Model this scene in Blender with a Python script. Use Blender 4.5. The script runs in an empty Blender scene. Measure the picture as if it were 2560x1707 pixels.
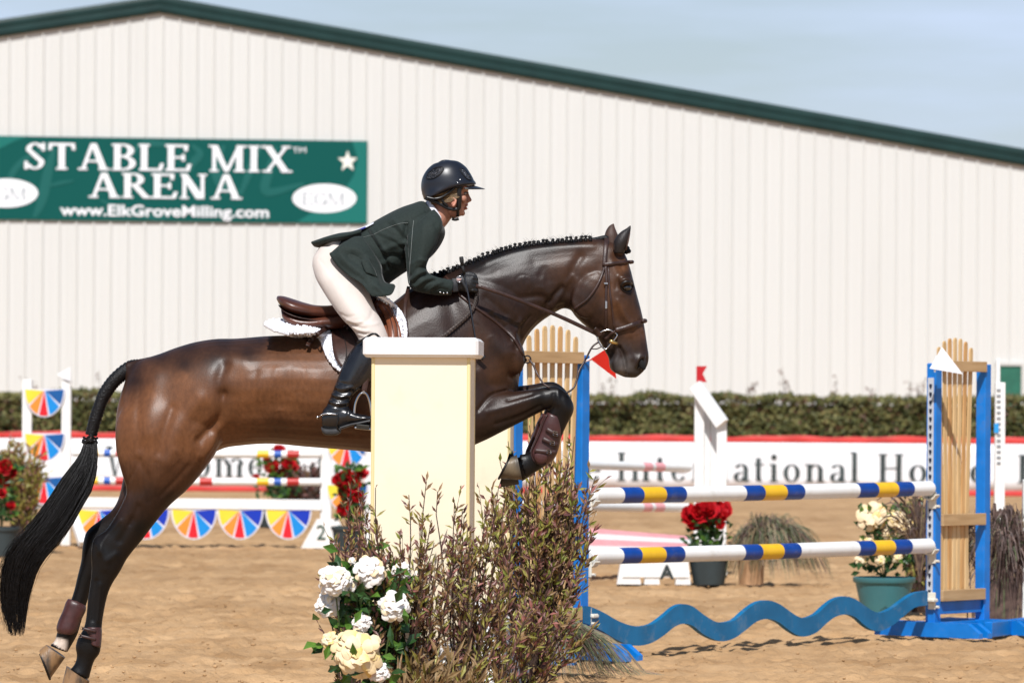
import bpy, bmesh, math, random
import numpy as np
from mathutils import Vector, Matrix
from mathutils.bvhtree import BVHTree
random.seed(7); RNG = np.random.default_rng(7)
SC = bpy.context.scene
R = math.radians

# ------------------------------------------------------------------ camera
F = 11000.0; CX = 1280.0; HY = 1035.0; HC = 1.3; ROLL = 0.0061
cam = bpy.data.cameras.new('camera'); cam.sensor_width = 36.0; cam.lens = 36.0 * F / 2560.0
cam.shift_y = (HY - 853.5) / 2560.0; cam.clip_start = 0.5; cam.clip_end = 2000
cam.dof.use_dof = True; cam.dof.focus_distance = 18.8; cam.dof.aperture_fstop = 6.0
camo = bpy.data.objects.new('camera', cam); SC.collection.objects.link(camo); SC.camera = camo
cr, sr = math.cos(ROLL), math.sin(ROLL)
camo.matrix_world = Matrix(((cr, -sr, 0, 0), (0, 0, -1, 0), (sr, cr, 0, HC), (0, 0, 0, 1)))

# ------------------------------------------------------------------ light
SUN_EL, SUN_AZ = 50.0, -6.0          # azimuth seen from the scene towards the camera, minus = from the left
sdir = Vector((math.sin(R(SUN_AZ)) * math.cos(R(SUN_EL)), -math.cos(R(SUN_AZ)) * math.cos(R(SUN_EL)), math.sin(R(SUN_EL))))
sl = bpy.data.lights.new('sun', 'SUN'); sl.energy = 4.8; sl.angle = R(0.53); sl.color = (1.0, 0.98, 0.955)
so = bpy.data.objects.new('sun', sl); SC.collection.objects.link(so)
so.rotation_euler = sdir.to_track_quat('Z', 'Y').to_euler(); so.location = (0, 0, 30)
wd = bpy.data.worlds.new('World'); SC.world = wd; wd.use_nodes = True
wn = wd.node_tree; wn.nodes.clear()
wo = wn.nodes.new('ShaderNodeOutputWorld'); bg = wn.nodes.new('ShaderNodeBackground')
sky = wn.nodes.new('ShaderNodeTexSky'); sky.sky_type = 'NISHITA'; sky.sun_disc = False
sky.sun_elevation = R(SUN_EL); sky.sun_rotation = math.atan2(sdir.x, sdir.y); sky.altitude = 20; sky.air_density = 1.25; sky.dust_density = 0.7; sky.ozone_density = 2.6
tc = wn.nodes.new('ShaderNodeTexCoord'); mp = wn.nodes.new('ShaderNodeMapping'); mp.inputs['Scale'].default_value = (5.0, 5.0, 34.0)
nz = wn.nodes.new('ShaderNodeTexNoise'); nz.inputs['Scale'].default_value = 1.1; nz.inputs['Detail'].default_value = 6; nz.inputs['Roughness'].default_value = 0.55
rp = wn.nodes.new('ShaderNodeValToRGB'); rp.color_ramp.elements[0].position = 0.36; rp.color_ramp.elements[1].position = 0.66
rp.color_ramp.elements[0].color = (0.36, 0.36, 0.36, 1); rp.color_ramp.elements[1].color = (0.90, 0.90, 0.90, 1)
mx = wn.nodes.new('ShaderNodeMixRGB'); mx.inputs[2].default_value = (8.3, 9.9, 13.0, 1)
wn.links.new(tc.outputs['Generated'], mp.inputs[0]); wn.links.new(mp.outputs[0], nz.inputs['Vector'])
sx = wn.nodes.new('ShaderNodeSeparateXYZ'); mr = wn.nodes.new('ShaderNodeMapRange'); mr.inputs[1].default_value = 0.08; mr.inputs[2].default_value = 0.32; mr.inputs[3].default_value = 1.0; mr.inputs[4].default_value = 0.05; mr.interpolation_type = 'SMOOTHSTEP'
ml = wn.nodes.new('ShaderNodeMath'); ml.operation = 'MULTIPLY'   # haze thins with height, as it does in the sky in view
wn.links.new(tc.outputs['Generated'], sx.inputs[0]); wn.links.new(sx.outputs['Z'], mr.inputs[0]); wn.links.new(mr.outputs[0], ml.inputs[0])
wn.links.new(nz.outputs['Fac'], rp.inputs[0]); wn.links.new(rp.outputs[0], ml.inputs[1]); wn.links.new(ml.outputs[0], mx.inputs[0]); wn.links.new(sky.outputs[0], mx.inputs[1])
wn.links.new(mx.outputs[0], bg.inputs[0]); bg.inputs[1].default_value = 0.075
wn.links.new(bg.outputs[0], wo.inputs[0])
vs = SC.view_settings; vs.view_transform = 'Standard'; vs.look = 'None'; vs.gamma = 1; vs.use_curve_mapping = False; vs.exposure = 0.08
SC.cycles.max_bounces = 6; SC.cycles.diffuse_bounces = 3; SC.cycles.glossy_bounces = 3; SC.cycles.transparent_max_bounces = 6
SC.cycles.use_denoising = True

# ------------------------------------------------------------------ mapping from the photograph's frame to the place
def W(x, y, D):
    u, v = x - CX, y - HY
    return Vector((D * (u * cr + v * sr) / F, D, HC - D * (-u * sr + v * cr) / F))
def PX(p):                              # world points (n,3) -> frame coordinates
    p = np.asarray(p, float); k = F / p[..., 1]
    u, v = p[..., 0] * k, (HC - p[..., 2]) * k
    return np.stack([CX + u * cr - v * sr, HY + u * sr + v * cr], -1)
def GX(x, D):                           # ground point at frame column x and distance D
    u = x - CX; v = HC * F / D / cr + u * sr / cr
    p = W(x, HY + v, D); p.z = 0; return p

# ------------------------------------------------------------------ materials
MATS = {}
def mat(name, col, rough=0.6, metal=0.0, var=0.0, vscale=8.0, bump=0.0, bscale=60.0, col2=None, stretch=(1, 1, 1), spec=0.5, sheen=0.0, coat=0.0, trans=0.0, attr=None, vdetail=5, vpos=(0.35, 0.65), dirt=None):
    if name in MATS: return MATS[name]
    m = bpy.data.materials.new(name); m.use_nodes = True; n = m.node_tree; b = n.nodes['Principled BSDF']; L = n.links
    b.inputs['Base Color'].default_value = (*col, 1); b.inputs['Roughness'].default_value = rough; b.inputs['Metallic'].default_value = metal
    b.inputs['Specular IOR Level'].default_value = spec
    if sheen: b.inputs['Sheen Weight'].default_value = sheen; b.inputs['Sheen Roughness'].default_value = 0.4
    if coat: b.inputs['Coat Weight'].default_value = coat; b.inputs['Coat Roughness'].default_value = 0.25
    t = n.nodes.new('ShaderNodeTexCoord'); mp = n.nodes.new('ShaderNodeMapping'); mp.inputs['Scale'].default_value = stretch
    L.new(t.outputs['Object'], mp.inputs[0])
    src = None
    if attr:
        a = n.nodes.new('ShaderNodeAttribute'); a.attribute_name = attr; src = a.outputs['Color']
    if var or col2:
        z = n.nodes.new('ShaderNodeTexNoise'); z.inputs['Scale'].default_value = vscale; z.inputs['Detail'].default_value = vdetail; L.new(mp.outputs[0], z.inputs['Vector'])
        r = n.nodes.new('ShaderNodeValToRGB'); r.color_ramp.elements[0].position = vpos[0]; r.color_ramp.elements[1].position = vpos[1]
        L.new(z.outputs['Fac'], r.inputs[0])
        if attr:
            r.color_ramp.elements[0].color = (1 - var, 1 - var, 1 - var, 1); r.color_ramp.elements[1].color = (1 + var, 1 + var, 1 + var, 1)
            k = n.nodes.new('ShaderNodeMixRGB'); k.blend_type = 'MULTIPLY'; k.inputs[0].default_value = 1
            L.new(src, k.inputs[1]); L.new(r.outputs[0], k.inputs[2]); src = k.outputs[0]
        else:
            c2 = col2 if col2 else tuple(min(1, c * (1 + var)) for c in col); c1 = col if col2 else tuple(c * (1 - var) for c in col)
            r.color_ramp.elements[0].color = (*c1, 1); r.color_ramp.elements[1].color = (*c2, 1); src = r.outputs[0]
    if dirt:      # scuffs and dust with shapes of their own
        amt, dsc, dcol = dirt; zz = n.nodes.new('ShaderNodeTexNoise'); zz.inputs['Scale'].default_value = dsc; zz.inputs['Detail'].default_value = 9; zz.inputs['Roughness'].default_value = .7; L.new(mp.outputs[0], zz.inputs['Vector'])
        rr = n.nodes.new('ShaderNodeValToRGB'); rr.color_ramp.elements[0].position = .56; rr.color_ramp.elements[1].position = .70; rr.color_ramp.elements[0].color = (0, 0, 0, 1); rr.color_ramp.elements[1].color = (amt, amt, amt, 1); L.new(zz.outputs['Fac'], rr.inputs[0])
        kk = n.nodes.new('ShaderNodeMixRGB'); L.new(rr.outputs[0], kk.inputs[0]); kk.inputs[2].default_value = (*dcol, 1)
        if src: L.new(src, kk.inputs[1])
        else: kk.inputs[1].default_value = (*col, 1)
        src = kk.outputs[0]
    if src: L.new(src, b.inputs['Base Color'])
    if bump:
        z2 = n.nodes.new('ShaderNodeTexNoise'); z2.inputs['Scale'].default_value = bscale; z2.inputs['Detail'].default_value = 4; L.new(mp.outputs[0], z2.inputs['Vector'])
        bp = n.nodes.new('ShaderNodeBump'); bp.inputs['Strength'].default_value = bump; bp.inputs['Distance'].default_value = 0.01
        L.new(z2.outputs['Fac'], bp.inputs['Height']); L.new(bp.outputs[0], b.inputs['Normal'])
    if trans:
        o = n.nodes['Material Output']; tr = n.nodes.new('ShaderNodeBsdfTranslucent'); ms = n.nodes.new('ShaderNodeMixShader'); ms.inputs[0].default_value = trans
        tr.inputs[0].default_value = (*[min(1, c * 1.6) for c in (col2 or col)], 1)
        if src: L.new(src, tr.inputs[0])
        L.new(b.outputs[0], ms.inputs[1]); L.new(tr.outputs[0], ms.inputs[2]); L.new(ms.outputs[0], o.inputs[0])
    MATS[name] = m; return m

# ------------------------------------------------------------------ objects
def link(o): SC.collection.objects.link(o); return o
def wloc(o):
    v = Vector((0, 0, 0))
    while o: v += o.location; o = o.parent
    return v
def setp(o, label=None, cat=None, group=None, kind=None):
    if label: o['label'] = label
    if cat: o['category'] = cat
    if group: o['group'] = group
    if kind: o['kind'] = kind
    return o
def thing(name, label, cat, loc=(0, 0, 0), group=None, kind=None):
    o = link(bpy.data.objects.new(name, None)); o.location = loc; o.empty_display_size = 0.1
    return setp(o, label, cat, group, kind)
def mesh_of(name, V, Fc, m=None, smooth=False):
    me = bpy.data.meshes.new(name); me.from_pydata([tuple(v) for v in V], [], Fc)
    if m is not None:
        for q in (m if isinstance(m, (list, tuple)) else [m]): me.materials.append(q)
    if smooth: me.polygons.foreach_set('use_smooth', [True] * len(me.polygons))
    me.update(); return me
def put(name, me, parent=None, loc=None):
    o = link(bpy.data.objects.new(name, me))
    if parent: o.parent = parent
    if loc is not None: o.location = loc
    return o
def copy_tree(o, parent=None):
    c = o.copy(); link(c); c.parent = parent
    if parent is None:
        for k in ('label', 'group'): pass
    for ch in list(o.children): copy_tree(ch, c)
    return c

def crom(P, sub, closed=False):         # Catmull-Rom through rows of numbers
    P = np.asarray(P, float); n = len(P); out = []
    for i in range(n - (0 if closed else 1)):
        p0 = P[(i - 1) % n] if closed or i > 0 else 2 * P[0] - P[1]; p1 = P[i]; p2 = P[(i + 1) % n]
        p3 = P[(i + 2) % n] if closed or i + 2 < n else 2 * P[-1] - P[-2]
        for k in range(sub):
            t = k / sub
            out.append(0.5 * (2 * p1 + (p2 - p0) * t + (2 * p0 - 5 * p1 + 4 * p2 - p3) * t * t + (3 * p1 - p0 - 3 * p2 + p3) * t ** 3))
    if not closed: out.append(P[-1])
    return np.array(out)

class MB:
    def __init__(s): s.V = []; s.F = []; s.mi = []; s.cur = 0
    def add(s, V, Fc):
        b = len(s.V); s.V.extend([tuple(v) for v in V]); s.F.extend([tuple(i + b for i in f) for f in Fc]); s.mi.extend([s.cur] * len(Fc)); return b
    def box(s, c, size, ax=None, bev=0.0):
        hx, hy, hz = [q / 2 for q in size]; ax = ax or (Vector((1, 0, 0)), Vector((0, 1, 0)), Vector((0, 0, 1))); c = Vector(c)
        if bev <= 0:
            V = [c + ax[0] * (sx * hx) + ax[1] * (sy * hy) + ax[2] * (sz * hz) for sz in (-1, 1) for sx, sy in ((-1, -1), (1, -1), (1, 1), (-1, 1))]
            s.add(V, [(3, 2, 1, 0), (4, 5, 6, 7), (0, 1, 5, 4), (1, 2, 6, 5), (2, 3, 7, 6), (3, 0, 4, 7)]); return s
        b = bev; rings = []
        for z, ins in ((-hz, b), (-hz + b, 0), (hz - b, 0), (hz, b)):
            x, y = hx - ins, hy - ins; q = b if ins == 0 else b * 0.5
            rings.append([(-x + q, -y), (x - q, -y), (x, -y + q), (x, y - q), (x - q, y), (-x + q, y), (-x, y - q), (-x, -y + q)])
            rings[-1] = [(p[0], p[1], z) for p in rings[-1]]
        V = [c + ax[0] * p[0] + ax[1] * p[1] + ax[2] * p[2] for r in rings for p in r]; Fc = [tuple(range(7, -1, -1)), tuple(range(24, 32))]
        for k in range(3):
            for i in range(8): j = (i + 1) % 8; Fc.append((k * 8 + i, k * 8 + j, k * 8 + 8 + j, k * 8 + 8 + i))
        s.add(V, Fc); return s
    def bar(s, a, b, w, h, up=Vector((0, 0, 1)), bev=0.0):       # rectangular bar from a to b
        a, b = Vector(a), Vector(b); d = b - a; L = d.length; d.normalize(); sx = d.cross(up)
        if sx.length < 1e-4: sx = d.cross(Vector((1, 0, 0)))
        sx.normalize(); uz = sx.cross(d); s.box((a + b) / 2, (L, w, h), (d, sx, uz), bev); return s
    def tube(s, pts, rad, n=8, caps=True, flat=1.0):
        P = [Vector(p) for p in pts]; m = len(P); rad = rad if hasattr(rad, '__len__') else [rad] * m
        rings = []; prev = None
        for i in range(m):
            d = (P[min(i + 1, m - 1)] - P[max(i - 1, 0)])
            if d.length < 1e-9: d = Vector((0, 0, 1))
            d.normalize()
            if prev is None: u = d.cross(Vector((0, 1, 0))); u = u if u.length > 0.05 else d.cross(Vector((1, 0, 0)))
            else: u = prev - d * prev.dot(d)
            if u.length < 1e-6: u = d.cross(Vector((0.3, 1, 0.2)))
            u.normalize(); prev = u; v = d.cross(u)
            rings.append([P[i] + u * (rad[i] * math.cos(t)) + v * (rad[i] * flat * math.sin(t)) for t in [2 * math.pi * k / n for k in range(n)]])
        V = [q for r in rings for q in r]; Fc = [(i * n + k, i * n + (k + 1) % n, (i + 1) * n + (k + 1) % n, (i + 1) * n + k) for i in range(m - 1) for k in range(n)]
        if caps: Fc += [tuple(range(n - 1, -1, -1)), tuple((m - 1) * n + k for k in range(n))]
        s.add(V, Fc); return s
    def lathe(s, c, prof, n=24, axis=None):
        c = Vector(c); V = []; m = len(prof)
        for r, z in prof:
            for k in range(n):
                t = 2 * math.pi * k / n; V.append(c + Vector((r * math.cos(t), r * math.sin(t), z)))
        s.add(V, [(i * n + k, i * n + (k + 1) % n, (i + 1) * n + (k + 1) % n, (i + 1) * n + k) for i in range(m - 1) for k in range(n)]); return s
    def ell(s, c, r, n=12, ax=None):
        c = Vector(c); ax = ax or (Vector((1, 0, 0)), Vector((0, 1, 0)), Vector((0, 0, 1))); V = []; m = max(5, n // 2)
        for i in range(m + 1):
            p = math.pi * i / m
            for k in range(n):
                t = 2 * math.pi * k / n
                V.append(c + ax[0] * (r[0] * math.sin(p) * math.cos(t)) + ax[1] * (r[1] * math.sin(p) * math.sin(t)) + ax[2] * (r[2] * math.cos(p)))
        s.add(V, [(i * n + k, (i + 1) * n + k, (i + 1) * n + (k + 1) % n, i * n + (k + 1) % n) for i in range(m) for k in range(n)]); return s
    def prism(s, poly, o, ux, uy, nrm, th):        # convex-ish polygon in the (ux,uy) plane extruded backwards by th
        o = Vector(o); n = len(poly); A = [o + ux * x + uy * y for x, y in poly]; B = [a - nrm * th for a in A]
        s.add(A + B, [tuple(range(n)), tuple(range(2 * n - 1, n - 1, -1))] + [(i, n + i, n + (i + 1) % n, (i + 1) % n) for i in range(n)]); return s
    def loft(s, secs, n=24, sub=4, D0=19.0, p=2.0, caps=True):
        # section: ax, ay, bx, by (frame coordinates of its two edges), half width across, offset of its middle across
        S = crom([list(q) + [0] * (6 - len(q)) for q in secs], sub); V = []
        for q in S:
            D = D0 + q[5]; A, B = W(q[0], q[1], D), W(q[2], q[3], D); C = (A + B) / 2; h = (A - B) / 2
            for k in range(n):
                t = 2 * math.pi * k / n; c, z = math.cos(t), math.sin(t); e = 2.0 / p
                c = math.copysign(abs(c) ** e, c); z = math.copysign(abs(z) ** e, z)
                V.append(C + h * c + Vector((0, q[4] * z, 0)))
        m = len(S); Fc = [(i * n + k, (i + 1) * n + k, (i + 1) * n + (k + 1) % n, i * n + (k + 1) % n) for i in range(m - 1) for k in range(n)]
        if caps: Fc += [tuple(range(n)), tuple((m - 1) * n + k for k in range(n - 1, -1, -1))]
        s.add(V, Fc); return s
    def grid(s, G, th=0.0):              # G: array (r,c,3) of points, thickened along +Y by th when th > 0
        G = np.asarray(G, float); r, c = G.shape[:2]; b = G.reshape(-1, 3)
        if th <= 0:
            s.add(b, [(i * c + j, i * c + j + 1, (i + 1) * c + j + 1, (i + 1) * c + j) for i in range(r - 1) for j in range(c - 1)]); return s
        du = np.gradient(G, axis=0); dv = np.gradient(G, axis=1); N = np.cross(du, dv); N /= (np.linalg.norm(N, axis=-1, keepdims=True) + 1e-9)
        if N[..., 1].mean() < 0: N = -N
        V = np.concatenate([b, (G + N * th).reshape(-1, 3)]); o = r * c
        Fc = [(i * c + j, i * c + j + 1, (i + 1) * c + j + 1, (i + 1) * c + j) for i in range(r - 1) for j in range(c - 1)]
        Fc += [tuple(o + q for q in f[::-1]) for f in Fc[:]]
        per = [(0, j) for j in range(c)] + [(i, c - 1) for i in range(1, r)] + [(r - 1, j) for j in range(c - 2, -1, -1)] + [(i, 0) for i in range(r - 2, 0, -1)]
        for k in range(len(per)):
            a, d = per[k], per[(k + 1) % len(per)]; ia, ib = a[0] * c + a[1], d[0] * c + d[1]; Fc.append((ib, ia, o + ia, o + ib))
        s.add(V, Fc); return s
    def build(s, name, m, parent=None, smooth=False, label=None, cat=None, group=None, kind=None, loc=None):
        o0 = wloc(parent) if parent else Vector(loc if loc is not None else (0, 0, 0))
        V = np.asarray(s.V, float).reshape(-1, 3) - np.array(o0)
        me = mesh_of(name, V, s.F, m, smooth)
        if isinstance(m, (list, tuple)): me.polygons.foreach_set('material_index', s.mi)
        if smooth == 'auto':
            me.polygons.foreach_set('use_smooth', [True] * len(me.polygons)); me.set_sharp_from_angle(angle=R(35))
        o = put(name, me, parent, None if parent else o0)
        return setp(o, label, cat, group, kind)

def remesh(mb, voxel, smooth_it=4, lam=0.5):
    me = mesh_of('tmp', mb.V, mb.F); o = link(bpy.data.objects.new('tmp', me))
    md = o.modifiers.new('r', 'REMESH'); md.mode = 'VOXEL'; md.voxel_size = voxel; md.use_smooth_shade = True
    dg = bpy.context.evaluated_depsgraph_get(); ev = o.evaluated_get(dg); nm = bpy.data.meshes.new_from_object(ev)
    bpy.data.objects.remove(o); bpy.data.meshes.remove(me)
    n = len(nm.vertices); V = np.empty(n * 3); nm.vertices.foreach_get('co', V); V = V.reshape(-1, 3)
    ne = len(nm.edges); E = np.empty(ne * 2, int); nm.edges.foreach_get('vertices', E); E = E.reshape(-1, 2)
    deg = np.bincount(E.ravel(), minlength=n).astype(float)[:, None]
    for it in range(smooth_it * 2):       # Taubin smoothing keeps the volume
        S = np.zeros_like(V)
        for a in range(3): S[:, a] = np.bincount(E[:, 0], V[E[:, 1], a], n) + np.bincount(E[:, 1], V[E[:, 0], a], n)
        V = V + (lam if it % 2 == 0 else -lam * 1.02) * (S / deg - V)
    nm.vertices.foreach_set('co', V.ravel()); nm.update()
    return nm
def nverts(me):
    n = len(me.vertices); V = np.empty(n * 3); me.vertices.foreach_get('co', V); N = np.empty(n * 3); me.vertex_normals.foreach_get('vector', N)
    return V.reshape(-1, 3), N.reshape(-1, 3)
def seg_dist(P, line):
    P = P[:, None, :]; A = np.array(line[:-1], float)[None]; B = np.array(line[1:], float)[None]; AB = B - A
    t = np.clip(((P - A) * AB).sum(-1) / ((AB ** 2).sum(-1) + 1e-9), 0, 1); return np.sqrt(((P - A - AB * t[..., None]) ** 2).sum(-1)).min(1)
def sculpt(me, feats, both=False, mirrorD=19.0):
    # feats: (polyline in the frame, radius, height in metres): ridges (+) and hollows (-) on the side towards the camera
    V, N = nverts(me); n = len(V); P = PX(V); w = np.clip(-N[:, 1] * 1.6, 0, 1) if not both else np.ones(n)
    D = np.zeros(n)
    for line, rad, h in feats:
        line = crom(line, 4) if len(line) > 2 else np.array(line, float)
        if len(line) == 1: line = np.array([line[0], line[0] + 0.01])
        lo, hi = line.min(0) - 3 * rad, line.max(0) + 3 * rad; k = np.where((P > lo).all(1) & (P < hi).all(1))[0]
        if len(k): D[k] += h * np.exp(-(seg_dist(P[k], line) / rad) ** 2)
    V = V + N * (D * w)[:, None]; me.vertices.foreach_set('co', V.ravel()); me.update(); return me
def paint(me, pts, name='coat', power=3.0, post=None):
    V, N = nverts(me); P = PX(V); C = np.array([p[2:5] for p in pts]); Q = np.array([p[:2] for p in pts], float)
    d = np.sqrt(((P[:, None, :] - Q[None]) ** 2).sum(-1)) + 12; w = d ** -power; col = (w[..., None] * C[None]).sum(1) / w.sum(1, keepdims=True)
    if post: col = post(V, P, col)
    a = me.color_attributes.new(name, 'FLOAT_COLOR', 'POINT'); a.data.foreach_set('color', np.concatenate([col, np.ones((len(col), 1))], 1).ravel())
def addmesh(name, me, m, parent=None, label=None, cat=None, group=None, loc=None, kind=None):
    o0 = np.array(wloc(parent) if parent else (loc or (0, 0, 0)), float); V, _ = nverts(me); me.vertices.foreach_set('co', (V - o0).ravel())
    me.materials.clear(); me.materials.append(m); me.polygons.foreach_set('use_smooth', [True] * len(me.polygons)); me.update(); me.name = name
    return setp(put(name, me, parent, None if parent else Vector(o0)), label, cat, group, kind)
def relax(me, regs, it=30, near=True):
    n = len(me.vertices); V = np.empty(n * 3); me.vertices.foreach_get('co', V); V = V.reshape(-1, 3); E = np.empty(len(me.edges) * 2, int); me.edges.foreach_get('vertices', E); E = E.reshape(-1, 2); deg = np.bincount(E.ravel(), minlength=n).astype(float)[:, None]
    P = PX(V); w = np.zeros(n)
    for x, y, r in regs: w = np.maximum(w, np.clip(1.6 - np.hypot(P[:, 0] - x, P[:, 1] - y) / r, 0, 1))
    if near: w *= V[:, 1] < 18.99
    w = (w * .8)[:, None]
    for _ in range(it):
        S = np.zeros_like(V)
        for a in range(3): S[:, a] = np.bincount(E[:, 0], V[E[:, 1], a], n) + np.bincount(E[:, 1], V[E[:, 0], a], n)
        V = V + w * (S / deg - V)
    me.vertices.foreach_set('co', V.ravel()); me.update()
class Surf:                               # looks up the near surface of built meshes along a camera ray
    def __init__(s, objs):
        V = []; Fc = []
        for o in objs:
            b = len(V); w = wloc(o); V += [v.co + w for v in o.data.vertices]; Fc += [tuple(i + b for i in p.vertices) for p in o.data.polygons]
        s.t = BVHTree.FromPolygons(V, Fc)
    def hit(s, x, y):
        d = (W(x, y, 19.0) - Vector((0, 0, HC))).normalized(); h = s.t.ray_cast(Vector((0, 0, HC)), d, 60)
        return h[0].y if h[0] is not None else None
    def D(s, x, y, off=0.006, default=19.0):
        h = s.hit(x, y); return (h if h is not None else default) - off
def strap(mb, pts, width, th=0.004, surf=None, off=0.004, sub=5, n=0, taper=None):
    # flat strap; pts (x, y[, D]) in the frame; laid on surf when given
    P = crom([list(p) + ([19.0] if len(p) == 2 else []) for p in pts], sub); Q = []
    for p in P:
        D = p[2]
        if surf is not None: D = surf.D(p[0], p[1], off, p[2])
        Q.append(D)
    Q = np.array(Q)
    if surf is not None and len(Q) > 4:
        for _ in range(2): Q[1:-1] = np.minimum(Q[1:-1], (Q[:-2] + Q[2:]) / 2)
    C = np.array([W(p[0], p[1], d) for p, d in zip(P, Q)]); m = len(C); V = []
    T = np.gradient(C, axis=0)
    for i in range(m):
        t = Vector(T[i]).normalized(); s_ = Vector((t.z, 0, -t.x)).normalized() * (width / 2 * (taper[0] + (taper[1] - taper[0]) * i / (m - 1) if taper else 1)); y = Vector((0, th, 0)); c = Vector(C[i])
        V += [c + s_ * 0.8 - y * 0.5, c + s_, c + s_ * 0.8 + y, c - s_ * 0.8 + y, c - s_, c - s_ * 0.8 - y * 0.5]
    mb.add(V, [(i * 6 + k, i * 6 + (k + 1) % 6, (i + 1) * 6 + (k + 1) % 6, (i + 1) * 6 + k) for i in range(m - 1) for k in range(6)] + [(5, 4, 3, 2, 1, 0), tuple((m - 1) * 6 + k for k in range(6))])
    return mb
def sheet(mb, rows, sub=4, th=0.005, surf=None, off=0.02):
    Rw = [crom([list(p) + ([19.0] if len(p) == 2 else []) for p in r], sub) for r in rows]; G = crom(np.array(Rw).reshape(len(Rw), -1), sub).reshape(-1, len(Rw[0]), 3)
    out = np.zeros_like(G)
    for i in range(G.shape[0]):
        for j in range(G.shape[1]):
            x, y, D = G[i, j]
            if surf is not None: D = surf.D(x, y, off, D)
            out[i, j] = W(x, y, D)
    mb.grid(out, th); return mb

def vnoise(x, y, seed=0):               # value noise on a lattice, vectorised
    xi, yi = np.floor(x).astype(np.int64), np.floor(y).astype(np.int64); fx, fy = x - xi, y - yi; fx = fx * fx * (3 - 2 * fx); fy = fy * fy * (3 - 2 * fy)
    def h(a, b):
        n = (a * 374761393 + b * 668265263 + seed * 1442695041) & 0x7fffffff; n = ((n ^ (n >> 13)) * 1274126177) & 0x7fffffff; return ((n ^ (n >> 16)) & 0xffff) / 65535.0
    return (h(xi, yi) * (1 - fx) + h(xi + 1, yi) * fx) * (1 - fy) + (h(xi, yi + 1) * (1 - fx) + h(xi + 1, yi + 1) * fx) * fy

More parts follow.
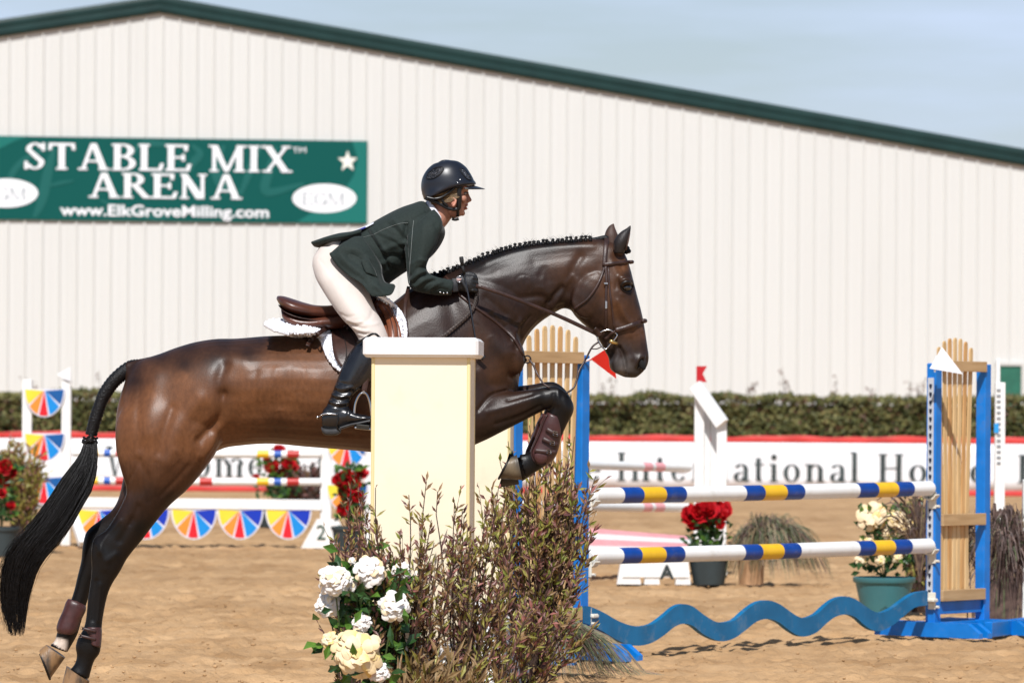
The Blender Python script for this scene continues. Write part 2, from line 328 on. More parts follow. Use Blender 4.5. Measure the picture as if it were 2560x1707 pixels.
# ------------------------------------------------------------------ lettering
def text_into(mb, s, size, o, ux, uy, nrm, bold=0.0, shear=0.0, align='LEFT', th=0.004, xs=1.0, space=1.0):
    c = bpy.data.curves.new('t', 'FONT'); c.body = s; c.size = size; c.offset = bold * size; c.shear = shear; c.align_x = align; c.space_character = space; c.resolution_u = 3; c.fill_mode = 'FRONT'
    ob = link(bpy.data.objects.new('t', c)); dg = bpy.context.evaluated_depsgraph_get(); me = bpy.data.meshes.new_from_object(ob.evaluated_get(dg))
    o = Vector(o); V = [o + ux * (v.co.x * xs) + uy * v.co.y + nrm * th for v in me.vertices]; mb.add(V, [tuple(p.vertices) for p in me.polygons])
    bpy.data.objects.remove(ob); return mb
def serif(ch, T, t, H):
    """strokes of an old-style letter: T thick stem, t hairline, H height of capitals; returns (polygons, advance)"""
    P = []; X = H * 0.62
    def rc(a, b, c, d): P.append([(a, b), (c, b), (c, d), (a, d)])
    def ln(a, b, c, d, w): P.append([(a - w / 2, b), (a + w / 2, b), (c + w / 2, d), (c - w / 2, d)])
    def sf(x, y, w): P.append([(x - w / 2, y), (x + w / 2, y), (x + w / 2, y + t), (x - w / 2, y + t)])
    def arc(cx, cy, rx, ry, a0, a1, n=14, T_=None, t_=None):
        T1 = T if T_ is None else T_; t1 = t if t_ is None else t_; A = [R(a0 + (a1 - a0) * k / n) for k in range(n + 1)]
        for k in range(n):
            q = []
            for a in (A[k], A[k + 1]): q.append(((cx + rx * math.cos(a), cy + ry * math.sin(a)), (cx + (rx - T1) * math.cos(a), cy + (ry - t1) * math.sin(a))))
            P.append([q[0][0], q[1][0], q[1][1], q[0][1]])
    S = T * 1.8
    if ch == 'I': w = S; rc(w / 2 - T / 2, 0, w / 2 + T / 2, H); sf(w / 2, 0, S); sf(w / 2, H - t, S)
    elif ch == 'G': w = H * .86; arc(w * .5, H * .5, w * .5, H * .5, 40, 345, 22); rc(w - T * 1.2, H * .05, w - T * .2, H * .42); sf(w - T * .7, H * .42, S); ln(w * .9, H * .7, w * .9, H * .98, t * 1.4)
    elif ch == 'H': w = H * .82; [(rc(x - T / 2, 0, x + T / 2, H), sf(x, 0, S), sf(x, H - t, S)) for x in (S / 2, w - S / 2)]; rc(S / 2, H * .48, w - S / 2, H * .48 + t)
    elif ch == 'T': w = H * .8; rc(w / 2 - T / 2, 0, w / 2 + T / 2, H); sf(w / 2, 0, S); rc(0, H - t * 1.3, w, H); ln(t / 2, H * .74, t, H, t * 1.4); ln(w - t / 2, H * .74, w - t, H, t * 1.4)
    elif ch == 'L': w = H * .72; rc(S / 2 - T / 2, 0, S / 2 + T / 2, H); sf(S / 2, H - t, S); rc(S * .05, 0, w, t * 1.2); ln(w - t, 0, w, H * .28, t * 1.6)
    elif ch == 'E': w = H * .74; rc(S / 2 - T / 2, 0, S / 2 + T / 2, H); rc(0, 0, w, t * 1.2); rc(0, H - t * 1.2, w * .94, H); rc(S / 2, H * .48, w * .74, H * .48 + t); ln(w - t, 0, w, H * .27, t * 1.6); ln(w * .94 - t, H * .76, w * .94 - t, H, t * 1.6); ln(w * .74, H * .38, w * .74, H * .64, t * 1.3)
    elif ch in 'BR':
        w = H * .72; rc(S / 2 - T / 2, 0, S / 2 + T / 2, H); sf(S / 2, 0, S); sf(S / 2, H - t, S); arc(w * .5, H * .75, w * .44, H * .25, -90, 90); rc(S / 2, H - t, w * .5, H); rc(S / 2, H * .5, w * .5, H * .5 + t)
        if ch == 'B': arc(w * .5, H * .27, w * .52, H * .27, -90, 90); rc(S / 2, 0, w * .5, t)
        else: P.append([(w * .42, H * .5), (w * .42 + T * 1.1, H * .5), (w * 1.02 + T * .7, 0), (w * 1.02 - T * .4, 0)]); rc(w * .95, 0, w * 1.02 + T * .9, t); w = w * 1.14
    elif ch == 'A': w = H * .92; P.append([(w * .5 - T * .4, H), (w * .5 + T * .5, H), (w * .86 + T * .5, 0), (w * .86 - T * .6, 0)]); ln(w * .15, 0, w * .47, H, t * 1.5); rc(w * .27, H * .3, w * .74, H * .3 + t); sf(w * .15, 0, S * .85); sf(w * .86, 0, S)
    elif ch == 'M': w = H * 1.12; rc(w - S / 2 - T / 2, 0, w - S / 2 + T / 2, H); ln(S / 2, 0, S / 2, H, t * 1.5); P.append([(S * .2, H), (S * .2 + T * 1.1, H), (w * .5 + T * .35, 0), (w * .5 - T * .35, 0)]); ln(w * .5, 0, w - S / 2, H, t * 1.5); sf(S / 2, 0, S * .8); sf(w - S / 2, 0, S); sf(w - S / 2 + t, H - t, S * .9); sf(S * .3, H - t, S * .6)
    elif ch == 'N': w = H * .9; ln(S / 2, 0, S / 2, H, t * 1.5); ln(w - S / 2, 0, w - S / 2, H, t * 1.5); P.append([(S * .1, H), (S * .1 + T * 1.15, H), (w - S / 2 + t, 0), (w - S / 2 - T, 0)]); sf(S / 2, 0, S * .8); sf(w - S / 2, H - t, S * .8)
    elif ch == 'X': w = H * .88; P.append([(w * .04, H), (w * .04 + T * 1.15, H), (w * .94, 0), (w * .94 - T * 1.15, 0)]); ln(w * .14, 0, w * .84, H, t * 1.5); sf(w * .15, 0, S * .8); sf(w * .82, H - t, S * .8); sf(w * .14, H - t, S); sf(w * .84, 0, S)
    elif ch == 'W': w = H * 1.3; [(P.append([(x, H), (x + T * 1.05, H), (x + w * .25 + T * .2, 0), (x + w * .25 - T * .4, 0)])) for x in (w * .05, w * .4)]; ln(w * .3, 0, w * .5, H, t * 1.3); ln(w * .65, 0, w * .92, H, t * 1.3); sf(w * .1, H - t, S); sf(w * .92, H - t, S * .7)
    elif ch == 'S':
        w = H * .62; arc(w * .5, H * .74, w * .44, H * .26, 20, 195, T_=T * .8); arc(w * .48, H * .26, w * .46, H * .26, -160, 15, T_=T * .8)
        P.append([(w * .06, H * .72), (w * .1 + T * .6, H * .76), (w * .96, H * .32), (w * .9 - T * .6, H * .26)]); P.append([(w * .06, H * .74), (w * .5, H * .62), (w * .96, H * .3), (w * .5, H * .4)])
        ln(w * .9, H * .7, w * .9, H, t * 1.4); ln(w * .06, 0, w * .06, H * .3, t * 1.4)
    elif ch == 'o': w = X * .95; arc(w / 2, X / 2, w / 2, X / 2, 0, 360, 22)
    elif ch == 'e': w = X * .88; arc(w / 2, X / 2, w / 2, X / 2, 0, 330, 20, T_=T * .95); rc(T * .6, X * .5, w - t, X * .5 + t)
    elif ch == 'c': w = X * .84; arc(w / 2, X / 2, w / 2, X / 2, 45, 318, 18); P.append([(w * .7, X * .72), (w * .95, X * .72), (w * .95, X * .9), (w * .7, X * .9)])
    elif ch == 'a': w = X * .88; rc(w - T * 1.15, 0, w - T * .15, X * .72); arc(w * .5, X * .72, w * .5 - T * .15, X * .28, 0, 160, 8); arc(w * .42, X * .27, w * .42, X * .27, 60, 360, 14); ln(w - t, 0, w + t * 2, t * 2, t)
    elif ch == 'l': w = S; rc(w / 2 - T / 2, 0, w / 2 + T / 2, H * 1.06); sf(w / 2, 0, S); rc(w / 2 - T, H * 1.06 - t, w / 2, H * 1.06)
    elif ch == 'i': w = S; rc(w / 2 - T / 2, 0, w / 2 + T / 2, X); sf(w / 2, 0, S); rc(w / 2 - T, X - t, w / 2, X); arc(w / 2, X * 1.38, T * .62, T * .62, 0, 360, 10, T_=T * .6, t_=T * .6)
    elif ch == 't': w = X * .62; rc(w * .42 - T / 2, t, w * .42 + T / 2, X * 1.32); rc(0, X - t, w, X); arc(w * .62, T * .75, w * .36, T * .75, 180, 300, 6)
    elif ch == 'h': w = X * 1.1; rc(S / 2 - T / 2, 0, S / 2 + T / 2, H * 1.06); rc(w - S / 2 - T / 2, 0, w - S / 2 + T / 2, X * .68); arc(w * .52, X * .66, w * .48 - S / 2 + T / 2, X * .34, 0, 150, 10); sf(S / 2, 0, S); sf(w - S / 2, 0, S)
    elif ch == 'n': w = X * 1.1; rc(S / 2 - T / 2, 0, S / 2 + T / 2, X); rc(w - S / 2 - T / 2, 0, w - S / 2 + T / 2, X * .68); arc(w * .52, X * .66, w * .48 - S / 2 + T / 2, X * .34, 0, 150, 10); sf(S / 2, 0, S); sf(w - S / 2, 0, S); rc(S / 2 - T, X - t, S / 2, X)
    elif ch == 'm':
        w = X * 1.75; [(rc(x - T / 2, 0, x + T / 2, X * .7), sf(x, 0, S * .9)) for x in (S / 2, w / 2, w - S / 2)]; rc(S / 2 - T, X - t, S / 2, X); rc(S / 2 - T / 2, X * .6, S / 2 + T / 2, X)
        for x in (w * .27, w * .77 - T * .1): arc(x, X * .66, w * .25, X * .34, 0, 150, 8)
    elif ch == 'r': w = X * .72; rc(S / 2 - T / 2, 0, S / 2 + T / 2, X); sf(S / 2, 0, S); arc(w * .72, X * .66, w * .36, X * .34, 60, 180, 7); rc(w * .72, X * .74, w * .98, X * .94)
    elif ch == 's': w = X * .7; arc(w * .5, X * .74, w * .44, X * .26, 20, 195, T_=T * .7); arc(w * .48, X * .26, w * .46, X * .26, -160, 15, T_=T * .7); P.append([(w * .06, X * .76), (w * .5, X * .62), (w * .96, X * .28), (w * .5, X * .4)])
    else: return [], H * .38
    return P, w
def serif_into(mb, s, H, o, ux, uy, nrm, T=None, t=None, gap=0.1, xs=1.0, width=None, each=None):
    T = T or H * .17; t = t or H * .05; L = []; x = 0
    for ch in s: P, w = serif(ch, T, t, H); L.append((x, P)); x += w + gap * H
    tot = x - gap * H
    if width: xs = width / tot
    o = Vector(o); k = 0
    for x0, P in L:
        if each and P: mb = MB()
        for p in P:
            if len(p) < 3: continue
            A = [(q[0] + x0) * xs for q in p]; B = [q[1] for q in p]
            ar = sum(A[i] * B[(i + 1) % len(p)] - A[(i + 1) % len(p)] * B[i] for i in range(len(p))); idx = list(range(len(p))); idx = idx if ar > 0 else idx[::-1]
            k += 1; mb.add([o + ux * A[i] + uy * B[i] + nrm * (0.006 + (k % 7) * 0.0006) for i in idx], [tuple(range(len(p)))])
        if each and P: each(mb)
    return tot * xs
# ================================================================== setting
def make_ground():
    xs = np.concatenate([-np.geomspace(900, 5.2, 26), np.arange(-5, 5, 0.0225), np.geomspace(5.1, 900, 26)])
    ys = np.concatenate([np.array([-60, -20, 0, 8, 14, 18]), np.arange(19.5, 29, 0.028), np.arange(29.03, 34, .05), np.arange(34.05, 48, 0.085), np.geomspace(48.2, 78, 60), np.geomspace(80, 1500, 24)])
    X, Y = np.meshgrid(xs, ys)
    f = lambda s, k: vnoise(X / s + 31 * k, Y / (s * 1.15) + 17 * k, k)
    Z = 0.012 * (f(1.4, 1) - .5) + 0.015 * (f(.42, 2) - .5) + 0.011 * (f(.17, 3) - .5) + 0.032 * (f(.085, 4) - .5) + .018 * (f(.05, 8) - .5)
    pits = np.clip(f(.24, 5) - .68, 0, 1) * 0.12; Z -= pits
    clods = np.clip(f(.07, 6) - .72, 0, 1) * 0.07; Z -= np.clip(f(.10, 7) - .74, 0, 1) * 0.11; Z += clods
    fade = np.clip((Y - 18) / 2, 0, 1) * np.clip((70 - Y) / 20, 0, 1); Z = Z * fade - 0.012
    n, m = X.shape; V = np.stack([X, Y, Z], -1).reshape(-1, 3)
    idx = np.arange(n * m).reshape(n, m); Fc = np.stack([idx[:-1, :-1], idx[:-1, 1:], idx[1:, 1:], idx[1:, :-1]], -1).reshape(-1, 4)
    me = bpy.data.meshes.new('arena_sand'); me.vertices.add(len(V)); me.vertices.foreach_set('co', V.ravel()); me.loops.add(Fc.size); me.loops.foreach_set('vertex_index', Fc.ravel())
    me.polygons.add(len(Fc)); me.polygons.foreach_set('loop_start', np.arange(0, Fc.size, 4)); me.polygons.foreach_set('loop_total', np.full(len(Fc), 4)); me.polygons.foreach_set('use_smooth', [True] * len(Fc)); me.update(); me.validate()
    m_ = mat('sand', (0.355, 0.21, 0.10), 0.95, var=0.0, col2=(0.53, 0.342, 0.182), vscale=2.2, vdetail=9, bump=1.0, bscale=48, spec=0.15, vpos=(.3, .7), dirt=(.55, 9, (.20, .115, .055)))
    nt = m_.node_tree; b = nt.nodes['Principled BSDF']; z = nt.nodes.new('ShaderNodeTexNoise'); z.inputs['Scale'].default_value = 0.22; z.inputs['Detail'].default_value = 5
    mp = nt.nodes.new('ShaderNodeMapping'); mp.inputs['Scale'].default_value = (0.7, 2.2, 1); t = nt.nodes.new('ShaderNodeTexCoord'); nt.links.new(t.outputs['Object'], mp.inputs[0]); nt.links.new(mp.outputs[0], z.inputs['Vector'])
    r = nt.nodes.new('ShaderNodeValToRGB'); r.color_ramp.elements[0].position = .38; r.color_ramp.elements[1].position = .62; r.color_ramp.elements[0].color = (.88, .86, .84, 1); r.color_ramp.elements[1].color = (1.07, 1.07, 1.07, 1)
    k = nt.nodes.new('ShaderNodeMixRGB'); k.blend_type = 'MULTIPLY'; k.inputs[0].default_value = 1; old = b.inputs['Base Color'].links[0].from_socket
    nt.links.new(old, k.inputs[1]); nt.links.new(z.outputs['Fac'], r.inputs[0]); nt.links.new(r.outputs[0], k.inputs[2]); nt.links.new(k.outputs[0], b.inputs['Base Color'])
    me.materials.append(m_); setp(put('ground', me), 'tan raked arena sand with hoof marks', None, None, 'structure')
make_ground()
# loose clods and grit lying on the sand
def make_clods():
    mb = MB(); 
    for k in range(900):
        y = 20.2 + 14 * random.random() ** 1.6; x = random.uniform(-.13 * y, .13 * y); r = random.uniform(.003, .008) * (1.4 if random.random() < .1 else 1)
        mb.ell((x, y, r * .2), (r * random.uniform(.8, 1.6), r * random.uniform(.8, 1.4), r * .7), 6)
    mb.build('sand_clods', MATS['sand'], smooth=True, label='loose damp clods scattered on the arena sand', kind='stuff')
make_clods()

# ---- arena building
m_wall = mat('cream_steel', (0.655, 0.648, 0.62), 0.55, var=0.012, vscale=1.1, stretch=(1, 1, .12), dirt=(.05, 1.3, (.42, .40, .34)), spec=.3)
m_green = mat('dark_green_steel', (0.010, 0.034, 0.032), 0.5, spec=.25, var=.12, vscale=2)
P0 = W(0, HY, 84.0); P1 = W(2560, HY, 86.5); P0.z = P1.z = 0; UB = (P1 - P0).normalized(); NB = Vector((UB.y, -UB.x, 0)); UZ = Vector((0, 0, 1))
def wall_hit(x, y, off=0.0):
    o = Vector((0, 0, HC)); d = W(x, y, 10.0) - o; p = P0 + NB * off; t = (p - o).dot(NB) / d.dot(NB); return o + d * t
def wall_sz(x, y, off=0.0): p = wall_hit(x, y, off) - P0; return p.dot(UB), p.z
def WP(s, z, off=0.0): q = P0 + UB * s + NB * off; return Vector((q.x, q.y, z))
bld = thing('arena_building', 'big cream ribbed steel arena building with dark green roof edge', 'building', P0)
sp, zp = wall_sz(400, 26, 0); s1, z1 = wall_sz(2540, 405); s0, z0 = wall_sz(0, 86)
slR = (zp - z1) / (s1 - sp); slL = (zp - z0) / (sp - s0); SL = -8.0; SR_ = sp + 21.5
def roofz(s): return zp - (s - sp) * slR if s > sp else zp - (sp - s) * slL
rib = 0.326; s = SL; k = 0
while s < SR_:
    mb = MB(); pr = []
    for r in range(3):
        a = s + r * rib; pr += [(a + .045, 0), (a + rib - .055, 0), (a + rib - .038, .032), (a + rib - .012, .032), (a + rib + .005, 0)] if r < 2 else [(a + .045, 0), (a + rib - .055, 0), (a + rib - .038, .032), (a + rib - .012, .032), (a + rib + .007, 0.0)]
        if r == 0: pr[0] = (a + .002, 0)
        for q in (.115, .20): pr.insert(-4, (a + q, 0)); pr.insert(-4, (a + q + .008, .006)); pr.insert(-4, (a + q + .022, .006)); pr.insert(-4, (a + q + .03, 0))
    tw = (k % 3) * 0.0012
    V = [WP(a, 0, o + tw) for a, o in pr] + [WP(a, roofz(a) + .1, o + tw) for a, o in pr]; n = len(pr)
    mb.add(V, [(i, i + 1, n + i + 1, n + i) for i in range(n - 1)])
    mb.build('wall_panel', m_wall, bld); s += 3 * rib; k += 1
# side and rear walls, roof
mb = MB(); hR = roofz(SR_); hL = roofz(SL)
for s_, h in ((SL, hL), (SR_, hR)): mb.add([WP(s_, 0, -.01), WP(s_, h, -.01), WP(s_, h, -60), WP(s_, 0, -60)], [(0, 1, 2, 3)])
mb.add([WP(SL, 0, -60), WP(SR_, 0, -60), WP(SR_, hR, -60), WP(sp, zp, -60), WP(SL, hL, -60)], [(0, 1, 2, 3, 4)]); mb.build('wall', m_wall, bld)
mb = MB()
for a, b in ((SL - .3, sp), (sp, SR_ + .3)):
    za, zb = roofz(a) + .12, roofz(b) + .12; mb.add([WP(a, za, .06), WP(b, zb, .06), WP(b, zb, -60.2), WP(a, za, -60.2), WP(a, za + .06, .06), WP(b, zb + .06, .06), WP(b, zb + .06, -60.2), WP(a, za + .06, -60.2)], [(0, 1, 2, 3), (7, 6, 5, 4), (0, 4, 5, 1), (2, 6, 7, 3), (1, 5, 6, 2), (3, 7, 4, 0)])
mb.build('roof', m_green, bld)
mb = MB()   # sculptured rake trim: stepped profile running up both slopes
prof = [(.034, -.02), (.085, -.03), (.115, .02), (.115, .10), (.09, .13), (.105, .17), (.105, .25), (.08, .30), (.05, .31), (.034, .30)]
for (a, b) in ((SL - .3, sp), (sp, SR_ + .3)):
    n = len(prof); V = [WP(q, roofz(q) + z - .03, o) for q in (a, b) for o, z in prof]
    mb.add(V, [(i, (i + 1) % n, n + (i + 1) % n, n + i) for i in range(n)] + [tuple(range(n)), tuple(range(2 * n - 1, n - 1, -1))])
mb.build('roof_trim', m_green, bld)
mb = MB(); s_a, z_a = wall_sz(2496, 915); s_b, z_b = wall_sz(2551, 990)
mb.box(WP((s_a + s_b) / 2, z_a / 2, .03), (s_b - s_a, .06, z_a), (UB, -NB, UZ), .01); dr = mb.build('door', mat('door_green', (.02, .13, .085), .5, var=.1), bld)
mb = MB(); [mb.box(WP(q, z_a / 2, .05), (.06, .08, z_a + .1), (UB, -NB, UZ)) for q in (s_a - .03, s_b + .03)]; mb.box(WP((s_a + s_b) / 2, z_a + .04, .051), (s_b - s_a + .12, .08, .06), (UB, -NB, UZ)); mb.build('door_frame', mat('frame_cream', (.60, .59, .56), .5), dr)

# ---- green sign
m_sg = mat('sign_green', (0.0, 0.082, 0.07), .5, spec=.2); m_sg2 = mat('sign_green_pale', (0.004, 0.15, 0.125), .4, spec=.4); m_sg3 = mat('sign_green_mid', (0.0, 0.105, 0.09), .4)
m_wt = mat('sign_white', (.86, .86, .88), .5); m_star = mat('sign_cream', (.82, .80, .72), .5); m_gr = mat('sign_pale_grey', (.20, .25, .27), .5)
o_ = .055; sl_, zt = wall_sz(-130, 336, o_); sr_, _ = wall_sz(919, 352, o_); _, zb = wall_sz(919, 560, o_); _, zt = wall_sz(919, 353, o_)
sign = thing('wall_sign', 'wide dark green sign with white lettering mounted on the cream wall', 'sign', WP((sl_ + sr_) / 2, zb, o_))
mb = MB(); mb.box(WP((sl_ + sr_) / 2, (zt + zb) / 2, o_ - .01), (sr_ - sl_, .03, zt - zb), (UB, -NB, UZ), .006); mb.build('board', m_sg, sign)
def on_sign(mb, pts, lift=.0, o=None):
    V = [wall_hit(x, y, o_ + .012 + lift) for x, y in pts]; V = [Vector(v) for v in V]; mb.add(V, [tuple(range(len(V)))[::-1]])
mb = MB()   # pale script swirls printed behind the lettering
def swirl(line, w, lift=0.0):
    L = crom([list(q) for q in line], 6); T = np.gradient(L, axis=0); n = len(L)
    for i in range(n - 1):
        q = []
        for j, sg in ((i, 1), (i, -1), (i + 1, -1), (i + 1, 1)):
            t = T[j] / (np.linalg.norm(T[j]) + 1e-6); ww = w * (.35 + .65 * math.sin(math.pi * j / (n - 1))); q.append((L[j][0] + -t[1] * ww * sg, L[j][1] + t[0] * ww * sg))
        on_sign(mb, q, lift)
mb = MB(); swirl([(150, 358), (60, 400), (25, 450), (50, 470)], 8); mb.build('swirl_print', m_sg3, sign); mb = MB(); swirl([(135, 370), (120, 430), (105, 500), (85, 545)], 13, .001); mb.build('swirl_print', m_sg3, sign); mb = MB(); swirl([(120, 466), (150, 458), (185, 452)], 5, .002)
mb.build('swirl_print', m_sg3, sign); mb = MB(); swirl([(330, 390), (352, 362), (395, 360), (440, 364)], 8, .0); mb.build('swirl_print', m_sg3, sign); mb = MB(); swirl([(480, 362), (500, 385), (480, 410), (478, 430)], 10); mb.build('swirl_print', m_sg3, sign); mb = MB(); swirl([(560, 364), (540, 420), (560, 470), (600, 480)], 13, .001); mb.build('swirl_print', m_sg3, sign); mb = MB(); swirl([(600, 490), (620, 440), (640, 385), (655, 365)], 10, .002); mb.build('swirl_print', m_sg3, sign); mb = MB(); swirl([(690, 368), (672, 430), (668, 480), (760, 460)], 12, .001); mb.build('swirl_print', m_sg3, sign); mb = MB(); swirl([(250, 500), (300, 520), (380, 545), (440, 540)], 6)
mb.build('swirl_print', m_sg3, sign)
mb = MB(); on_sign(mb, [(917, 354), (917, 557), (740, 556), (800, 520), (850, 490), (884, 440), (895, 400), (880, 353.5)], .0005); mb.build('pale_print', m_sg2, sign); mb = MB(); on_sign(mb, [(-120, 338), (78, 341), (40, 352), (0, 372), (-120, 420)], .0005); mb.build('pale_print', m_sg2, sign)
def spx(x0, y0, x1, y1):   # origin, axes scale from frame positions
    a = wall_hit(x0, y0, o_ + .014); b = wall_hit(x1, y1, o_ + .014); return a, (b - a).length
def sline(name, s, x0, x1, y, h, m, fnt='serif', bold=0, shear=0, T=.17, t=.05, **kw):
    a = wall_hit(x0, y, o_ + .014); b = wall_hit(x1, y, o_ + .014); wdt = (b - a).dot(UB); H = abs(wall_hit(x0, y - h, o_).z - a.z); mb = MB()
    if fnt == 'serif': serif_into(mb, s, H, a, UB, UZ, NB, T * H, t * H, width=wdt, each=lambda q: q.build('letter' if name == 'lettering' else 'badge_letter', m, sign), **kw); return
    else:
        tmp = MB(); text_into(tmp, s, H * 1.4, (0, 0, 0), Vector((1, 0, 0)), Vector((0, 1, 0)), Vector((0, 0, 1)), bold=bold, shear=shear); X = [v[0] for v in tmp.V]; k = wdt / (max(X) - min(X))
        mb.add([a + UB * ((v[0] - min(X)) * k) + UZ * v[1] + NB * .006 for v in tmp.V], tmp.F)
    return mb.build(name, m, sign)
sline('lettering', 'STABLE MIX', 62, 728, 423, 66, m_wt, T=.19, t=.07, gap=.10); sline('lettering', 'ARENA', 222, 602, 494, 62, m_wt, T=.19, t=.07, gap=.09)
sline('lettering', 'TM', 731, 765, 382, 14, m_wt, 'sans'); sline('lettering', 'www.ElkGroveMilling.com', 150, 672, 538, 28, m_wt, 'sans', bold=.022)
for cx_, cy_, rx_, ry_, tx in ((811, 496, 80, 36, 'EGM'), (15, 483, 80, 36, 'EGM')):
    mb = MB(); on_sign(mb, [(cx_ + rx_ * math.cos(t), cy_ + ry_ * math.sin(t)) for t in [2 * math.pi * k / 48 for k in range(48)]][::1], .003); mb.build('oval_badge', m_wt, sign)
    ml = sline('badge_lettering', tx, cx_ - 54, cx_ + 48, cy_ + 16, 30, m_gr, 'serif', T=.10, t=.035, gap=.12)
mb = MB(); st = [(869 + (26 if k % 2 == 0 else 11) * math.sin(math.pi * k / 5), 404 - (28 if k % 2 == 0 else 11.5) * math.cos(math.pi * k / 5)) for k in range(10)]
c_ = wall_hit(869, 404, o_ + .016); V = [c_] + [wall_hit(x, y, o_ + .016) for x, y in st]; mb.add(V, [(0, 1 + (k + 1) % 10, 1 + k) for k in range(10)]); mb.build('star', m_star, sign)

# ---- hedge behind the banner
m_hc = mat('hedge_core', (.022, .026, .012), .9, var=.3); m_hl = mat('hedge_leaf', (.10, .105, .03), .5, var=0, col2=(.32, .29, .11), vscale=3, trans=.25, spec=.3); m_hl2 = mat('hedge_leaf_dark', (.045, .06, .02), .5, col2=(.15, .16, .06), vscale=4, trans=.2, spec=.3); m_hb = mat('hedge_leaf_bronze', (.13, .055, .03), .5, col2=(.22, .09, .05), vscale=4, trans=.2)
def leaf_quads(mb, C, U, Nn, L, Wd):     # bent diamond leaves: centres, long axes, normals
    S = np.cross(U, Nn); S /= np.linalg.norm(S, axis=1, keepdims=True) + 1e-9
    a = C - U * L[:, None] * .5; b = C + S * Wd[:, None] * .5 + Nn * Wd[:, None] * .18; c = C + U * L[:, None] * .5; d = C - S * Wd[:, None] * .5 + Nn * Wd[:, None] * .18
    V = np.stack([a, b, c, d], 1).reshape(-1, 3); b0 = len(mb.V); mb.V.extend(map(tuple, V)); n = len(C); mb.F.extend([(b0 + 4 * i, b0 + 4 * i + 1, b0 + 4 * i + 2) for i in range(n)] + [(b0 + 4 * i, b0 + 4 * i + 2, b0 + 4 * i + 3) for i in range(n)]); mb.mi.extend([mb.cur] * 2 * n)
def rvec(n): v = RNG.normal(size=(n, 3)); return v / np.linalg.norm(v, axis=1, keepdims=True)
hD = 76.0; hz = W(1500, 986, hD).z
hedge = thing('hedge', 'long clipped olive green hedge running behind the white banner', 'hedge', (0, hD, 0))
mb = MB(); mb.box((1, hD + .78, hz / 2 - .08), (24, 1.0, hz - .16)); mb.build('core', m_hc, hedge)
for nm, m_, n, sz in (('foliage', m_hl, 34000, .10), ('foliage', m_hl2, 20000, .10), ('foliage', m_hb, 6000, .08)):
    X = RNG.uniform(-11, 13, n); top = RNG.random(n) < .22; bz = 1 if m_ is m_hb else 0
    Y = np.where(top, RNG.uniform(hD, hD + 1.2, n), hD + .08 + .14 * vnoise(X / .45, RNG.random(n) * 0 + X * .3) + RNG.normal(0, .04, n))
    Zt = hz - .05 + .10 * (vnoise(X / .6, X * 0 + 3.3, 5) - .5) + .07 * (vnoise(X / .2, X * 0 + 1.3, 9) - .5); Z = np.where(top, Zt + RNG.normal(0, .03, n), Zt * (RNG.random(n) ** (.25 if bz else .85)))
    Y = Y + .16 * (vnoise(X / .35, Z / .3, 3) - .5) * (~top)
    mb = MB(); nn = rvec(n) * .7 + np.array([0, -.8, .5]); nn /= np.linalg.norm(nn, axis=1, keepdims=True); leaf_quads(mb, np.stack([X, Y, Z], 1), rvec(n), nn, RNG.uniform(.6, 1.3, n) * sz, RNG.uniform(.35, .6, n) * sz); mb.build(nm, m_, hedge, kind='stuff')
# loose shoots sticking out of the hedge top
mb = MB(); mb2 = MB()
for px_ in (60, 95, 250, 1500, 1530, 1870, 1885, 1960, 1975, 2085, 2275, 2290, 2300, 2400, 2180):
    b = W(px_, 990, hD + .4); h = random.uniform(.12, .48); tp = b + Vector((random.uniform(-.12, .12), 0, h)); mb.tube([b - Vector((0, 0, .2)), (b + tp) / 2 + Vector((.02, 0, 0)), tp], [.006, .004, .002], 4)
    n = 16; t = RNG.random(n); C = np.array(b)[None] + (np.array(tp - b))[None] * t[:, None] + RNG.normal(0, .03, (n, 3)); leaf_quads(mb2, C, rvec(n), rvec(n), np.full(n, .07), np.full(n, .03))
mb.build('shoots', mat('twig', (.10, .06, .04), .8), hedge, kind='stuff'); mb2.build('shoot_leaves', m_hb, hedge, kind='stuff')

# ---- white banner along the far rail
bD = 73.0
m_bw = mat('banner_white', (.80, .81, .83), .55, var=.02, vscale=1.2); m_br = mat('banner_red', (.60, .045, .04), .55, var=.12, vscale=2.5); m_bt = mat('banner_print', (.035, .05, .05), .6, var=.35, vscale=6)
ztop = W(1280, 1086, bD).z; zbot = W(1280, 1232, bD).z
def bwav(x, z): return .05 * math.sin(x * 1.9) + .03 * math.sin(x * 4.3 + 1 + z) + .015 * math.sin(x * 9 + z * 5)
banner = thing('fence_banner', 'long white banner with red edges and dark serif lettering along the far rail', 'banner', (0, bD, 0))
def bstrip(z0, z1, m_, nm, off=0.0, wob=0.0, nz_=4):
    xs = np.linspace(-11, 13, 300); G = np.zeros((nz_ + 1, 300, 3))
    for i in range(nz_ + 1):
        for j, x in enumerate(xs):
            z = z0 + (z1 - z0) * i / nz_; zz = z + (wob * (math.sin(x * 3.1) + .6 * math.sin(x * 7.7 + 2)) if i == nz_ else 0); G[i, j] = (x, bD + bwav(x, z) - off, zz)
    b = MB(); b.grid(G, .006); b.build(nm, m_, banner, smooth=True)
zr1 = W(1280, 1102, bD).z; zr0 = W(1280, 1219, bD).z
bstrip(zr0, zr1, m_bw, 'white_cloth'); bstrip(zr1, ztop, m_br, 'red_edge', 0.004, .012); bstrip(zbot, zr0, m_br, 'red_edge', 0.004)
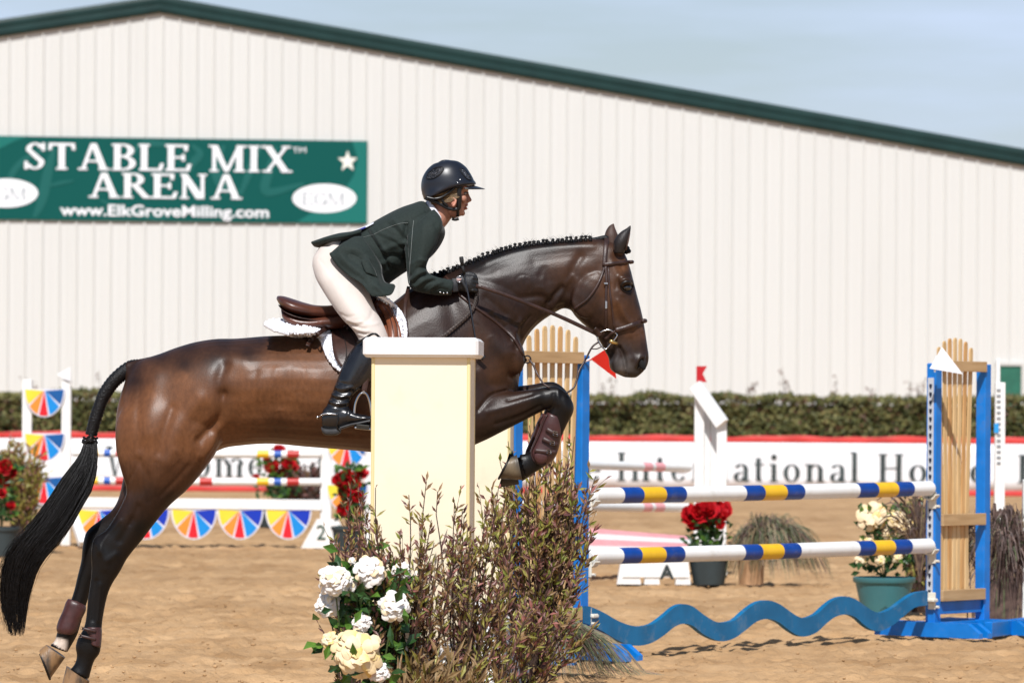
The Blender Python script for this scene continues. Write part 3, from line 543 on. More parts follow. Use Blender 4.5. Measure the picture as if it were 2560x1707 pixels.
def bword(s, x0, x1, H_px=72, ybase=1200):
    def done(q): b = MB(); b.add([Vector((v[0] + Xl, bD + bwav(v[0] + Xl, v[2] + zb_) + v[1] - .004, v[2] + zb_)) for v in q.V], q.F); b.build('letter', m_bt, banner)
    tmp = MB(); Xl = W(x0, 1160, bD - .1).x; Xr = W(x1, 1160, bD - .1).x; zb_ = W(1280, ybase, bD).z; H = W(1280, ybase - H_px, bD).z - zb_
    serif_into(tmp, s, H, (0, 0, 0), Vector((1, 0, 0)), Vector((0, 0, 1)), Vector((0, -1, 0)), .17 * H, .035 * H, gap=.17, width=Xr - Xl, each=done)
bword('Welcome', 262, 656, 76, 1196); bword('to', 790, 880); bword('the', 1362, 1502); bword('International', 1543, 2148); bword('Horse', 2196, 2470); bword('Ho', 2545, 2680)
mb = MB(); 
for x in np.arange(-10.5, 13, 2.4):
    mb = MB(); mb.tube([(x, bD + .14, 0), (x, bD + .14, .9)], .03, 8); mb.build('post', mat('rail_grey', (.45, .45, .45), .5, metal=.3), banner)
mb = MB(); [mb.tube([(-11, bD + .18, z), (13, bD + .18, z)], .02, 6) for z in (.45, .85)]; mb.build('rail', MATS['rail_grey'], banner)
# ================================================================== horse
m_coat = mat('bay_coat', (.1, .05, .03), .40, var=.17, vscale=60, vdetail=8, stretch=(1.0, 1, .6), bump=.10, bscale=210, attr='coat', spec=.30, sheen=.0, vpos=(.3, .7))
horse = thing('horse', 'dark bay horse in mid jump with braided mane and wrapped black tail', 'horse', W(900, 1000, 19.0))
mb = MB()
mb.loft([(330, 912, 302, 985, .05), (357, 898, 290, 1050, .12), (400, 884, 298, 1150, .19), (440, 869, 370, 1220, .23), (488, 855, 470, 1180, .255), (540, 847, 545, 1126, .265), (592, 846, 607, 1113, .27), (667, 840, 680, 1109, .28), (740, 838, 760, 1116, .285), (820, 836, 850, 1123, .285), (900, 812, 930, 1130, .275),
    (980, 758, 1010, 1138, .255), (1040, 712, 1080, 1140, .235), (1090, 692, 1160, 1122, .22), (1130, 685, 1225, 1080, .20), (1165, 700, 1285, 1005, .175), (1205, 770, 1300, 930, .14), (1240, 820, 1304, 890, .09)], n=36, p=2.15)
mb.loft([(1060, 705, 1180, 1040, .19), (1110, 686, 1275, 960, .165), (1150, 667, 1300, 905, .145), (1195, 648, 1307, 865, .125), (1245, 629, 1325, 832, .108), (1300, 615, 1352, 805, .095), (1367, 606, 1385, 783, .086), (1421, 601, 1410, 771, .082), (1475, 597, 1434, 778, .08), (1520, 600, 1460, 780, .075)], n=32, p=2.1)
mb.loft([(1500, 597, 1440, 690, .060), (1545, 612, 1426, 740, .072), (1563, 636, 1428, 772, .082), (1575, 668, 1436, 788, .092), (1586, 711, 1450, 803, .096), (1594, 742, 1466, 817, .090), (1602, 772, 1482, 832, .078), (1609, 803, 1500, 855, .066), (1614, 834, 1511, 876, .057), (1619, 868, 1521, 894, .052), (1622, 893, 1523, 910, .052), (1618, 914, 1527, 924, .050), (1606, 931, 1542, 934, .042), (1590, 944, 1562, 943, .026)], n=30, p=2.35)
# cheek, brow, nostril rim, chin
def el(x, y, rx, ry, rz, c, ang=0.0):
    k = 19.0 / F; a = math.cos(ang), math.sin(ang); mb.ell(W(x, y, 19.0 + c), (rx * k, rz, ry * k), 14, (Vector((a[0], 0, -a[1])), Vector((0, 1, 0)), Vector((a[1], 0, a[0]))))
for sg in (-1, 1):
    el(1478, 738, 46, 62, .030, sg * .072, .5); el(1561, 706, 22, 15, .022, sg * .082, .9); el(1600, 905, 17, 22, .016, sg * .042, .2)
    el(1275, 880, 36, 60, .055, sg * .115, -.3)
# near hind leg (c<0) and far hind leg
def hind(c, pts): mb.loft([(a, b, d, e, w, c + o) for a, b, d, e, w, o in pts], n=24, p=2.1)
hind(0, [(385, 960, 520, 945, .02, -.10), (322, 1000, 560, 1000, .095, -.135), (288, 1060, 560, 1075, .125, -.145), (292, 1130, 545, 1122, .125, -.145), (304, 1180, 512, 1172, .115, -.145), (316, 1224, 470, 1222, .095, -.14), (306, 1256, 425, 1262, .078, -.14), (288, 1290, 385, 1310, .062, -.14), (264, 1325, 353, 1352, .05, -.14),
    (236, 1345, 328, 1382, .046, -.14), (228, 1378, 314, 1402, .046, -.14), (229, 1418, 299, 1430, .04, -.14), (226, 1455, 281, 1458, .033, -.14), (220, 1495, 268, 1490, .029, -.14), (215, 1545, 257, 1545, .027, -.14), (208, 1572, 254, 1580, .031, -.14), (195, 1594, 253, 1606, .035, -.14), (189, 1616, 249, 1632, .034, -.14), (192, 1638, 236, 1650, .029, -.14), (187, 1658, 228, 1674, .028, -.14), (174, 1674, 222, 1698, .034, -.14)])
hind(0, [(330, 1100, 470, 1150, .10, .13), (310, 1185, 440, 1215, .085, .13), (298, 1240, 398, 1270, .068, .13), (281, 1273, 352, 1318, .054, .13), (252, 1298, 320, 1342, .046, .13), (218, 1326, 290, 1370, .044, .13), (207, 1362, 268, 1398, .042, .13), (203, 1401, 252, 1430, .036, .13), (193, 1443, 233, 1462, .030, .13), (184, 1480, 220, 1497, .027, .13), (166, 1530, 206, 1543, .027, .13), (150, 1562, 196, 1578, .032, .13), (142, 1583, 189, 1594, .033, .13), (137, 1601, 181, 1608, .029, .13), (124, 1612, 168, 1630, .033, .13)])
def fore(dx, dy, c):
    P = [(1185, 950, 1095, 1100, .09, -.02), (1222, 975, 1160, 1118, .088, -.01), (1259, 980, 1207, 1103, .08, 0), (1304, 976, 1259, 1077, .068, 0), (1337, 972, 1304, 1054, .056, 0), (1366, 967, 1343, 1034, .048, 0), (1394, 966, 1364, 1024, .046, 0), (1420, 985, 1372, 1021, .045, 0), (1434, 1012, 1374, 1024, .045, 0), (1432, 1034, 1370, 1030, .042, 0), (1420, 1056, 1366, 1042, .036, 0), (1408, 1082, 1361, 1065, .030, 0), (1399, 1105, 1355, 1085, .028, 0), (1389, 1132, 1345, 1106, .030, 0), (1378, 1152, 1335, 1120, .035, 0), (1358, 1168, 1324, 1128, .034, 0), (1337, 1181, 1312, 1134, .029, 0), (1314, 1196, 1298, 1136, .032, 0)]
    n = len(P); mb.loft([(a + dx[min(i, n - 1)], b + dy[i], d + dx[i], e + dy[i], w, c + o) for i, (a, b, d, e, w, o) in enumerate(P)], n=24, p=2.1)
Z18 = [0] * 18
fore(Z18, Z18, -.115)
fore([-2] * 5 + [-5] * 4 + [-9] * 9, [-12] * 6 + [-10, -9, -7, -4] + [0] * 4 + [2, 4, 6, 8], .115)
# dock of the tail
mb.loft([(372, 892, 345, 940, .045), (345, 898, 325, 946, .04), (316, 903, 312, 950, .034)], n=16)
hm = remesh(mb, 0.0064, 6)
relax(hm, [(360, 1000, 60), (440, 950, 60), (500, 970, 50), (560, 930, 40), (330, 1080, 40), (400, 1060, 50), (560, 1040, 30), (1180, 950, 60), (1120, 1000, 60), (1210, 1000, 25), (1250, 870, 50), (1180, 800, 70), (1140, 740, 50)], 70)
feats = [
    # flank and hip
    ([(560, 915), (548, 950), (556, 985)], 15, -.012), ([(588, 898), (606, 902)], 24, .010), ([(556, 985), (552, 1040), (520, 1078), (500, 1100)], 13, -.022), ([(585, 1000), (590, 1050), (570, 1085)], 26, -.010),
    ([(500, 1000), (460, 1045), (432, 1100), (415, 1150)], 22, .012), ([(430, 1020), (410, 1080), (402, 1130)], 12, -.009), ([(390, 940), (380, 1010), (372, 1080)], 24, .008), ([(350, 960), (345, 1040), (350, 1120)], 10, -.006),
    ([(545, 1075), (530, 1110), (505, 1140)], 10, .010), ([(440, 1130), (400, 1190), (360, 1250)], 16, .006), ([(345, 1150), (372, 1200), (370, 1250)], 9, -.006), ([(470, 1165), (440, 1200), (400, 1240)], 7, -.006),
    # ribs, belly muscle
    ([(650, 960), (720, 930), (790, 945)], 34, .010), ([(620, 1030), (700, 1010), (790, 1045)], 22, -.006), ([(640, 930), (632, 980), (650, 1040)], 10, -.004), ([(690, 925), (684, 985), (700, 1040)], 7, .002), ([(725, 925), (722, 985), (735, 1040)], 7, -.002), ([(760, 930), (760, 985), (772, 1035)], 7, .002),
    ([(640, 1085), (760, 1092), (900, 1102)], 12, .006), ([(610, 1072), (740, 1076), (880, 1085)], 8, -.005), ([(500, 850), (600, 866), (700, 866)], 16, -.005),
    # hock, gaskin, cannon tendons
    ([(300, 1300), (262, 1345), (250, 1380)], 6, .006), ([(330, 1300), (300, 1350)], 10, -.008), ([(345, 1265), (325, 1310)], 6, -.005), ([(245, 1360), (258, 1390), (262, 1420)], 9, .007), ([(290, 1385), (270, 1400)], 8, .005), ([(240, 1450), (235, 1500), (232, 1550)], 4, -.006), ([(250, 1460), (245, 1550)], 5, .004), ([(350, 1150), (300, 1245)], 4, -.003),
    # shoulder, chest
    ([(1150, 735), (1200, 800), (1262, 880)], 20, .010), ([(1130, 760), (1140, 830), (1180, 900)], 24, -.010), ([(1180, 690), (1250, 740), (1300, 790)], 24, .009), ([(1230, 790), (1270, 830), (1290, 870)], 8, -.012), ([(1215, 745), (1262, 785)], 9, -.007),
    ([(1200, 930), (1215, 975), (1260, 975)], 12, .008), ([(1195, 1025), (1225, 990), (1262, 978)], 5, -.010), ([(1120, 860), (1160, 920), (1190, 980)], 26, .009), ([(1240, 850), (1250, 900), (1240, 940)], 22, .008), ([(1284, 890), (1276, 940)], 7, -.007),
    ([(1240, 1060), (1300, 1040), (1350, 1015)], 6, -.008), ([(1220, 1030), (1290, 1010), (1350, 990)], 8, .006), ([(1270, 1000), (1330, 985)], 4, -.005), ([(1250, 1075), (1310, 1050)], 7, .005), ([(1395, 975), (1395, 1010)], 6, .006), ([(1384, 985), (1380, 1018)], 4, -.005), ([(1410, 1000), (1418, 1030)], 9, .005),
    # neck
    ([(1300, 800), (1290, 830), (1282, 858)], 6, .009), ([(1340, 800), (1318, 825), (1303, 850)], 4, .006), ([(1325, 790), (1303, 815)], 4, -.007), ([(1405, 720), (1378, 748), (1360, 775)], 8, -.014), ([(1430, 690), (1400, 735), (1383, 768)], 6, .006), ([(1250, 690), (1330, 705), (1375, 745)], 24, .009), ([(1300, 745), (1350, 740), (1372, 752)], 8, -.009), ([(1190, 700), (1250, 715), (1290, 740)], 9, -.005), ([(1340, 650), (1420, 640), (1470, 640)], 18, -.006), ([(1215, 655), (1300, 628), (1400, 616), (1480, 614)], 9, .006), ([(1350, 690), (1362, 672), (1372, 700)], 8, -.003), ([(1452, 640), (1430, 680), (1420, 730)], 11, -.010), ([(1395, 765), (1410, 762)], 5, -.005),
    # head
    ([(1442, 700), (1432, 745), (1440, 775)], 7, .006), ([(1545, 752), (1562, 790), (1582, 815)], 6, .008), ([(1520, 715), (1522, 760), (1540, 800)], 10, -.007), ([(1538, 772), (1552, 808)], 7, -.006), ([(1568, 688), (1545, 700), (1540, 720)], 5, -.006), ([(1562, 742), (1584, 738)], 4, -.005), ([(1540, 640), (1555, 668)], 9, -.008), ([(1530, 660), (1545, 690)], 8, .004), ([(1566, 719), (1574, 717)], 9, -.014), ([(1552, 700), (1566, 697), (1582, 704)], 4, .007), ([(1554, 735), (1568, 742), (1582, 736)], 4, .004),
    ([(1500, 820), (1520, 840), (1530, 868)], 7, -.006), ([(1549, 868), (1557, 890), (1563, 912), (1563, 944)], 4.2, -.022), ([(1536, 905), (1540, 925)], 9, .008), ([(1526, 880), (1531, 898)], 6, -.006), ([(1556, 868), (1568, 880), (1580, 895)], 6, .005), ([(1540, 895), (1545, 920)], 12, .008), ([(1572, 900), (1574, 930)], 9, .006), ([(1575, 850), (1585, 880)], 8, -.005), ([(1609, 900), (1601, 914), (1598, 922)], 8, -.034), ([(1612, 893), (1598, 898), (1592, 915)], 4, .008), ([(1593, 925), (1607, 928)], 4, .004), ([(1530, 880), (1538, 888)], 5, -.003), ([(1600, 800), (1608, 840)], 6, -.003)]
rq = random.Random(3)      # veins and small creases
for _ in range(26):
    x, y = rq.choice([(470, 1180), (520, 1090), (1250, 1010), (1490, 760), (1230, 800), (1330, 720), (700, 1010), (400, 1130), (1300, 690), (1170, 830), (1560, 830)]); x += rq.uniform(-50, 50); y += rq.uniform(-30, 30); a = rq.uniform(-1.2, 1.2)
    feats.append(([(x, y), (x + 16 * math.cos(a), y + 16 * math.sin(a)), (x + 30 * math.cos(a + .4), y + 30 * math.sin(a + .4))], 2.6, rq.choice((.0016, -.0018))))
sculpt(hm, [(a, b, c * .82) for a, b, c in feats])
BL = (.0035, .0031, .0032); BRN = (.150, .060, .024); MID = (.078, .032, .015); DK = (.022, .010, .0065); NK = (.019, .009, .0065); HD = (.052, .022, .0105)
def sock(V, P, col):
    d = (P[:, 1] - 1592) + (150 - P[:, 0]) * .25; k = np.clip(d / 5, 0, 1) * np.clip((P[:, 1] - P[:, 0] * .62 - 1492 < 34), 0, 1) * (V[:, 1] > 19.05) * (P[:, 0] < 200) * np.clip((172 - P[:, 0]) / 10, 0, 1)
    return col * (1 - k[:, None]) + np.array([.62, .52, .44]) * k[:, None]
paint(hm, [(x, y) + c for x, y, c in [
    (330, 915, DK), (400, 885, DK), (470, 862, DK), (560, 855, DK), (650, 850, DK), (750, 850, MID), (850, 850, MID), (335, 950, DK), (300, 1030, BRN), (380, 935, MID), (385, 985, BRN), (460, 910, DK), (460, 950, BRN), (540, 905, DK), (545, 960, MID), (620, 880, DK), (700, 875, MID), (350, 1050, BRN), (440, 1020, BRN), (510, 990, BRN), (600, 930, BRN), (680, 920, BRN), (760, 930, BRN), (620, 1000, BRN), (720, 1000, BRN), (800, 980, BRN), (860, 1010, MID), (700, 1070, MID), (820, 1090, MID), (560, 1080, BRN), (530, 1110, BRN), (460, 1100, BRN), (380, 1110, BRN), (300, 1120, BRN), (330, 1190, MID), (410, 1190, MID), (470, 1190, MID), (370, 1240, DK), (330, 1280, DK), (420, 1250, DK), (290, 1330, BL), (270, 1380, BL), (350, 1320, BL), (240, 1450, BL), (230, 1550, BL), (220, 1640, BL), (200, 1680, BL), (210, 1360, BL), (230, 1310, BL), (200, 1440, BL), (175, 1520, BL), (160, 1570, BL), (185, 1590, BL),
    (150, 1605, BL), (172, 1625, BL), (182, 1600, BL), (950, 900, MID), (960, 1060, MID), (1000, 850, NK), (1050, 900, NK), (1100, 1000, DK), (1050, 1110, MID), (1120, 900, NK), (1180, 960, NK), (1200, 860, HD), (1130, 850, NK), (1240, 870, NK), (1150, 1080, DK), (1240, 930, HD), (1280, 930, HD), (1100, 760, NK), (1180, 720, NK), (1250, 700, NK), (1330, 680, NK), (1400, 660, HD), (1300, 780, NK), (1260, 820, NK), (1440, 640, HD), (1490, 620, HD), (1190, 650, BL), (1240, 632, BL), (1300, 615, BL), (1370, 605, BL), (1430, 602, BL), (1500, 596, DK), (1400, 740, NK), (1230, 1050, DK), (1300, 1000, DK), (1350, 1000, BL), (1400, 990, BL), (1420, 1030, BL), (1260, 1085, BL), (1390, 1080, BL), (1370, 1150, BL), (1330, 1170, BL), (1300, 1160, BL),
    (1540, 640, HD), (1555, 670, (.115, .048, .02)), (1570, 690, DK), (1566, 720, BL), (1548, 725, HD), (1540, 770, (.105, .045, .02)), (1580, 780, HD), (1600, 760, DK), (1490, 680, HD), (1470, 740, DK), (1500, 780, DK), (1520, 720, (.105, .046, .022)), (1530, 830, DK), (1580, 830, (.095, .042, .022)), (1605, 830, (.085, .038, .02)), (1615, 870, DK), (1570, 880, DK), (1590, 900, DK), (1605, 912, (.006, .005, .005)), (1600, 940, BL), (1575, 935, (.018, .014, .013)), (1530, 915, (.020, .015, .013)), (1550, 890, DK), (1563, 925, (.16, .14, .13)), (1558, 900, (.10, .09, .085)), (1520, 885, BL)]], power=3.2, post=sock)
hbody = addmesh('body', hm, m_coat, horse)
HS = Surf([hbody])

# ears
def ear(tip, bl, br, c, tw):
    G = []; n = 9
    for i in range(n + 1):
        t = i / n; wv = (math.sin(math.pi * min(1, (t * .75 + .25))) ** .8) * (1 - t ** 6) if t < 1 else 0.02; row = []
        cx0, cy0 = bl[0] + (br[0] - bl[0]) * .5, (bl[1] + br[1]) * .5; cx = cx0 + (tip[0] - cx0) * t + tw * math.sin(math.pi * t); cy = cy0 + (tip[1] - cy0) * t
        hw = math.hypot(br[0] - bl[0], br[1] - bl[1]) * .5 * wv * 1.12; d = ((br[0] - bl[0]), (br[1] - bl[1])); L = math.hypot(*d); d = (d[0] / L, d[1] / L)
        for j in range(11):
            a = -2.0 + 4.0 * j / 10; row.append(W(cx + d[0] * hw * math.sin(a) , cy + d[1] * hw * math.sin(a), 19.0 + c - .032 * wv * math.cos(a)))
        G.append(row)
    m = MB(); m.grid(np.array(G), .004); return m
def ear2(rows, c, face):
    rows = crom([list(r) for r in rows], 4); G = []
    for x0, y0, x1, y1 in rows:
        w_ = math.hypot(x1 - x0, y1 - y0) * 19 / F; row = []
        for j in range(11): a = -1 + 2 * j / 10; t = .5 + .5 * math.sin(a * math.pi / 2); row.append(W(x0 + (x1 - x0) * t, y0 + (y1 - y0) * t, 19 + c) + Vector((0, -face * w_ * .55 * math.cos(a * math.pi / 2), 0)))
        G.append(row)
    m = MB(); m.grid(np.array(G), .004); return m
ear2([(1511, 612, 1547, 614), (1511, 596, 1546, 600), (1512, 586, 1545, 588), (1516, 575, 1541, 578), (1523, 565, 1537, 568), (1533, 559, 1535, 560)], .055, 1).build('ear', mat('ear_brown', (.060, .030, .02), .6, var=.25, vscale=30, bump=.2, bscale=200), horse, smooth=True)
ear2([(1535, 634, 1560, 634), (1533, 618, 1566, 618), (1535, 603, 1571, 604), (1542, 590, 1574, 592), (1553, 579, 1576, 580), (1566, 571, 1577, 572), (1575, 564, 1577, 565)], -.05, 1).build('ear', mat('ear_dark', (.012, .008, .007), .55, var=.25, vscale=30, bump=.2, bscale=200), horse, smooth=True)
mb = MB(); mb.tube([W(1564, 626, 18.935), W(1570, 604, 18.932), W(1574, 585, 18.94), W(1576, 566, 18.95)], [.004, .0035, .003, .001], 6); mb.build('ear_rim', MATS['ear_brown'], horse, smooth=True)
mb = MB(); mb.loft([(1536, 600, 1532, 630, .02, -.045), (1548, 605, 1545, 640, .026, -.05), (1560, 618, 1556, 640, .02, -.045)], n=12); mb.build('ear_base', MATS['ear_brown'], horse, smooth=True)
# eye with lids
ec = W(1567, 719, HS.D(1567, 719, -.004)); mb = MB(); mb.ell(ec, (.019, .014, .014), 16); eye = mb.build('eye', mat('eye_black', (.006, .004, .003), .06, spec=.8, coat=.5), horse, smooth=True)
mb = MB(); strap(mb, [(1552, 716), (1558, 707), (1569, 704), (1580, 710), (1584, 718)], .009, .008, HS, .004); strap(mb, [(1552, 718), (1560, 728), (1570, 731), (1580, 726)], .005, .005, HS, .003); mb.build('eyelids', mat('black_skin', (.008, .006, .006), .42), eye, smooth=True)
# nostril hollow
mb = MB(); nc = W(1606, 912, HS.D(1606, 912, .001)); mb.ell(nc, (.014, .007, .024), 12, (Vector((.9, -.2, .4)).normalized(), Vector((.2, 1, 0)).normalized(), Vector((-.4, 0, .9)).normalized())); mb.build('nostril', mat('nostril_black', (.002, .002, .002), .9), horse, smooth=True)
# hooves
def hoof(cor, sole, c, w, m_, nm='hoof', shoe=True):
    # cor, sole: pairs of frame points (front edge, heel edge) of the hairline and of the ground surface
    b = MB(); b.loft([(cor[0][0], cor[0][1], cor[1][0], cor[1][1], w * .84, c), ((cor[0][0] * .5 + sole[0][0] * .5), (cor[0][1] * .5 + sole[0][1] * .5), (cor[1][0] * .5 + sole[1][0] * .5), (cor[1][1] * .5 + sole[1][1] * .5), w * .95, c), (sole[0][0], sole[0][1], sole[1][0], sole[1][1], w * 1.05, c)], n=20, sub=4, p=2.3)
    h = b.build(nm, m_, horse, smooth='auto')
    if shoe:
        A, B = np.array(sole[0], float), np.array(sole[1], float); ax = (A - B) / np.linalg.norm(A - B); nrm = (A + B) / 2 - (np.array(cor[0]) + np.array(cor[1])) / 2; nrm = nrm / np.linalg.norm(nrm); P = []
        for k in range(15):
            t = R(-140 + 280 * k / 14); q = (A + B) / 2 + ax * np.linalg.norm(A - B) * .5 * math.cos(t) + nrm * 2.0; P.append(W(q[0], q[1], 19 + c + w * math.sin(t)))
        s = MB(); s.tube(P, .0055, 6); s.build('horseshoe', mat('dark_iron', (.03, .028, .027), .45, metal=.8, var=.3), h, smooth=True)
m_hoofd = mat('hoof_dark', (.040, .034, .028), .45, col2=(.20, .15, .09), vscale=14, stretch=(1, 1, .25), bump=.25, bscale=60, vpos=(.42, .7)); m_hoofl = mat('hoof_pale', (.26, .15, .07), .45, col2=(.07, .05, .035), vscale=16, stretch=(1.2, 1, .5), bump=.25, bscale=70, vpos=(.45, .62))
hoof(((1306, 1200), (1292, 1136)), ((1249, 1196), (1277, 1143)), -.115, .052, m_hoofd); hoof(((1298, 1210), (1284, 1134)), ((1251, 1218), (1281, 1124)), .115, .05, mat('hoof_black', (.012, .011, .010), .4, var=.3, vscale=20))
hoof(((163, 1643), (115, 1611)), ((126, 1695), (99, 1624)), .13, .052, m_hoofl); hoof(((224, 1702), (166, 1664)), ((196, 1778), (150, 1730)), -.14, .054, m_hoofl)

# mane: braided knots along the crest
crest = crom([(1072, 690), (1100, 684), (1140, 668), (1180, 652), (1215, 638), (1260, 622), (1314, 611), (1367, 604), (1421, 599), (1483, 595)], 40); L = np.concatenate([[0], np.cumsum(np.hypot(*np.diff(crest, axis=0).T))])
m_mane = mat('black_hair', (.0055, .005, .0055), .40, var=.4, vscale=60, bump=.5, bscale=160, spec=.3)
NK_ = 36
for k in range(NK_):
    s_ = L[-1] * (k + .4) / NK_; x, y = [np.interp(s_, L, crest[:, i]) for i in (0, 1)]; jx, jy = random.uniform(-3, 3), random.uniform(-2.2, 2.0); mb = MB(); D = 18.975
    for dx, dy, r in ((0, 9, 4.8), (jx * .6, 3.0, 5.8), (jx, -3.5 + jy, 4.9)): mb.ell(W(x + dx, y + dy, D - .004 * (3 - r)), (r * random.uniform(.85, 1.15) * 19 / F, r * 1.1 * 19 / F, r * .72 * 19 / F), 10)
    mb.tube([W(x - 4, y + 1, D - .01), W(x, y - 1, D - .014), W(x + 4, y + 2, D - .01)], .003, 5); mb.tube([W(x - 4, y + 6, D - .012), W(x, y + 4, D - .016), W(x + 4, y + 7, D - .012)], .003, 5)
    mb.build('mane_braid', m_mane, horse, smooth=True)
mb = MB(); mb.loft([(1075, 688, 1082, 704, .012), (1140, 668, 1146, 684, .016), (1215, 638, 1219, 654, .016), (1314, 611, 1316, 626, .016), (1421, 600, 1422, 614, .014), (1483, 594, 1484, 606, .013), (1512, 588, 1512, 602, .012), (1522, 592, 1520, 604, .008)], n=12); mb.build('mane_base', m_mane, horse, smooth=True)
mb = MB()
for k in range(150):
    s_ = random.uniform(0, L[-1]); x, y = [np.interp(s_, L, crest[:, i]) for i in (0, 1)]; a = random.uniform(-1.2, 1.2); l = random.uniform(5, 14); D = 19 + random.uniform(-.02, .02)
    mb.tube([W(x, y, D), W(x + l * .5 * math.sin(a), y - l * .6, D), W(x + l * math.sin(a * 1.5), y - l * 1.1, D)], [.0007, .0005, .0003], 3, caps=False)
mb.build('stray_mane_hair', m_mane, horse, kind='stuff')
mb = MB(); [mb.ell(W(x, y, 18.99), (r * 19 / F, .014, r * 19 / F), 10) for x, y, r in ((1559, 615, 9), (1567, 622, 8), (1572, 628, 6), (1566, 630, 6))]; mb.build('forelock', m_mane, horse, smooth=True)

# tail: wrapped dock and loose hair
mb = MB(); tw = [(352, 897, 330, 942, .028), (318, 903, 318, 948, .030), (277, 935, 296, 966, .029), (249, 973, 277, 993, .028), (236, 1005, 266, 1014, .027), (223, 1043, 254, 1050, .026), (213, 1085, 242, 1091, .022)]
S = crom([list(q) for q in tw], 14); 
for i, q in enumerate(S): r = 1 + (.06 if i > 14 else .04) * math.sin(i * 2.0); cx, cy = (q[0] + q[2]) / 2, (q[1] + q[3]) / 2; q[0:4] = [cx + (q[0] - cx) * r, cy + (q[1] - cy) * r, cx + (q[2] - cx) * r, cy + (q[3] - cy) * r]
mb.loft([tuple(q[:5]) for q in S], n=20, sub=1); tail = mb.build('tail', m_mane, horse, smooth=True)
mb = MB()
for y0, x0, x1 in ((1093, 209, 243), (1100, 207, 241), (1104, 206, 243)): mb.tube([W(x0 + (x1 - x0) * t, y0 + 4 * math.sin(t * 9), 19 - .03 * math.sin(math.pi * t)) for t in np.linspace(0, 1, 9)], .006, 6)
mb.build('tail_tie', m_mane, tail, smooth=True)
left = crom([(212, 1104), (203, 1130), (190, 1152), (160, 1190), (121, 1251), (78, 1312), (30, 1365), (8, 1420), (2, 1490), (12, 1550), (26, 1590)], 8); right = crom([(241, 1104), (243, 1140), (239, 1181), (229, 1220), (206, 1262), (178, 1312), (138, 1365), (106, 1400), (80, 1452), (68, 1520), (60, 1590)], 8)
def tailpt(u, t, d): i = t * (len(left) - 1); a = np.array([np.interp(i, range(len(left)), left[:, k]) for k in (0, 1)]); b = np.array([np.interp(i, range(len(right)), right[:, k]) for k in (0, 1)]); q = a + (b - a) * u; return W(q[0], q[1], 19 + d)
mb = MB(); n = 12; secs = []
for i in range(13): t = i / 16.5; a = tailpt(.14, t, 0); b = tailpt(.90, t, 0); pa, pb = PX(a), PX(b); secs.append((pa[0], pa[1], pb[0], pb[1], .018 + .035 * math.sin(math.pi * min(1, t * 1.1)), 0))
mb.loft(secs, n=14, sub=2); mb.build('tail_core', m_mane, tail, smooth=True)
mb = MB(); rt = random.Random(5)
for k in range(1500):
    u0 = rt.random(); d0 = rt.uniform(-1, 1); t0 = 0 if k < 700 else rt.uniform(0, .45); t1 = min(1, max(.45, rt.uniform(.78, 1.0) if rt.random() < .7 else rt.uniform(.55, .85))); P = []; ph = rt.uniform(0, 6.3); am = rt.uniform(.01, .05); uu = u0; sp = (rt.random() < .16) * rt.uniform(-.26, .12)
    clump = .5 + .5 * math.sin(u0 * 19 + 1.0)
    for i in range(10):
        s = i / 9; t = t0 + (t1 - t0) * s; u = .5 + (u0 - .5) * (1 - .0 * s) + am * math.sin(ph + t * 7) + sp * s * s - .03 * s * (1 - clump); p = tailpt(u, t, d0 * (.012 + .055 * math.sin(math.pi * min(1, t + .05)))); P.append(p)
    mb.tube(P, [.0022 * (1 - .75 * (i / 9) ** 2) for i in range(10)], 3, caps=False)
mb.build('tail_hair', m_mane, tail, smooth=True, kind='stuff')
# ================================================================== saddle, pad, bridle
m_lea = mat('saddle_leather', (.085, .026, .014), .38, var=.25, vscale=14, bump=.12, bscale=90, spec=.5, coat=.15); m_leb = mat('saddle_leather_dark', (.040, .017, .012), .42, var=.25, vscale=14, bump=.12, bscale=90); m_leo = mat('saddle_leather_tan', (.17, .05, .02), .38, var=.25, vscale=12, bump=.1, bscale=90)
m_brl = mat('bridle_leather', (.035, .015, .011), .42, var=.3, vscale=30, bump=.15, bscale=200); m_stl = mat('steel', (.55, .55, .56), .22, metal=1.0); m_fl = mat('white_fleece', (.80, .81, .86), .95, bump=.35, bscale=170)
m_blk = mat('black_leather', (.008, .008, .010), .25, var=.3, vscale=20, bump=.08, bscale=60, spec=.6, coat=.25); m_thread = mat('thread', (.30, .22, .17), .7)
def mir(p): return Vector((p.x, 38.0 - p.y, p.z))
# pad: shell over the back
pad = thing('saddle_pad', 'white fleece saddle pad under the brown saddle', 'saddle pad', W(840, 830, 19))
bot = crom([(664, 812), (684, 824), (715, 834), (744, 841), (782, 838), (802, 846), (812, 872), (824, 898), (850, 926), (890, 950), (950, 945), (998, 905), (1013, 852), (1014, 816), (1005, 788), (984, 762), (962, 744), (950, 739)], 5)
top = crom([(667, 806), (684, 797), (706, 797), (740, 800), (775, 806), (795, 812), (810, 815), (830, 815), (850, 812), (872, 802), (895, 790), (910, 780), (922, 768), (930, 757), (936, 750), (940, 744), (944, 740), (947, 737)], 5)
G = []
for b, t in zip(bot, top):
    row = []
    for j in range(15):
        s = j / 14; x, y = b[0] + (t[0] - b[0]) * s, b[1] + (t[1] - b[1]) * s; h = HS.hit(x, y); lim = 19 - .27 * math.cos(s * math.pi / 2) ** .8; D = (min(h, 18.985) - .016) if h is not None else lim
        if s > .55 and h is None: D = 19 - .27 * math.cos(s * math.pi / 2) ** .8
        row.append(W(x, y, min(D, 18.99)))
    G.append(row)
G = np.array(G, float); 
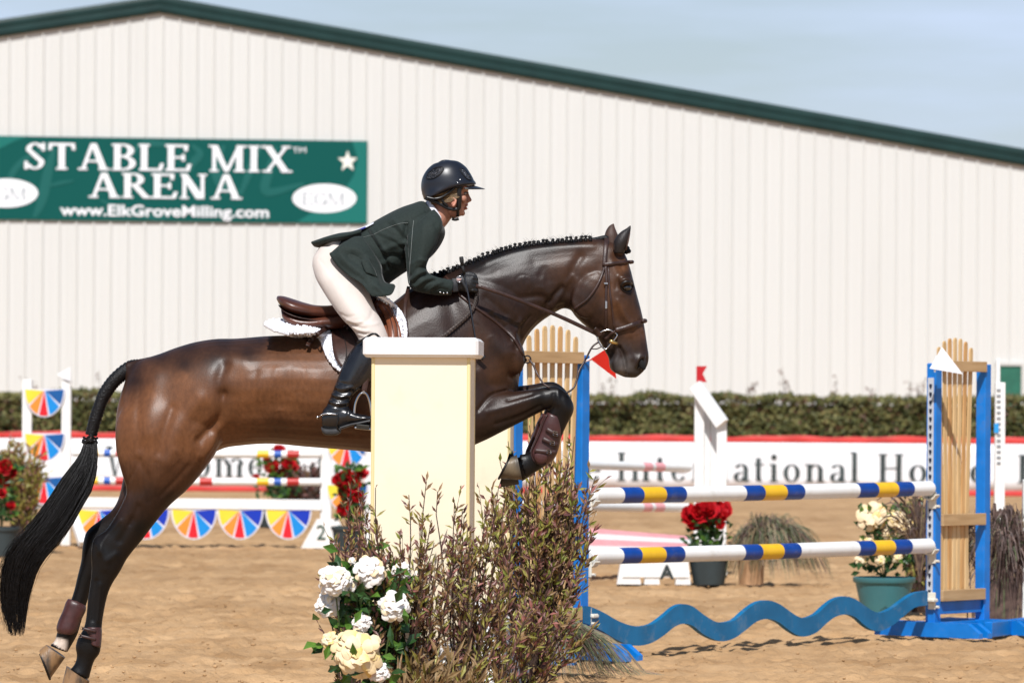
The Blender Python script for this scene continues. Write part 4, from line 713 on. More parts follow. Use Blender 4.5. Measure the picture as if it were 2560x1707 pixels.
for _ in range(3): G[1:-1, :, 1] = (G[:-2, :, 1] + G[1:-1, :, 1] * 2 + G[2:, :, 1]) / 4; G[:, 1:-1, 1] = (G[:, :-2, 1] + G[:, 1:-1, 1] * 2 + G[:, 2:, 1]) / 4
far = G[:, ::-1].copy(); far[..., 1] = 38.0 - far[..., 1]; mb = MB(); mb.grid(np.concatenate([G, far[:, 1:]], 1), -.0); ob = mb.build('fleece', m_fl, pad, smooth=True)
mb = MB(); r_ = random.Random(2)     # fleece tufts along the edge and over the surface
for i in range(len(G)):
    for q in range(26):
        j = 0 if q < 12 else r_.randrange(0, 13); a = G[i, j] if i + 1 >= len(G) else G[i, j] + (G[i + 1, j] - G[i, j]) * r_.random(); b = G[i, min(j + 1, 14)]; p = a + (b - a) * (r_.random() * (.25 if j == 0 else 1)); r = r_.uniform(.004, .0075)
        mb.ell(Vector(p) + Vector((r_.uniform(-.003, .003), -.003, r_.uniform(-.003, .003))), (r, r, r), 6)
mb.build('fleece_tufts', m_fl, pad, smooth=True, kind='stuff')
SP = Surf([hbody, ob])
sad = thing('saddle', 'brown leather jumping saddle with curved seat and padded flaps', 'saddle', W(840, 780, 19))
mb = MB(); mb.loft([(692, 745, 694, 752, .05), (696, 740, 700, 762, .105), (712, 741, 712, 778, .15), (735, 748, 730, 788, .168), (760, 756, 757, 794, .165), (790, 763, 790, 799, .145), (830, 763, 830, 802, .11), (868, 752, 868, 800, .095), (905, 738, 905, 792, .085), (930, 730, 933, 780, .075), (944, 735, 944, 765, .05)], n=28, p=2.3, sub=5); mb.build('seat', m_lea, sad, smooth=True)
mb = MB(); mb.loft([(704, 772, 706, 782, .06), (707, 772, 712, 806, .13), (726, 782, 728, 821, .155), (750, 790, 750, 829, .165), (780, 793, 780, 830, .165), (815, 790, 812, 826, .155), (860, 785, 860, 825, .13), (890, 780, 890, 812, .11)], n=24, p=2.5); mb.build('panel', m_lea, sad, smooth=True)
mb = MB(); mb.loft([(698, 762, 700, 768, .10), (712, 776, 714, 783, .157), (735, 787, 736, 794, .17), (760, 794, 760, 801, .17), (795, 799, 795, 806, .16), (822, 797, 822, 803, .14)], n=20); mb.build('cantle_roll', m_leb, sad, smooth=True)
mb = MB(); sheet(mb, [[(812, 792), (850, 778), (890, 765)], [(826, 815), (870, 808), (915, 800)], [(829, 845), (880, 842), (930, 838)], [(832, 872), (885, 872), (940, 870)], [(839, 897), (890, 900), (945, 900)], [(852, 914), (895, 922), (945, 920)]], 5, .010, SP, .028); mb.build('flap', m_leb, sad, smooth=True)
mb = MB(); sheet(mb, [[(925, 752), (940, 748), (953, 752)], [(925, 775), (955, 772), (975, 768)], [(925, 800), (962, 796), (991, 797)], [(925, 828), (970, 826), (1001, 826)], [(925, 860), (970, 858), (1003, 856)], [(925, 900), (960, 900), (990, 895)]], 5, .012, SP, .030); mb.build('flap', m_leo, sad, smooth=True)
mb = MB(); strap(mb, [(948, 752), (966, 775), (978, 805), (983, 840), (980, 870)], .042, .020, SP, .052); mb.build('knee_block', m_leo, sad, smooth=True)
mb = MB()
for pts in ([(962, 756), (982, 785), (993, 815), (996, 850)], [(958, 762), (974, 790), (983, 825), (985, 855)]): strap(mb, pts, .003, .003, SP, .078); 
mb.build('piping', m_leb, sad, smooth=True)
mb = MB()
for pts in ([(845, 820), (862, 850), (866, 880), (862, 905)], [(862, 815), (884, 842), (890, 870)]): strap(mb, pts, .0035, .004, SP, .042)
mb.build('seam', mat('seam_black', (.010, .006, .005), .6), sad, smooth=True)
mb = MB(); strap(mb, [(866, 806), (845, 812), (815, 822), (790, 838), (774, 855), (769, 864)], .019, .004, SP, .062); strap(mb, [(812, 798), (830, 795), (848, 806), (866, 812), (872, 820)], .024, .005, SP, .070); strap(mb, [(830, 796), (845, 792), (862, 806), (864, 816)], .022, .005, SP, .082); mb.build('leather_strap', m_leb, sad, smooth=True)
# stirrup with its leather (near side and far side)
stirr = []
for sg in (-1, 1):
    cD = 19 + sg * .36; mb = MB(); arch = crom([(887, 1062), (886, 1035), (889, 1008), (898, 988), (909, 982), (918, 988), (925, 1010), (929, 1040), (930, 1062)], 4)
    mb.tube([W(p[0], p[1], cD) for p in arch], .0058, 8, flat=1.4); mb.tube([W(909, 980, cD + a) for a in (-.012, .012)], .006, 8)
    V = [W(x, y, cD + d) for x, y, d in ((900, 1052, -.03), (932, 1052, -.03), (930, 1058, .03), (896, 1060, .03), (888, 1076, -.035), (922, 1080, -.035))]
    mb.box(W(908, 1064, cD), (.075, .055, .010), (Vector((1, 0, -.1)).normalized(), Vector((0, .86, .5)), Vector((.1, -.5, .86)).normalized()), .003); s = mb.build('stirrup', m_stl, sad, smooth='auto')
    mb = MB(); mb.box(W(907, 1067, cD - .032), (.055, .006, .022), (Vector((1, 0, -.1)).normalized(), Vector((0, .86, .5)), Vector((.1, -.5, .86)).normalized()), .002); mb.build('tread', mat('tread_rubber', (.05, .05, .045), .8, bump=.5, bscale=300), s)
    mb = MB(); strap(mb, [(925, 850, cD + sg * .0), (922, 900, cD), (915, 950, cD), (910, 980, cD)], .024, .005); strap(mb, [(931, 850, cD + .012), (927, 900, cD + .012), (918, 950, cD + .012), (911, 980, cD + .012)], .02, .004); mb.build('stirrup_leather', m_leb, sad, smooth=True)
# bridle
br = thing('bridle', 'brown leather bridle with raised noseband on the bay head', 'bridle', W(1540, 760, 19))
def brs(nm, pts, w, off=.003, th=.005, m_=m_brl, par=br, **k): b = MB(); strap(b, pts, w, th, HS, off, **k); return b.build(nm, m_, par, smooth=True)
brs('crownpiece', [(1517, 594), (1514, 625), (1512, 650), (1511, 664)], .020, .006, .005)
brs('browband', [(1509, 662), (1530, 659), (1555, 656), (1578, 655)], .016, .007, .006)
b = MB(); b.tube([W(1577, 655, 18.93), W(1580, 655, 18.96), W(1581, 655, 19.0), W(1580, 655, 19.04), W(1575, 656, 19.08)], .008, 8); b.build('browband', m_brl, br, smooth=True)
ck = brs('cheekpiece', [(1514, 664), (1516, 700), (1515, 740), (1515, 790), (1514, 828)], .0115, .006)
b = MB(); [strap(b, [(x0, y), (x1, y)], .006, .003, HS, .014, sub=2) for x0, x1, y in ((1510, 1519, 708), (1511, 1520, 709))]; b.box(W(1515, 762, HS.D(1515, 762, .012)), (.010, .004, .034), None, .002); b.build('buckle', m_stl, ck)
brs('noseband_cheek', [(1521, 668), (1524, 720), (1530, 770), (1536, 822)], .008, .005)
nb = brs('noseband', [(1538, 826), (1560, 820), (1585, 811), (1608, 803)], .021, .006, .008)
b = MB(); b.tube([W(1606, 803, 18.955), W(1612, 802, 18.98), W(1613, 802, 19.0), W(1612, 802, 19.02), W(1606, 803, 19.045)], .010, 8); b.build('noseband', m_brl, br, smooth=True)
brs('noseband', [(1538, 828), (1528, 834), (1520, 842), (1512, 848)], .012, .005, .004)
brs('throatlatch', [(1511, 668), (1502, 695), (1488, 722), (1468, 748), (1445, 765), (1432, 774)], .010, .006)
bit = []
bc = 18.93; rg = crom([(1497, 838), (1503, 830), (1512, 826), (1524, 825), (1534, 830), (1543, 837), (1536, 849), (1525, 861), (1514, 873), (1504, 866), (1497, 855), (1494, 846)], 3, closed=True)
b = MB(); P = [W(p[0], p[1], bc) for p in rg]; b.tube(P + [P[0], P[1]], .0034, 8, caps=False); bt = b.build('bit_ring', m_stl, br, smooth=True)
b = MB(); b.tube([W(1524, 852, bc - .008), W(1530, 854, bc - .006), W(1540, 858, bc + .01), W(1548, 862, bc + .03)], [.0075, .009, .0075, .004], 10); b.build('mouthpiece', mat('brass', (.62, .45, .18), .3, metal=.9), bt, smooth=True)
b = MB(); P = [W(p[0], p[1], 19.07) for p in rg]; b.tube(P + [P[0], P[1]], .0034, 8, caps=False); b.build('bit_ring', m_stl, br, smooth=True)
# reins: near one taut to the hand, its end hanging; far one behind the neck
b = MB(); strap(b, [(1190, 714, 18.77), (1260, 736, 18.79), (1340, 767, 18.83), (1420, 800, 18.88), (1496, 837, 18.925)], .0165, .005); b.build('rein', m_brl, br, smooth=True)
b = MB(); strap(b, [(1486, 822, 18.905), (1494, 830, 18.92), (1500, 840, 18.928)], .022, .008); b.build('rein_keeper', m_brl, br, smooth=True)
b = MB(); strap(b, [(1170, 700, 19.2), (1260, 730, 19.2), (1400, 792, 19.13), (1498, 838, 19.075)], .015, .005); b.build('rein', m_brl, br, smooth=True)
b = MB(); P = crom([(1192, 720), (1192, 738), (1189, 752), (1183, 770), (1170, 788), (1152, 805), (1133, 821), (1112, 838), (1095, 848)], 6)
strap(b, [(p[0], p[1]) for p in P[::3]], .017, .004, HS, .012); 
ml = b.build('laced_rein_end', mat('laced_leather', (.055, .035, .028), .6, var=.3, vscale=40), br, smooth=True); b = MB()
for i in range(2, len(P) - 2, 2):
    x, y = P[i]; t = P[i + 1] - P[i - 1]; t /= np.linalg.norm(t); n_ = np.array([-t[1], t[0]]); D = HS.D(x, y, .020)
    for sg in (-1, 1): q0 = np.array([x, y]) - t * 3; q1 = np.array([x, y]) + n_ * sg * 4.5 + t * 2; b.tube([W(q0[0], q0[1], D), W(q1[0], q1[1], D)], .0014, 4)
b.build('lacing', MATS['seam_black'], ml)
b = MB(); strap(b, [(1464, 899, 18.9), (1448, 926, 18.88), (1443, 945, 18.87), (1437, 964, 18.86), (1428, 975, 18.85), (1416, 982, 18.84)], .0085, .004); strap(b, [(1496, 855, 18.92), (1480, 868, 18.91), (1464, 899, 18.9)], .0085, .004); strap(b, [(1505, 866, 18.93), (1492, 872, 18.92), (1480, 872, 18.91)], .005, .003); b.build('martingale_fork', m_brl, br, smooth=True)
# breastplate
bp = thing('breastplate', 'thin brown leather breastplate crossing the shoulder with hanging straps', 'breastplate', W(1200, 800, 19))
def bps(nm, pts, w, off=.006, th=.005): b = MB(); strap(b, pts, w, th, HS, off); return b.build(nm, m_brl, bp, smooth=True)
bps('neck_strap', [(1150, 738), (1170, 754), (1188, 768), (1229, 797), (1262, 824), (1284, 846), (1299, 870), (1309, 889), (1316, 903)], .0115); bps('wither_strap', [(1022, 716), (1015, 745), (1012, 782), (1016, 815), (1018, 850), (1015, 890)], .0155, .010)
bps('wither_strap', [(1112, 690), (1128, 706), (1142, 724), (1150, 738)], .010)
b = MB(); b.tube([W(1318 + 9 * math.cos(t), 898 + 9 * math.sin(t), 18.90) for t in np.linspace(0, 2 * math.pi, 13)], .0035, 6, caps=False); b.build('ring', MATS['seam_black'], bp, smooth=True)
b = MB(); strap(b, [(1322, 898, 18.90), (1333, 912, 18.89), (1340, 928, 18.87), (1348, 943, 18.86), (1360, 960, 18.85), (1374, 969, 18.845)], .0085, .004); strap(b, [(1312, 904, 18.93), (1302, 920, 18.95), (1297, 940, 18.99)], .010, .004); b.build('hanging_strap', m_brl, bp, smooth=True)
# leg boots
m_bt_ = mat('boot_leather', (.060, .021, .020), .40, var=.25, vscale=20, bump=.1, bscale=80); m_bt2 = mat('boot_edge', (.040, .016, .014), .5)
def fboot(c, dx, dy, lab, w):
    bo = thing('foreleg_boot', lab, 'leg boot', W(1370, 1095, 19 + c), 'leather boots on the front legs'); b = MB()
    b.loft([(1404 + dx, 1046 + dy, 1368 + dx, 1030 + dy, w * .9, c), (1405 + dx, 1070 + dy, 1354 + dx, 1054 + dy, w, c), (1402 + dx, 1096 + dy, 1345 + dx, 1080 + dy, w * .95, c), (1396 + dx, 1124 + dy, 1333 + dx, 1108 + dy, w * .98, c), (1386 + dx, 1146 + dy, 1325 + dx, 1130 + dy, w * 1.08, c), (1368 + dx, 1162 + dy, 1328 + dx, 1150 + dy, w * .9, c)], n=24, p=2.4); b.build('shell', m_bt_, bo, smooth=True)
    s = -1; z0 = 19 + c - w
    b = MB(); b.ell(W(1352 + dx, 1141 + dy, z0 - .000), (.030, .010, .032), 14); b.build('fetlock_pad', m_bt_, bo, smooth=True)
    for (x0, y0, x1, y1) in ((1366, 1072, 1400, 1090), (1356, 1096, 1394, 1112), (1336, 1126, 1392, 1130)):
        b = MB(); strap(b, [(x0 + dx, y0 + dy, z0 - .005), ((x0 + x1) / 2 + dx, (y0 + y1) / 2 + dy + 1, z0 - .010), (x1 + dx, y1 + dy, z0 + .004)], .018, .006); st = b.build('strap', m_bt2, bo, smooth=True)
        xm, ym = x0 * .35 + x1 * .65, y0 * .35 + y1 * .65; b = MB(); P = [W(xm + dx + a, ym + dy + d, z0 - .014) for a, d in ((-5, -6), (5, -4), (5, 6), (-5, 4))]; b.tube(P + [P[0], P[1]], .0018, 5, caps=False); b.tube([(P[0] + P[3]) / 2, (P[1] + P[2]) / 2], .0014, 5); b.build('buckle', m_stl, st)
    b = MB(); E = crom([(1368, 1036), (1357, 1058), (1349, 1082), (1337, 1108), (1328, 1130), (1334, 1150), (1348, 1160), (1366, 1160)], 4); b.tube([W(p[0] + dx, p[1] + dy, z0 + .010) for p in E], .003, 6); b.build('edging', m_bt2, bo, smooth=True)
fboot(-.115, 0, 0, 'brown leather boot with three buckled straps on the raised near front leg', .044); fboot(.115, -12, 2, 'brown leather boot peeking out behind the raised far front leg', .044)
def hboot(c, secs, lab, st):
    bo = thing('hindleg_boot', lab, 'leg boot', W((secs[0][0] + secs[-1][0]) / 2, (secs[0][1] + secs[-1][1]) / 2, 19 + c), 'leather boots on the hind legs'); b = MB(); b.loft([q + (c,) for q in secs], n=22, p=2.3); b.build('shell', m_bt_, bo, smooth=True)
    for (x0, y0, x1, y1) in st:
        b = MB(); strap(b, [(x0, y0, 19 + c - .044), ((x0 + x1) / 2, (y0 + y1) / 2, 19 + c - .048), (x1, y1, 19 + c - .040)], .012, .005); s = b.build('strap', m_bt2, bo, smooth=True); b = MB(); P = [W(x0 + a, y0 + d, 19 + c - .052) for a, d in ((-3, -4), (4, -3), (4, 4), (-3, 3))]; b.tube(P + [P[0], P[1]], .0018, 5, caps=False); b.build('buckle', m_stl, s)
hboot(.13, [(204, 1503, 170, 1496, .028), (214, 1512, 164, 1506, .038), (214, 1527, 157, 1526, .041), (202, 1552, 146, 1550, .044), (196, 1574, 141, 1570, .047), (186, 1586, 145, 1582, .040)], 'shiny brown leather boot on the trailing far hind leg above a white pastern', [])
hboot(-.14, [(254, 1567, 216, 1566, .036), (255, 1580, 213, 1578, .038), (254, 1600, 222, 1596, .040), (252, 1618, 226, 1608, .042)], 'brown strapped leather boot on the near black hind leg', [(205, 1570, 240, 1578), (200, 1588, 240, 1598)])
# ================================================================== rider
m_skin = mat('skin', (.40, .19, .13), .5, var=.06, vscale=30, spec=.35); m_jkt = mat('jacket_cloth', (.014, .022, .019), .8, var=.15, vscale=120, bump=.15, bscale=500, sheen=.10, spec=.3); m_brc = mat('breeches_cloth', (.62, .55, .50), .8, var=.04, vscale=12, bump=.12, bscale=400, sheen=.2)
m_blind = mat('jacket_lining', (.010, .012, .012), .8); m_shirt = mat('white_shirt', (.78, .77, .84), .75, bump=.1, bscale=300); m_hair = mat('blond_hair', (.15, .09, .035), .45, var=.45, vscale=60, stretch=(.3, 1, 3), bump=.3, bscale=90); m_glv = mat('black_glove', (.010, .010, .011), .55, var=.3, vscale=30, bump=.3, bscale=200)
rider = thing('person', 'rider in dark green jacket, cream breeches and navy helmet crouched over the jumping horse', 'person', W(880, 800, 19))
def ELL(b, x, y, rx, ry, rz, c, ang=0.0, n=14):
    k = 19 / F; b.ell(W(x, y, 19 + c), (rx * k, rz, ry * k), n, (Vector((math.cos(ang), 0, -math.sin(ang))), Vector((0, 1, 0)), Vector((math.sin(ang), 0, math.cos(ang)))))
b = MB()   # head, neck, trunk, limbs as one body
b.loft([(1132, 404, 1100, 408, .03), (1158, 425, 1072, 432, .062), (1168, 445, 1064, 452, .072), (1170, 463, 1063, 472, .076), (1170.5, 474, 1066, 488, .076), (1167, 484, 1072, 498, .072), (1166.5, 494, 1080, 506, .068), (1166, 504, 1090, 514, .064), (1165, 512, 1098, 522, .060), (1162.5, 520, 1106, 530, .055), (1160.5, 528, 1116, 538, .049), (1157, 536, 1126, 544, .040), (1150, 541, 1134, 546, .026)], n=28, sub=3, p=2.25)
b.loft([(1170.5, 477, 1160, 480, .007), (1172.5, 485, 1160, 488, .009), (1176, 493, 1162, 496, .012), (1179.5, 499.5, 1162, 502, .015), (1177, 504, 1162, 507, .016), (1170, 507, 1160, 508, .010)], n=14, sub=3)
ELL(b, 1166, 512.5, 4.6, 3.6, .017, 0); ELL(b, 1164.5, 521.5, 4.8, 3.4, .016, 0); ELL(b, 1156, 533, 7, 7.5, .022, 0); ELL(b, 1167, 473, 5, 4, .050, 0)
for sg in (-1, 1): ELL(b, 1158, 497, 9, 11, .022, sg * .040)
b.loft([(1142, 520, 1075, 500, .048), (1134, 538, 1074, 512, .050), (1124, 552, 1066, 524, .055), (1112, 568, 1050, 540, .07), (1090, 590, 1020, 555, .10)], n=20)
b.loft([(1040, 530, 1095, 580, .12), (990, 548, 1068, 620, .15), (940, 570, 1020, 655, .14), (890, 600, 975, 695, .13), (840, 625, 930, 715, .14), (800, 650, 905, 715, .13)], n=20)
for sg, dx, dy in ((-1, 0, 0), (1, -8, -10)):
    b.loft([(1088, 545, 1025, 590, .045, sg * .15), (1075, 620, 1030, 640, .042, sg * .20), (1058, 672, 1035, 700, .038, sg * .215), (1095, 702, 1075, 728, .032, sg * .19), (1136 + dx, 704 + dy, 1130 + dx, 730 + dy, .024, sg * .165), (1160 + dx, 694 + dy, 1155 + dx, 722 + dy, .020, sg * .16)], n=14)
    b.loft([(800, 650, 900, 690, .08, sg * .12), (835, 745, 925, 745, .07, sg * .20), (895, 812, 945, 812, .045, sg * .28), (915, 860, 945, 860, .036, sg * .31), (862, 920, 935, 930, .045, sg * .325), (838, 990, 875, 985, .03, sg * .335), (822, 1030, 862, 1030, .028, sg * .335)], n=14)
bm = remesh(b, .0034, 2)
sculpt(bm, [([(1163, 484), (1168, 485)], 3.2, -.006), ([(1170, 508), (1168, 517.5), (1160, 517)], 1.6, -.004), ([(1150, 500), (1156, 512), (1160, 522)], 3, -.0015), ([(1165, 505), (1170, 503)], 2, .002)])
body = addmesh('body', bm, m_skin, rider)
lip = MB(); lip.ell(W(1166.5, 513, 18.992), (.006, .018, .0035), 10); lip.ell(W(1164.5, 521, 18.992), (.006, .016, .0036), 10); lip.build('lips', mat('lips', (.36, .11, .09), .45), rider, smooth=True)
e = MB(); 
for sg in (-1, 1): e.ell(W(1163.5, 484, 19 + sg * .028), (.010, .010, .0055), 10)
e.build('eye', mat('eye_white', (.42, .36, .33), .2), rider, smooth=True)
e = MB(); 
for sg in (-1, 1): e.ell(W(1167.5, 484, 19 + sg * .030), (.0035, .008, .0045), 8); e.tube([W(1160, 481.5, 19 + sg * .038), W(1166, 480.5, 19 + sg * .034), W(1171, 482, 19 + sg * .022)], .0018, 5); e.tube([W(1158, 475, 19 + sg * .045), W(1165, 472.5, 19 + sg * .038), W(1170, 474, 19 + sg * .02)], .002, 5)
e.build('eyelashes', mat('brow_brown', (.05, .03, .02), .6), rider)
# ear
b = MB(); b.tube([W(x, y, 18.925) for x, y in ((1126, 499), (1130, 495.5), (1136, 496), (1139, 501), (1138, 507), (1135, 513), (1132, 516))], .0055, 8); b.ell(W(1132, 505, 18.932), (.012, .008, .017), 10); b.build('ear', mat('ear_skin', (.60, .28, .20), .5, spec=.3), rider, smooth=True)
# hair under the helmet
b = MB(); rh = random.Random(4)
b.loft([(1064, 486, 1072, 500, .050), (1080, 480, 1086, 514, .064), (1105, 474, 1104, 520, .071), (1128, 470, 1124, 512, .074), (1146, 466, 1142, 500, .072), (1158, 466, 1158, 480, .06)], n=16)
for k in range(90):
    y = rh.uniform(476, 508); b.tube([W(1150 - rh.uniform(0, 8), y - 16 + rh.uniform(-2, 2), 18.922), W(1125, y - 4 + rh.uniform(-2, 2), 18.920), W(1100, y + rh.uniform(-2, 3), 18.925), W(1078, y + 2, 18.945)], .0012, 4, caps=False)
b.build('hair', m_hair, rider, smooth=True)
# helmet
m_hel = mat('helmet_shell', (.010, .012, .019), .36, spec=.5, bump=.02, bscale=400); m_hb_ = mat('helmet_trim', (.005, .005, .006), .35)
b = MB(); b.loft([(1108, 401, 1104, 407, .02), (1142, 403, 1085, 410, .060), (1163, 416, 1068, 424, .086), (1175, 432, 1057, 442, .100), (1184, 449, 1053, 458, .106), (1188, 462, 1053, 474, .108), (1150, 470, 1057, 490, .107), (1124, 480, 1060, 499, .102)], n=36, sub=5, p=2.1, caps=True)
helm = b.build('helmet', m_hel, rider, smooth=True); HH = Surf([helm])
b = MB(); G = []
for i in range(13):
    a = R(-78 + 156 * i / 12); row = []
    for j in range(6):
        s = j / 5; L0 = 20 * (math.cos(a) ** .75) if math.cos(a) > 0 else 0; x = 1152 + 37 * math.cos(a) + s * (L0 + 3); y = 465 + s * 7 * math.cos(a) + (1 - math.cos(a)) * 6; row.append(W(x, y, 19 + .098 * math.sin(a) * (1 + .04 * s)))
    G.append(row)
b.grid(np.array(G), .0035); b.build('peak', m_hel, helm, smooth=True)
b = MB(); G2 = np.array(G, float); G2[..., 2] -= .0045; b.grid(G2[:, 1:5], .001); b.build('peak_underside', mat('olive_lining', (.20, .19, .10), .7), helm, smooth=True)
b = MB(); rim = [(1187, 463), (1165, 466.5), (1145, 467.5), (1130, 473), (1116, 482), (1104, 489), (1085, 494), (1062, 496)]
strap(b, rim, .008, .005, HH, .004); b.build('rim', m_hb_, helm, smooth=True)
def vent(pts, nm):
    b = MB(); L = crom(pts, 3, closed=True); c = L.mean(0); ring = [W(p[0], p[1], HH.D(p[0], p[1], .0025)) for p in L]; b.tube(ring + ring[:2], .0018, 6, caps=False)
    mid = [W(*(c + (p - c) * .55), HH.D(*(c + (p - c) * .55), .001)) for p in L]; cc = W(c[0], c[1], HH.D(c[0], c[1], .001)); rr = [W(p[0], p[1], HH.D(p[0], p[1], .0012)) for p in L]; n = len(L)
    b.add(rr + mid + [cc], [(i, (i + 1) % n, n + (i + 1) % n, n + i) for i in range(n)] + [(n + i, n + (i + 1) % n, 2 * n) for i in range(n)]); v = b.build('vent', m_hb_, helm)
    g = MB(); rr_ = random.Random(len(pts) + int(c[0])); lo, hi = L.min(0), L.max(0)
    for _ in range(170):
        p = c + (L[rr_.randrange(n)] - c) * (rr_.random() ** .5) * .9; g.ell(W(p[0], p[1], HH.D(p[0], p[1], .003)), (.0013, .0013, .0013), 5)
    g.build('vent_mesh', mat('glitter', (.35, .35, .37), .25, metal=1), v, kind='stuff')
vent([(1066, 444), (1072, 432), (1088, 420), (1106, 418), (1109, 424), (1100, 436), (1084, 446), (1070, 448)], 'v'); vent([(1150, 421), (1160, 424), (1171, 436), (1179, 449), (1172, 450), (1162, 441), (1153, 430)], 'w')
b = MB(); 
for x, y in ((1150, 450), (1144, 457), (1056, 486)): b.ell(W(x, y, HH.D(x, y, .001)), (.0022, .0018, .0022), 6)
for i in range(9): b.ell(W(1183 + i * .45, 451 + i * 1.6, 18.99), (.002, .03, .002), 6)
b.build('rivet', m_stl, helm)
b = MB(); b.loft([(1096, 405.5, 1098, 409, .022), (1108, 400, 1108, 408, .028), (1125, 400.5, 1125, 408, .028), (1134, 405, 1134, 409, .024), (1152, 410, 1150, 414, .018)], n=14); b.build('crown_ridge', m_hel, helm, smooth=True)
b = MB()   # harness
H_ = lambda pts, w, th=.005: strap(b, [(x, y, 19 - d) for x, y, d in pts], w, th)
H_([(1148, 468, .079), (1148, 485, .078), (1148, 502, .073), (1147, 518, .066), (1143, 524, .062)], .020); H_([(1064, 497, .066), (1085, 503, .072), (1102, 511, .073), (1118, 520, .070), (1134, 524, .066), (1146, 522, .062)], .014); H_([(1064, 493, .085), (1085, 497, .088), (1103, 494, .088), (1122, 482, .088), (1136, 470, .085)], .010); H_([(1104, 496, .082), (1110, 508, .078), (1120, 516, .072)], .011)
b.build('chin_strap', m_hb_, helm, smooth=True); b = MB(); H_([(1144, 522, .060), (1145, 532, .054), (1144, 542, .045)], .012); H_([(1130, 547, .034), (1138, 549, .036), (1147, 547, .038)], .013, .010); b.build('chin_strap', m_hb_, helm, smooth=True)

# shirt collar
b = MB(); G = []
for (ax, ay, bx, by, w) in ((1070, 496, 1106, 548, .056), (1068, 503, 1112, 556, .062), (1062, 510, 1110, 566, .070)):
    row = []; A, B = W(ax, ay, 19), W(bx, by, 19); C = (A + B) / 2; h = (A - B) / 2
    for k in range(25): t = 2 * math.pi * k / 24; row.append(C + h * math.cos(t) + Vector((0, w * math.sin(t), 0)))
    G.append(row)
b.grid(np.array(G), .003); b.loft([(1098, 548, 1119, 556, .02), (1102, 560, 1116, 563, .026), (1100, 568, 1110, 570, .02)], n=14); b.build('shirt_collar', m_shirt, rider, smooth=True)

# jacket
b = MB()
b.loft([(1062, 504, 1106, 562, .072), (1050, 503, 1112, 572, .10), (1032, 509, 1112, 590, .15), (1008, 517, 1102, 612, .18), (985, 527, 1085, 635, .190), (960, 540, 1062, 655, .188), (935, 554, 1035, 668, .178), (905, 573, 1008, 684, .165), (880, 586, 985, 700, .158), (858, 594, 970, 712, .165), (835, 603, 960, 720, .175), (822, 625, 948, 722, .17)], n=36, sub=4, p=2.2)
def sleeve(sg, dx, dy, s0=0):
    b.loft([(1085, 522, 1010, 590, .055, sg * .13), (1100, 540, 1008, 600, .062, sg * .165), (1107, 562, 1010, 618, .062, sg * .185), (1098, 592, 1014, 642, .058, sg * .20), (1088, 618, 1016, 668, .054, sg * .21), (1075, 642, 1018, 692, .052, sg * .215), (1066, 666, 1022, 712, .050, sg * .215), (1072, 682, 1034, 726, .048, sg * .212), (1092, 692, 1062, 733, .045, sg * .20), (1114 + dx * .6, 697 + dy * .6, 1094 + dx * .6, 738 + dy * .6, .041, sg * .185), (1136 + dx, 700 + dy, 1128 + dx, 739 + dy, .038, sg * .170)], n=24, sub=4)
sleeve(-1, 0, 0); sleeve(1, -8, -12)
jm = remesh(b, .0055, 2)
rj = random.Random(8)
jf = [([(1015, 560), (1012, 600), (1015, 650), (1018, 700)], 5, -.016), ([(1033, 548), (1060, 535), (1085, 533)], 4, -.004), ([(1108, 530), (1100, 545)], 5, -.003), ([(920, 580), (935, 605), (958, 640), (975, 670)], 4, -.012), ([(928, 573), (945, 600), (968, 634)], 5, .006), ([(905, 575), (890, 588), (880, 600)], 5, -.004),
    ([(960, 625), (990, 612), (1012, 606)], 7, .007), ([(965, 640), (990, 640), (1012, 650)], 6, -.008), ([(970, 560), (990, 575), (1008, 598)], 6, -.007), ([(985, 550), (1000, 568), (1014, 590)], 5, .005), ([(940, 572), (960, 590), (990, 600)], 6, .005), ([(955, 590), (980, 602), (1006, 620)], 5, -.005), ([(950, 660), (975, 655), (1000, 665)], 7, .006),
    ([(1028, 700), (1045, 685), (1062, 678)], 4, .007), ([(1035, 708), (1052, 692), (1070, 686)], 3.5, -.008), ([(1040, 716), (1060, 700), (1080, 695)], 4, .007), ([(1055, 722), (1070, 708), (1090, 700)], 3.5, -.006), ([(1070, 727), (1088, 712), (1105, 706)], 4, .005), ([(1025, 690), (1040, 672), (1060, 668)], 4, -.006), ([(1030, 660), (1050, 650), (1070, 655)], 5, .004), ([(1080, 730), (1100, 722), (1118, 725)], 4, -.004),
    ([(1090, 560), (1092, 600), (1078, 640)], 6, -.003), ([(1060, 560), (1058, 610), (1050, 650)], 9, .004), ([(870, 640), (895, 635), (915, 655)], 8, .008), ([(880, 655), (900, 652), (918, 668)], 5, -.009), ([(850, 615), (880, 610), (910, 620)], 8, .006), ([(905, 600), (930, 640), (950, 690)], 7, .005), ([(1045, 515), (1062, 530), (1078, 560)], 5, .003)]
sculpt(jm, jf)
jk = addmesh('jacket', jm, m_jkt, rider); JS = Surf([jk])
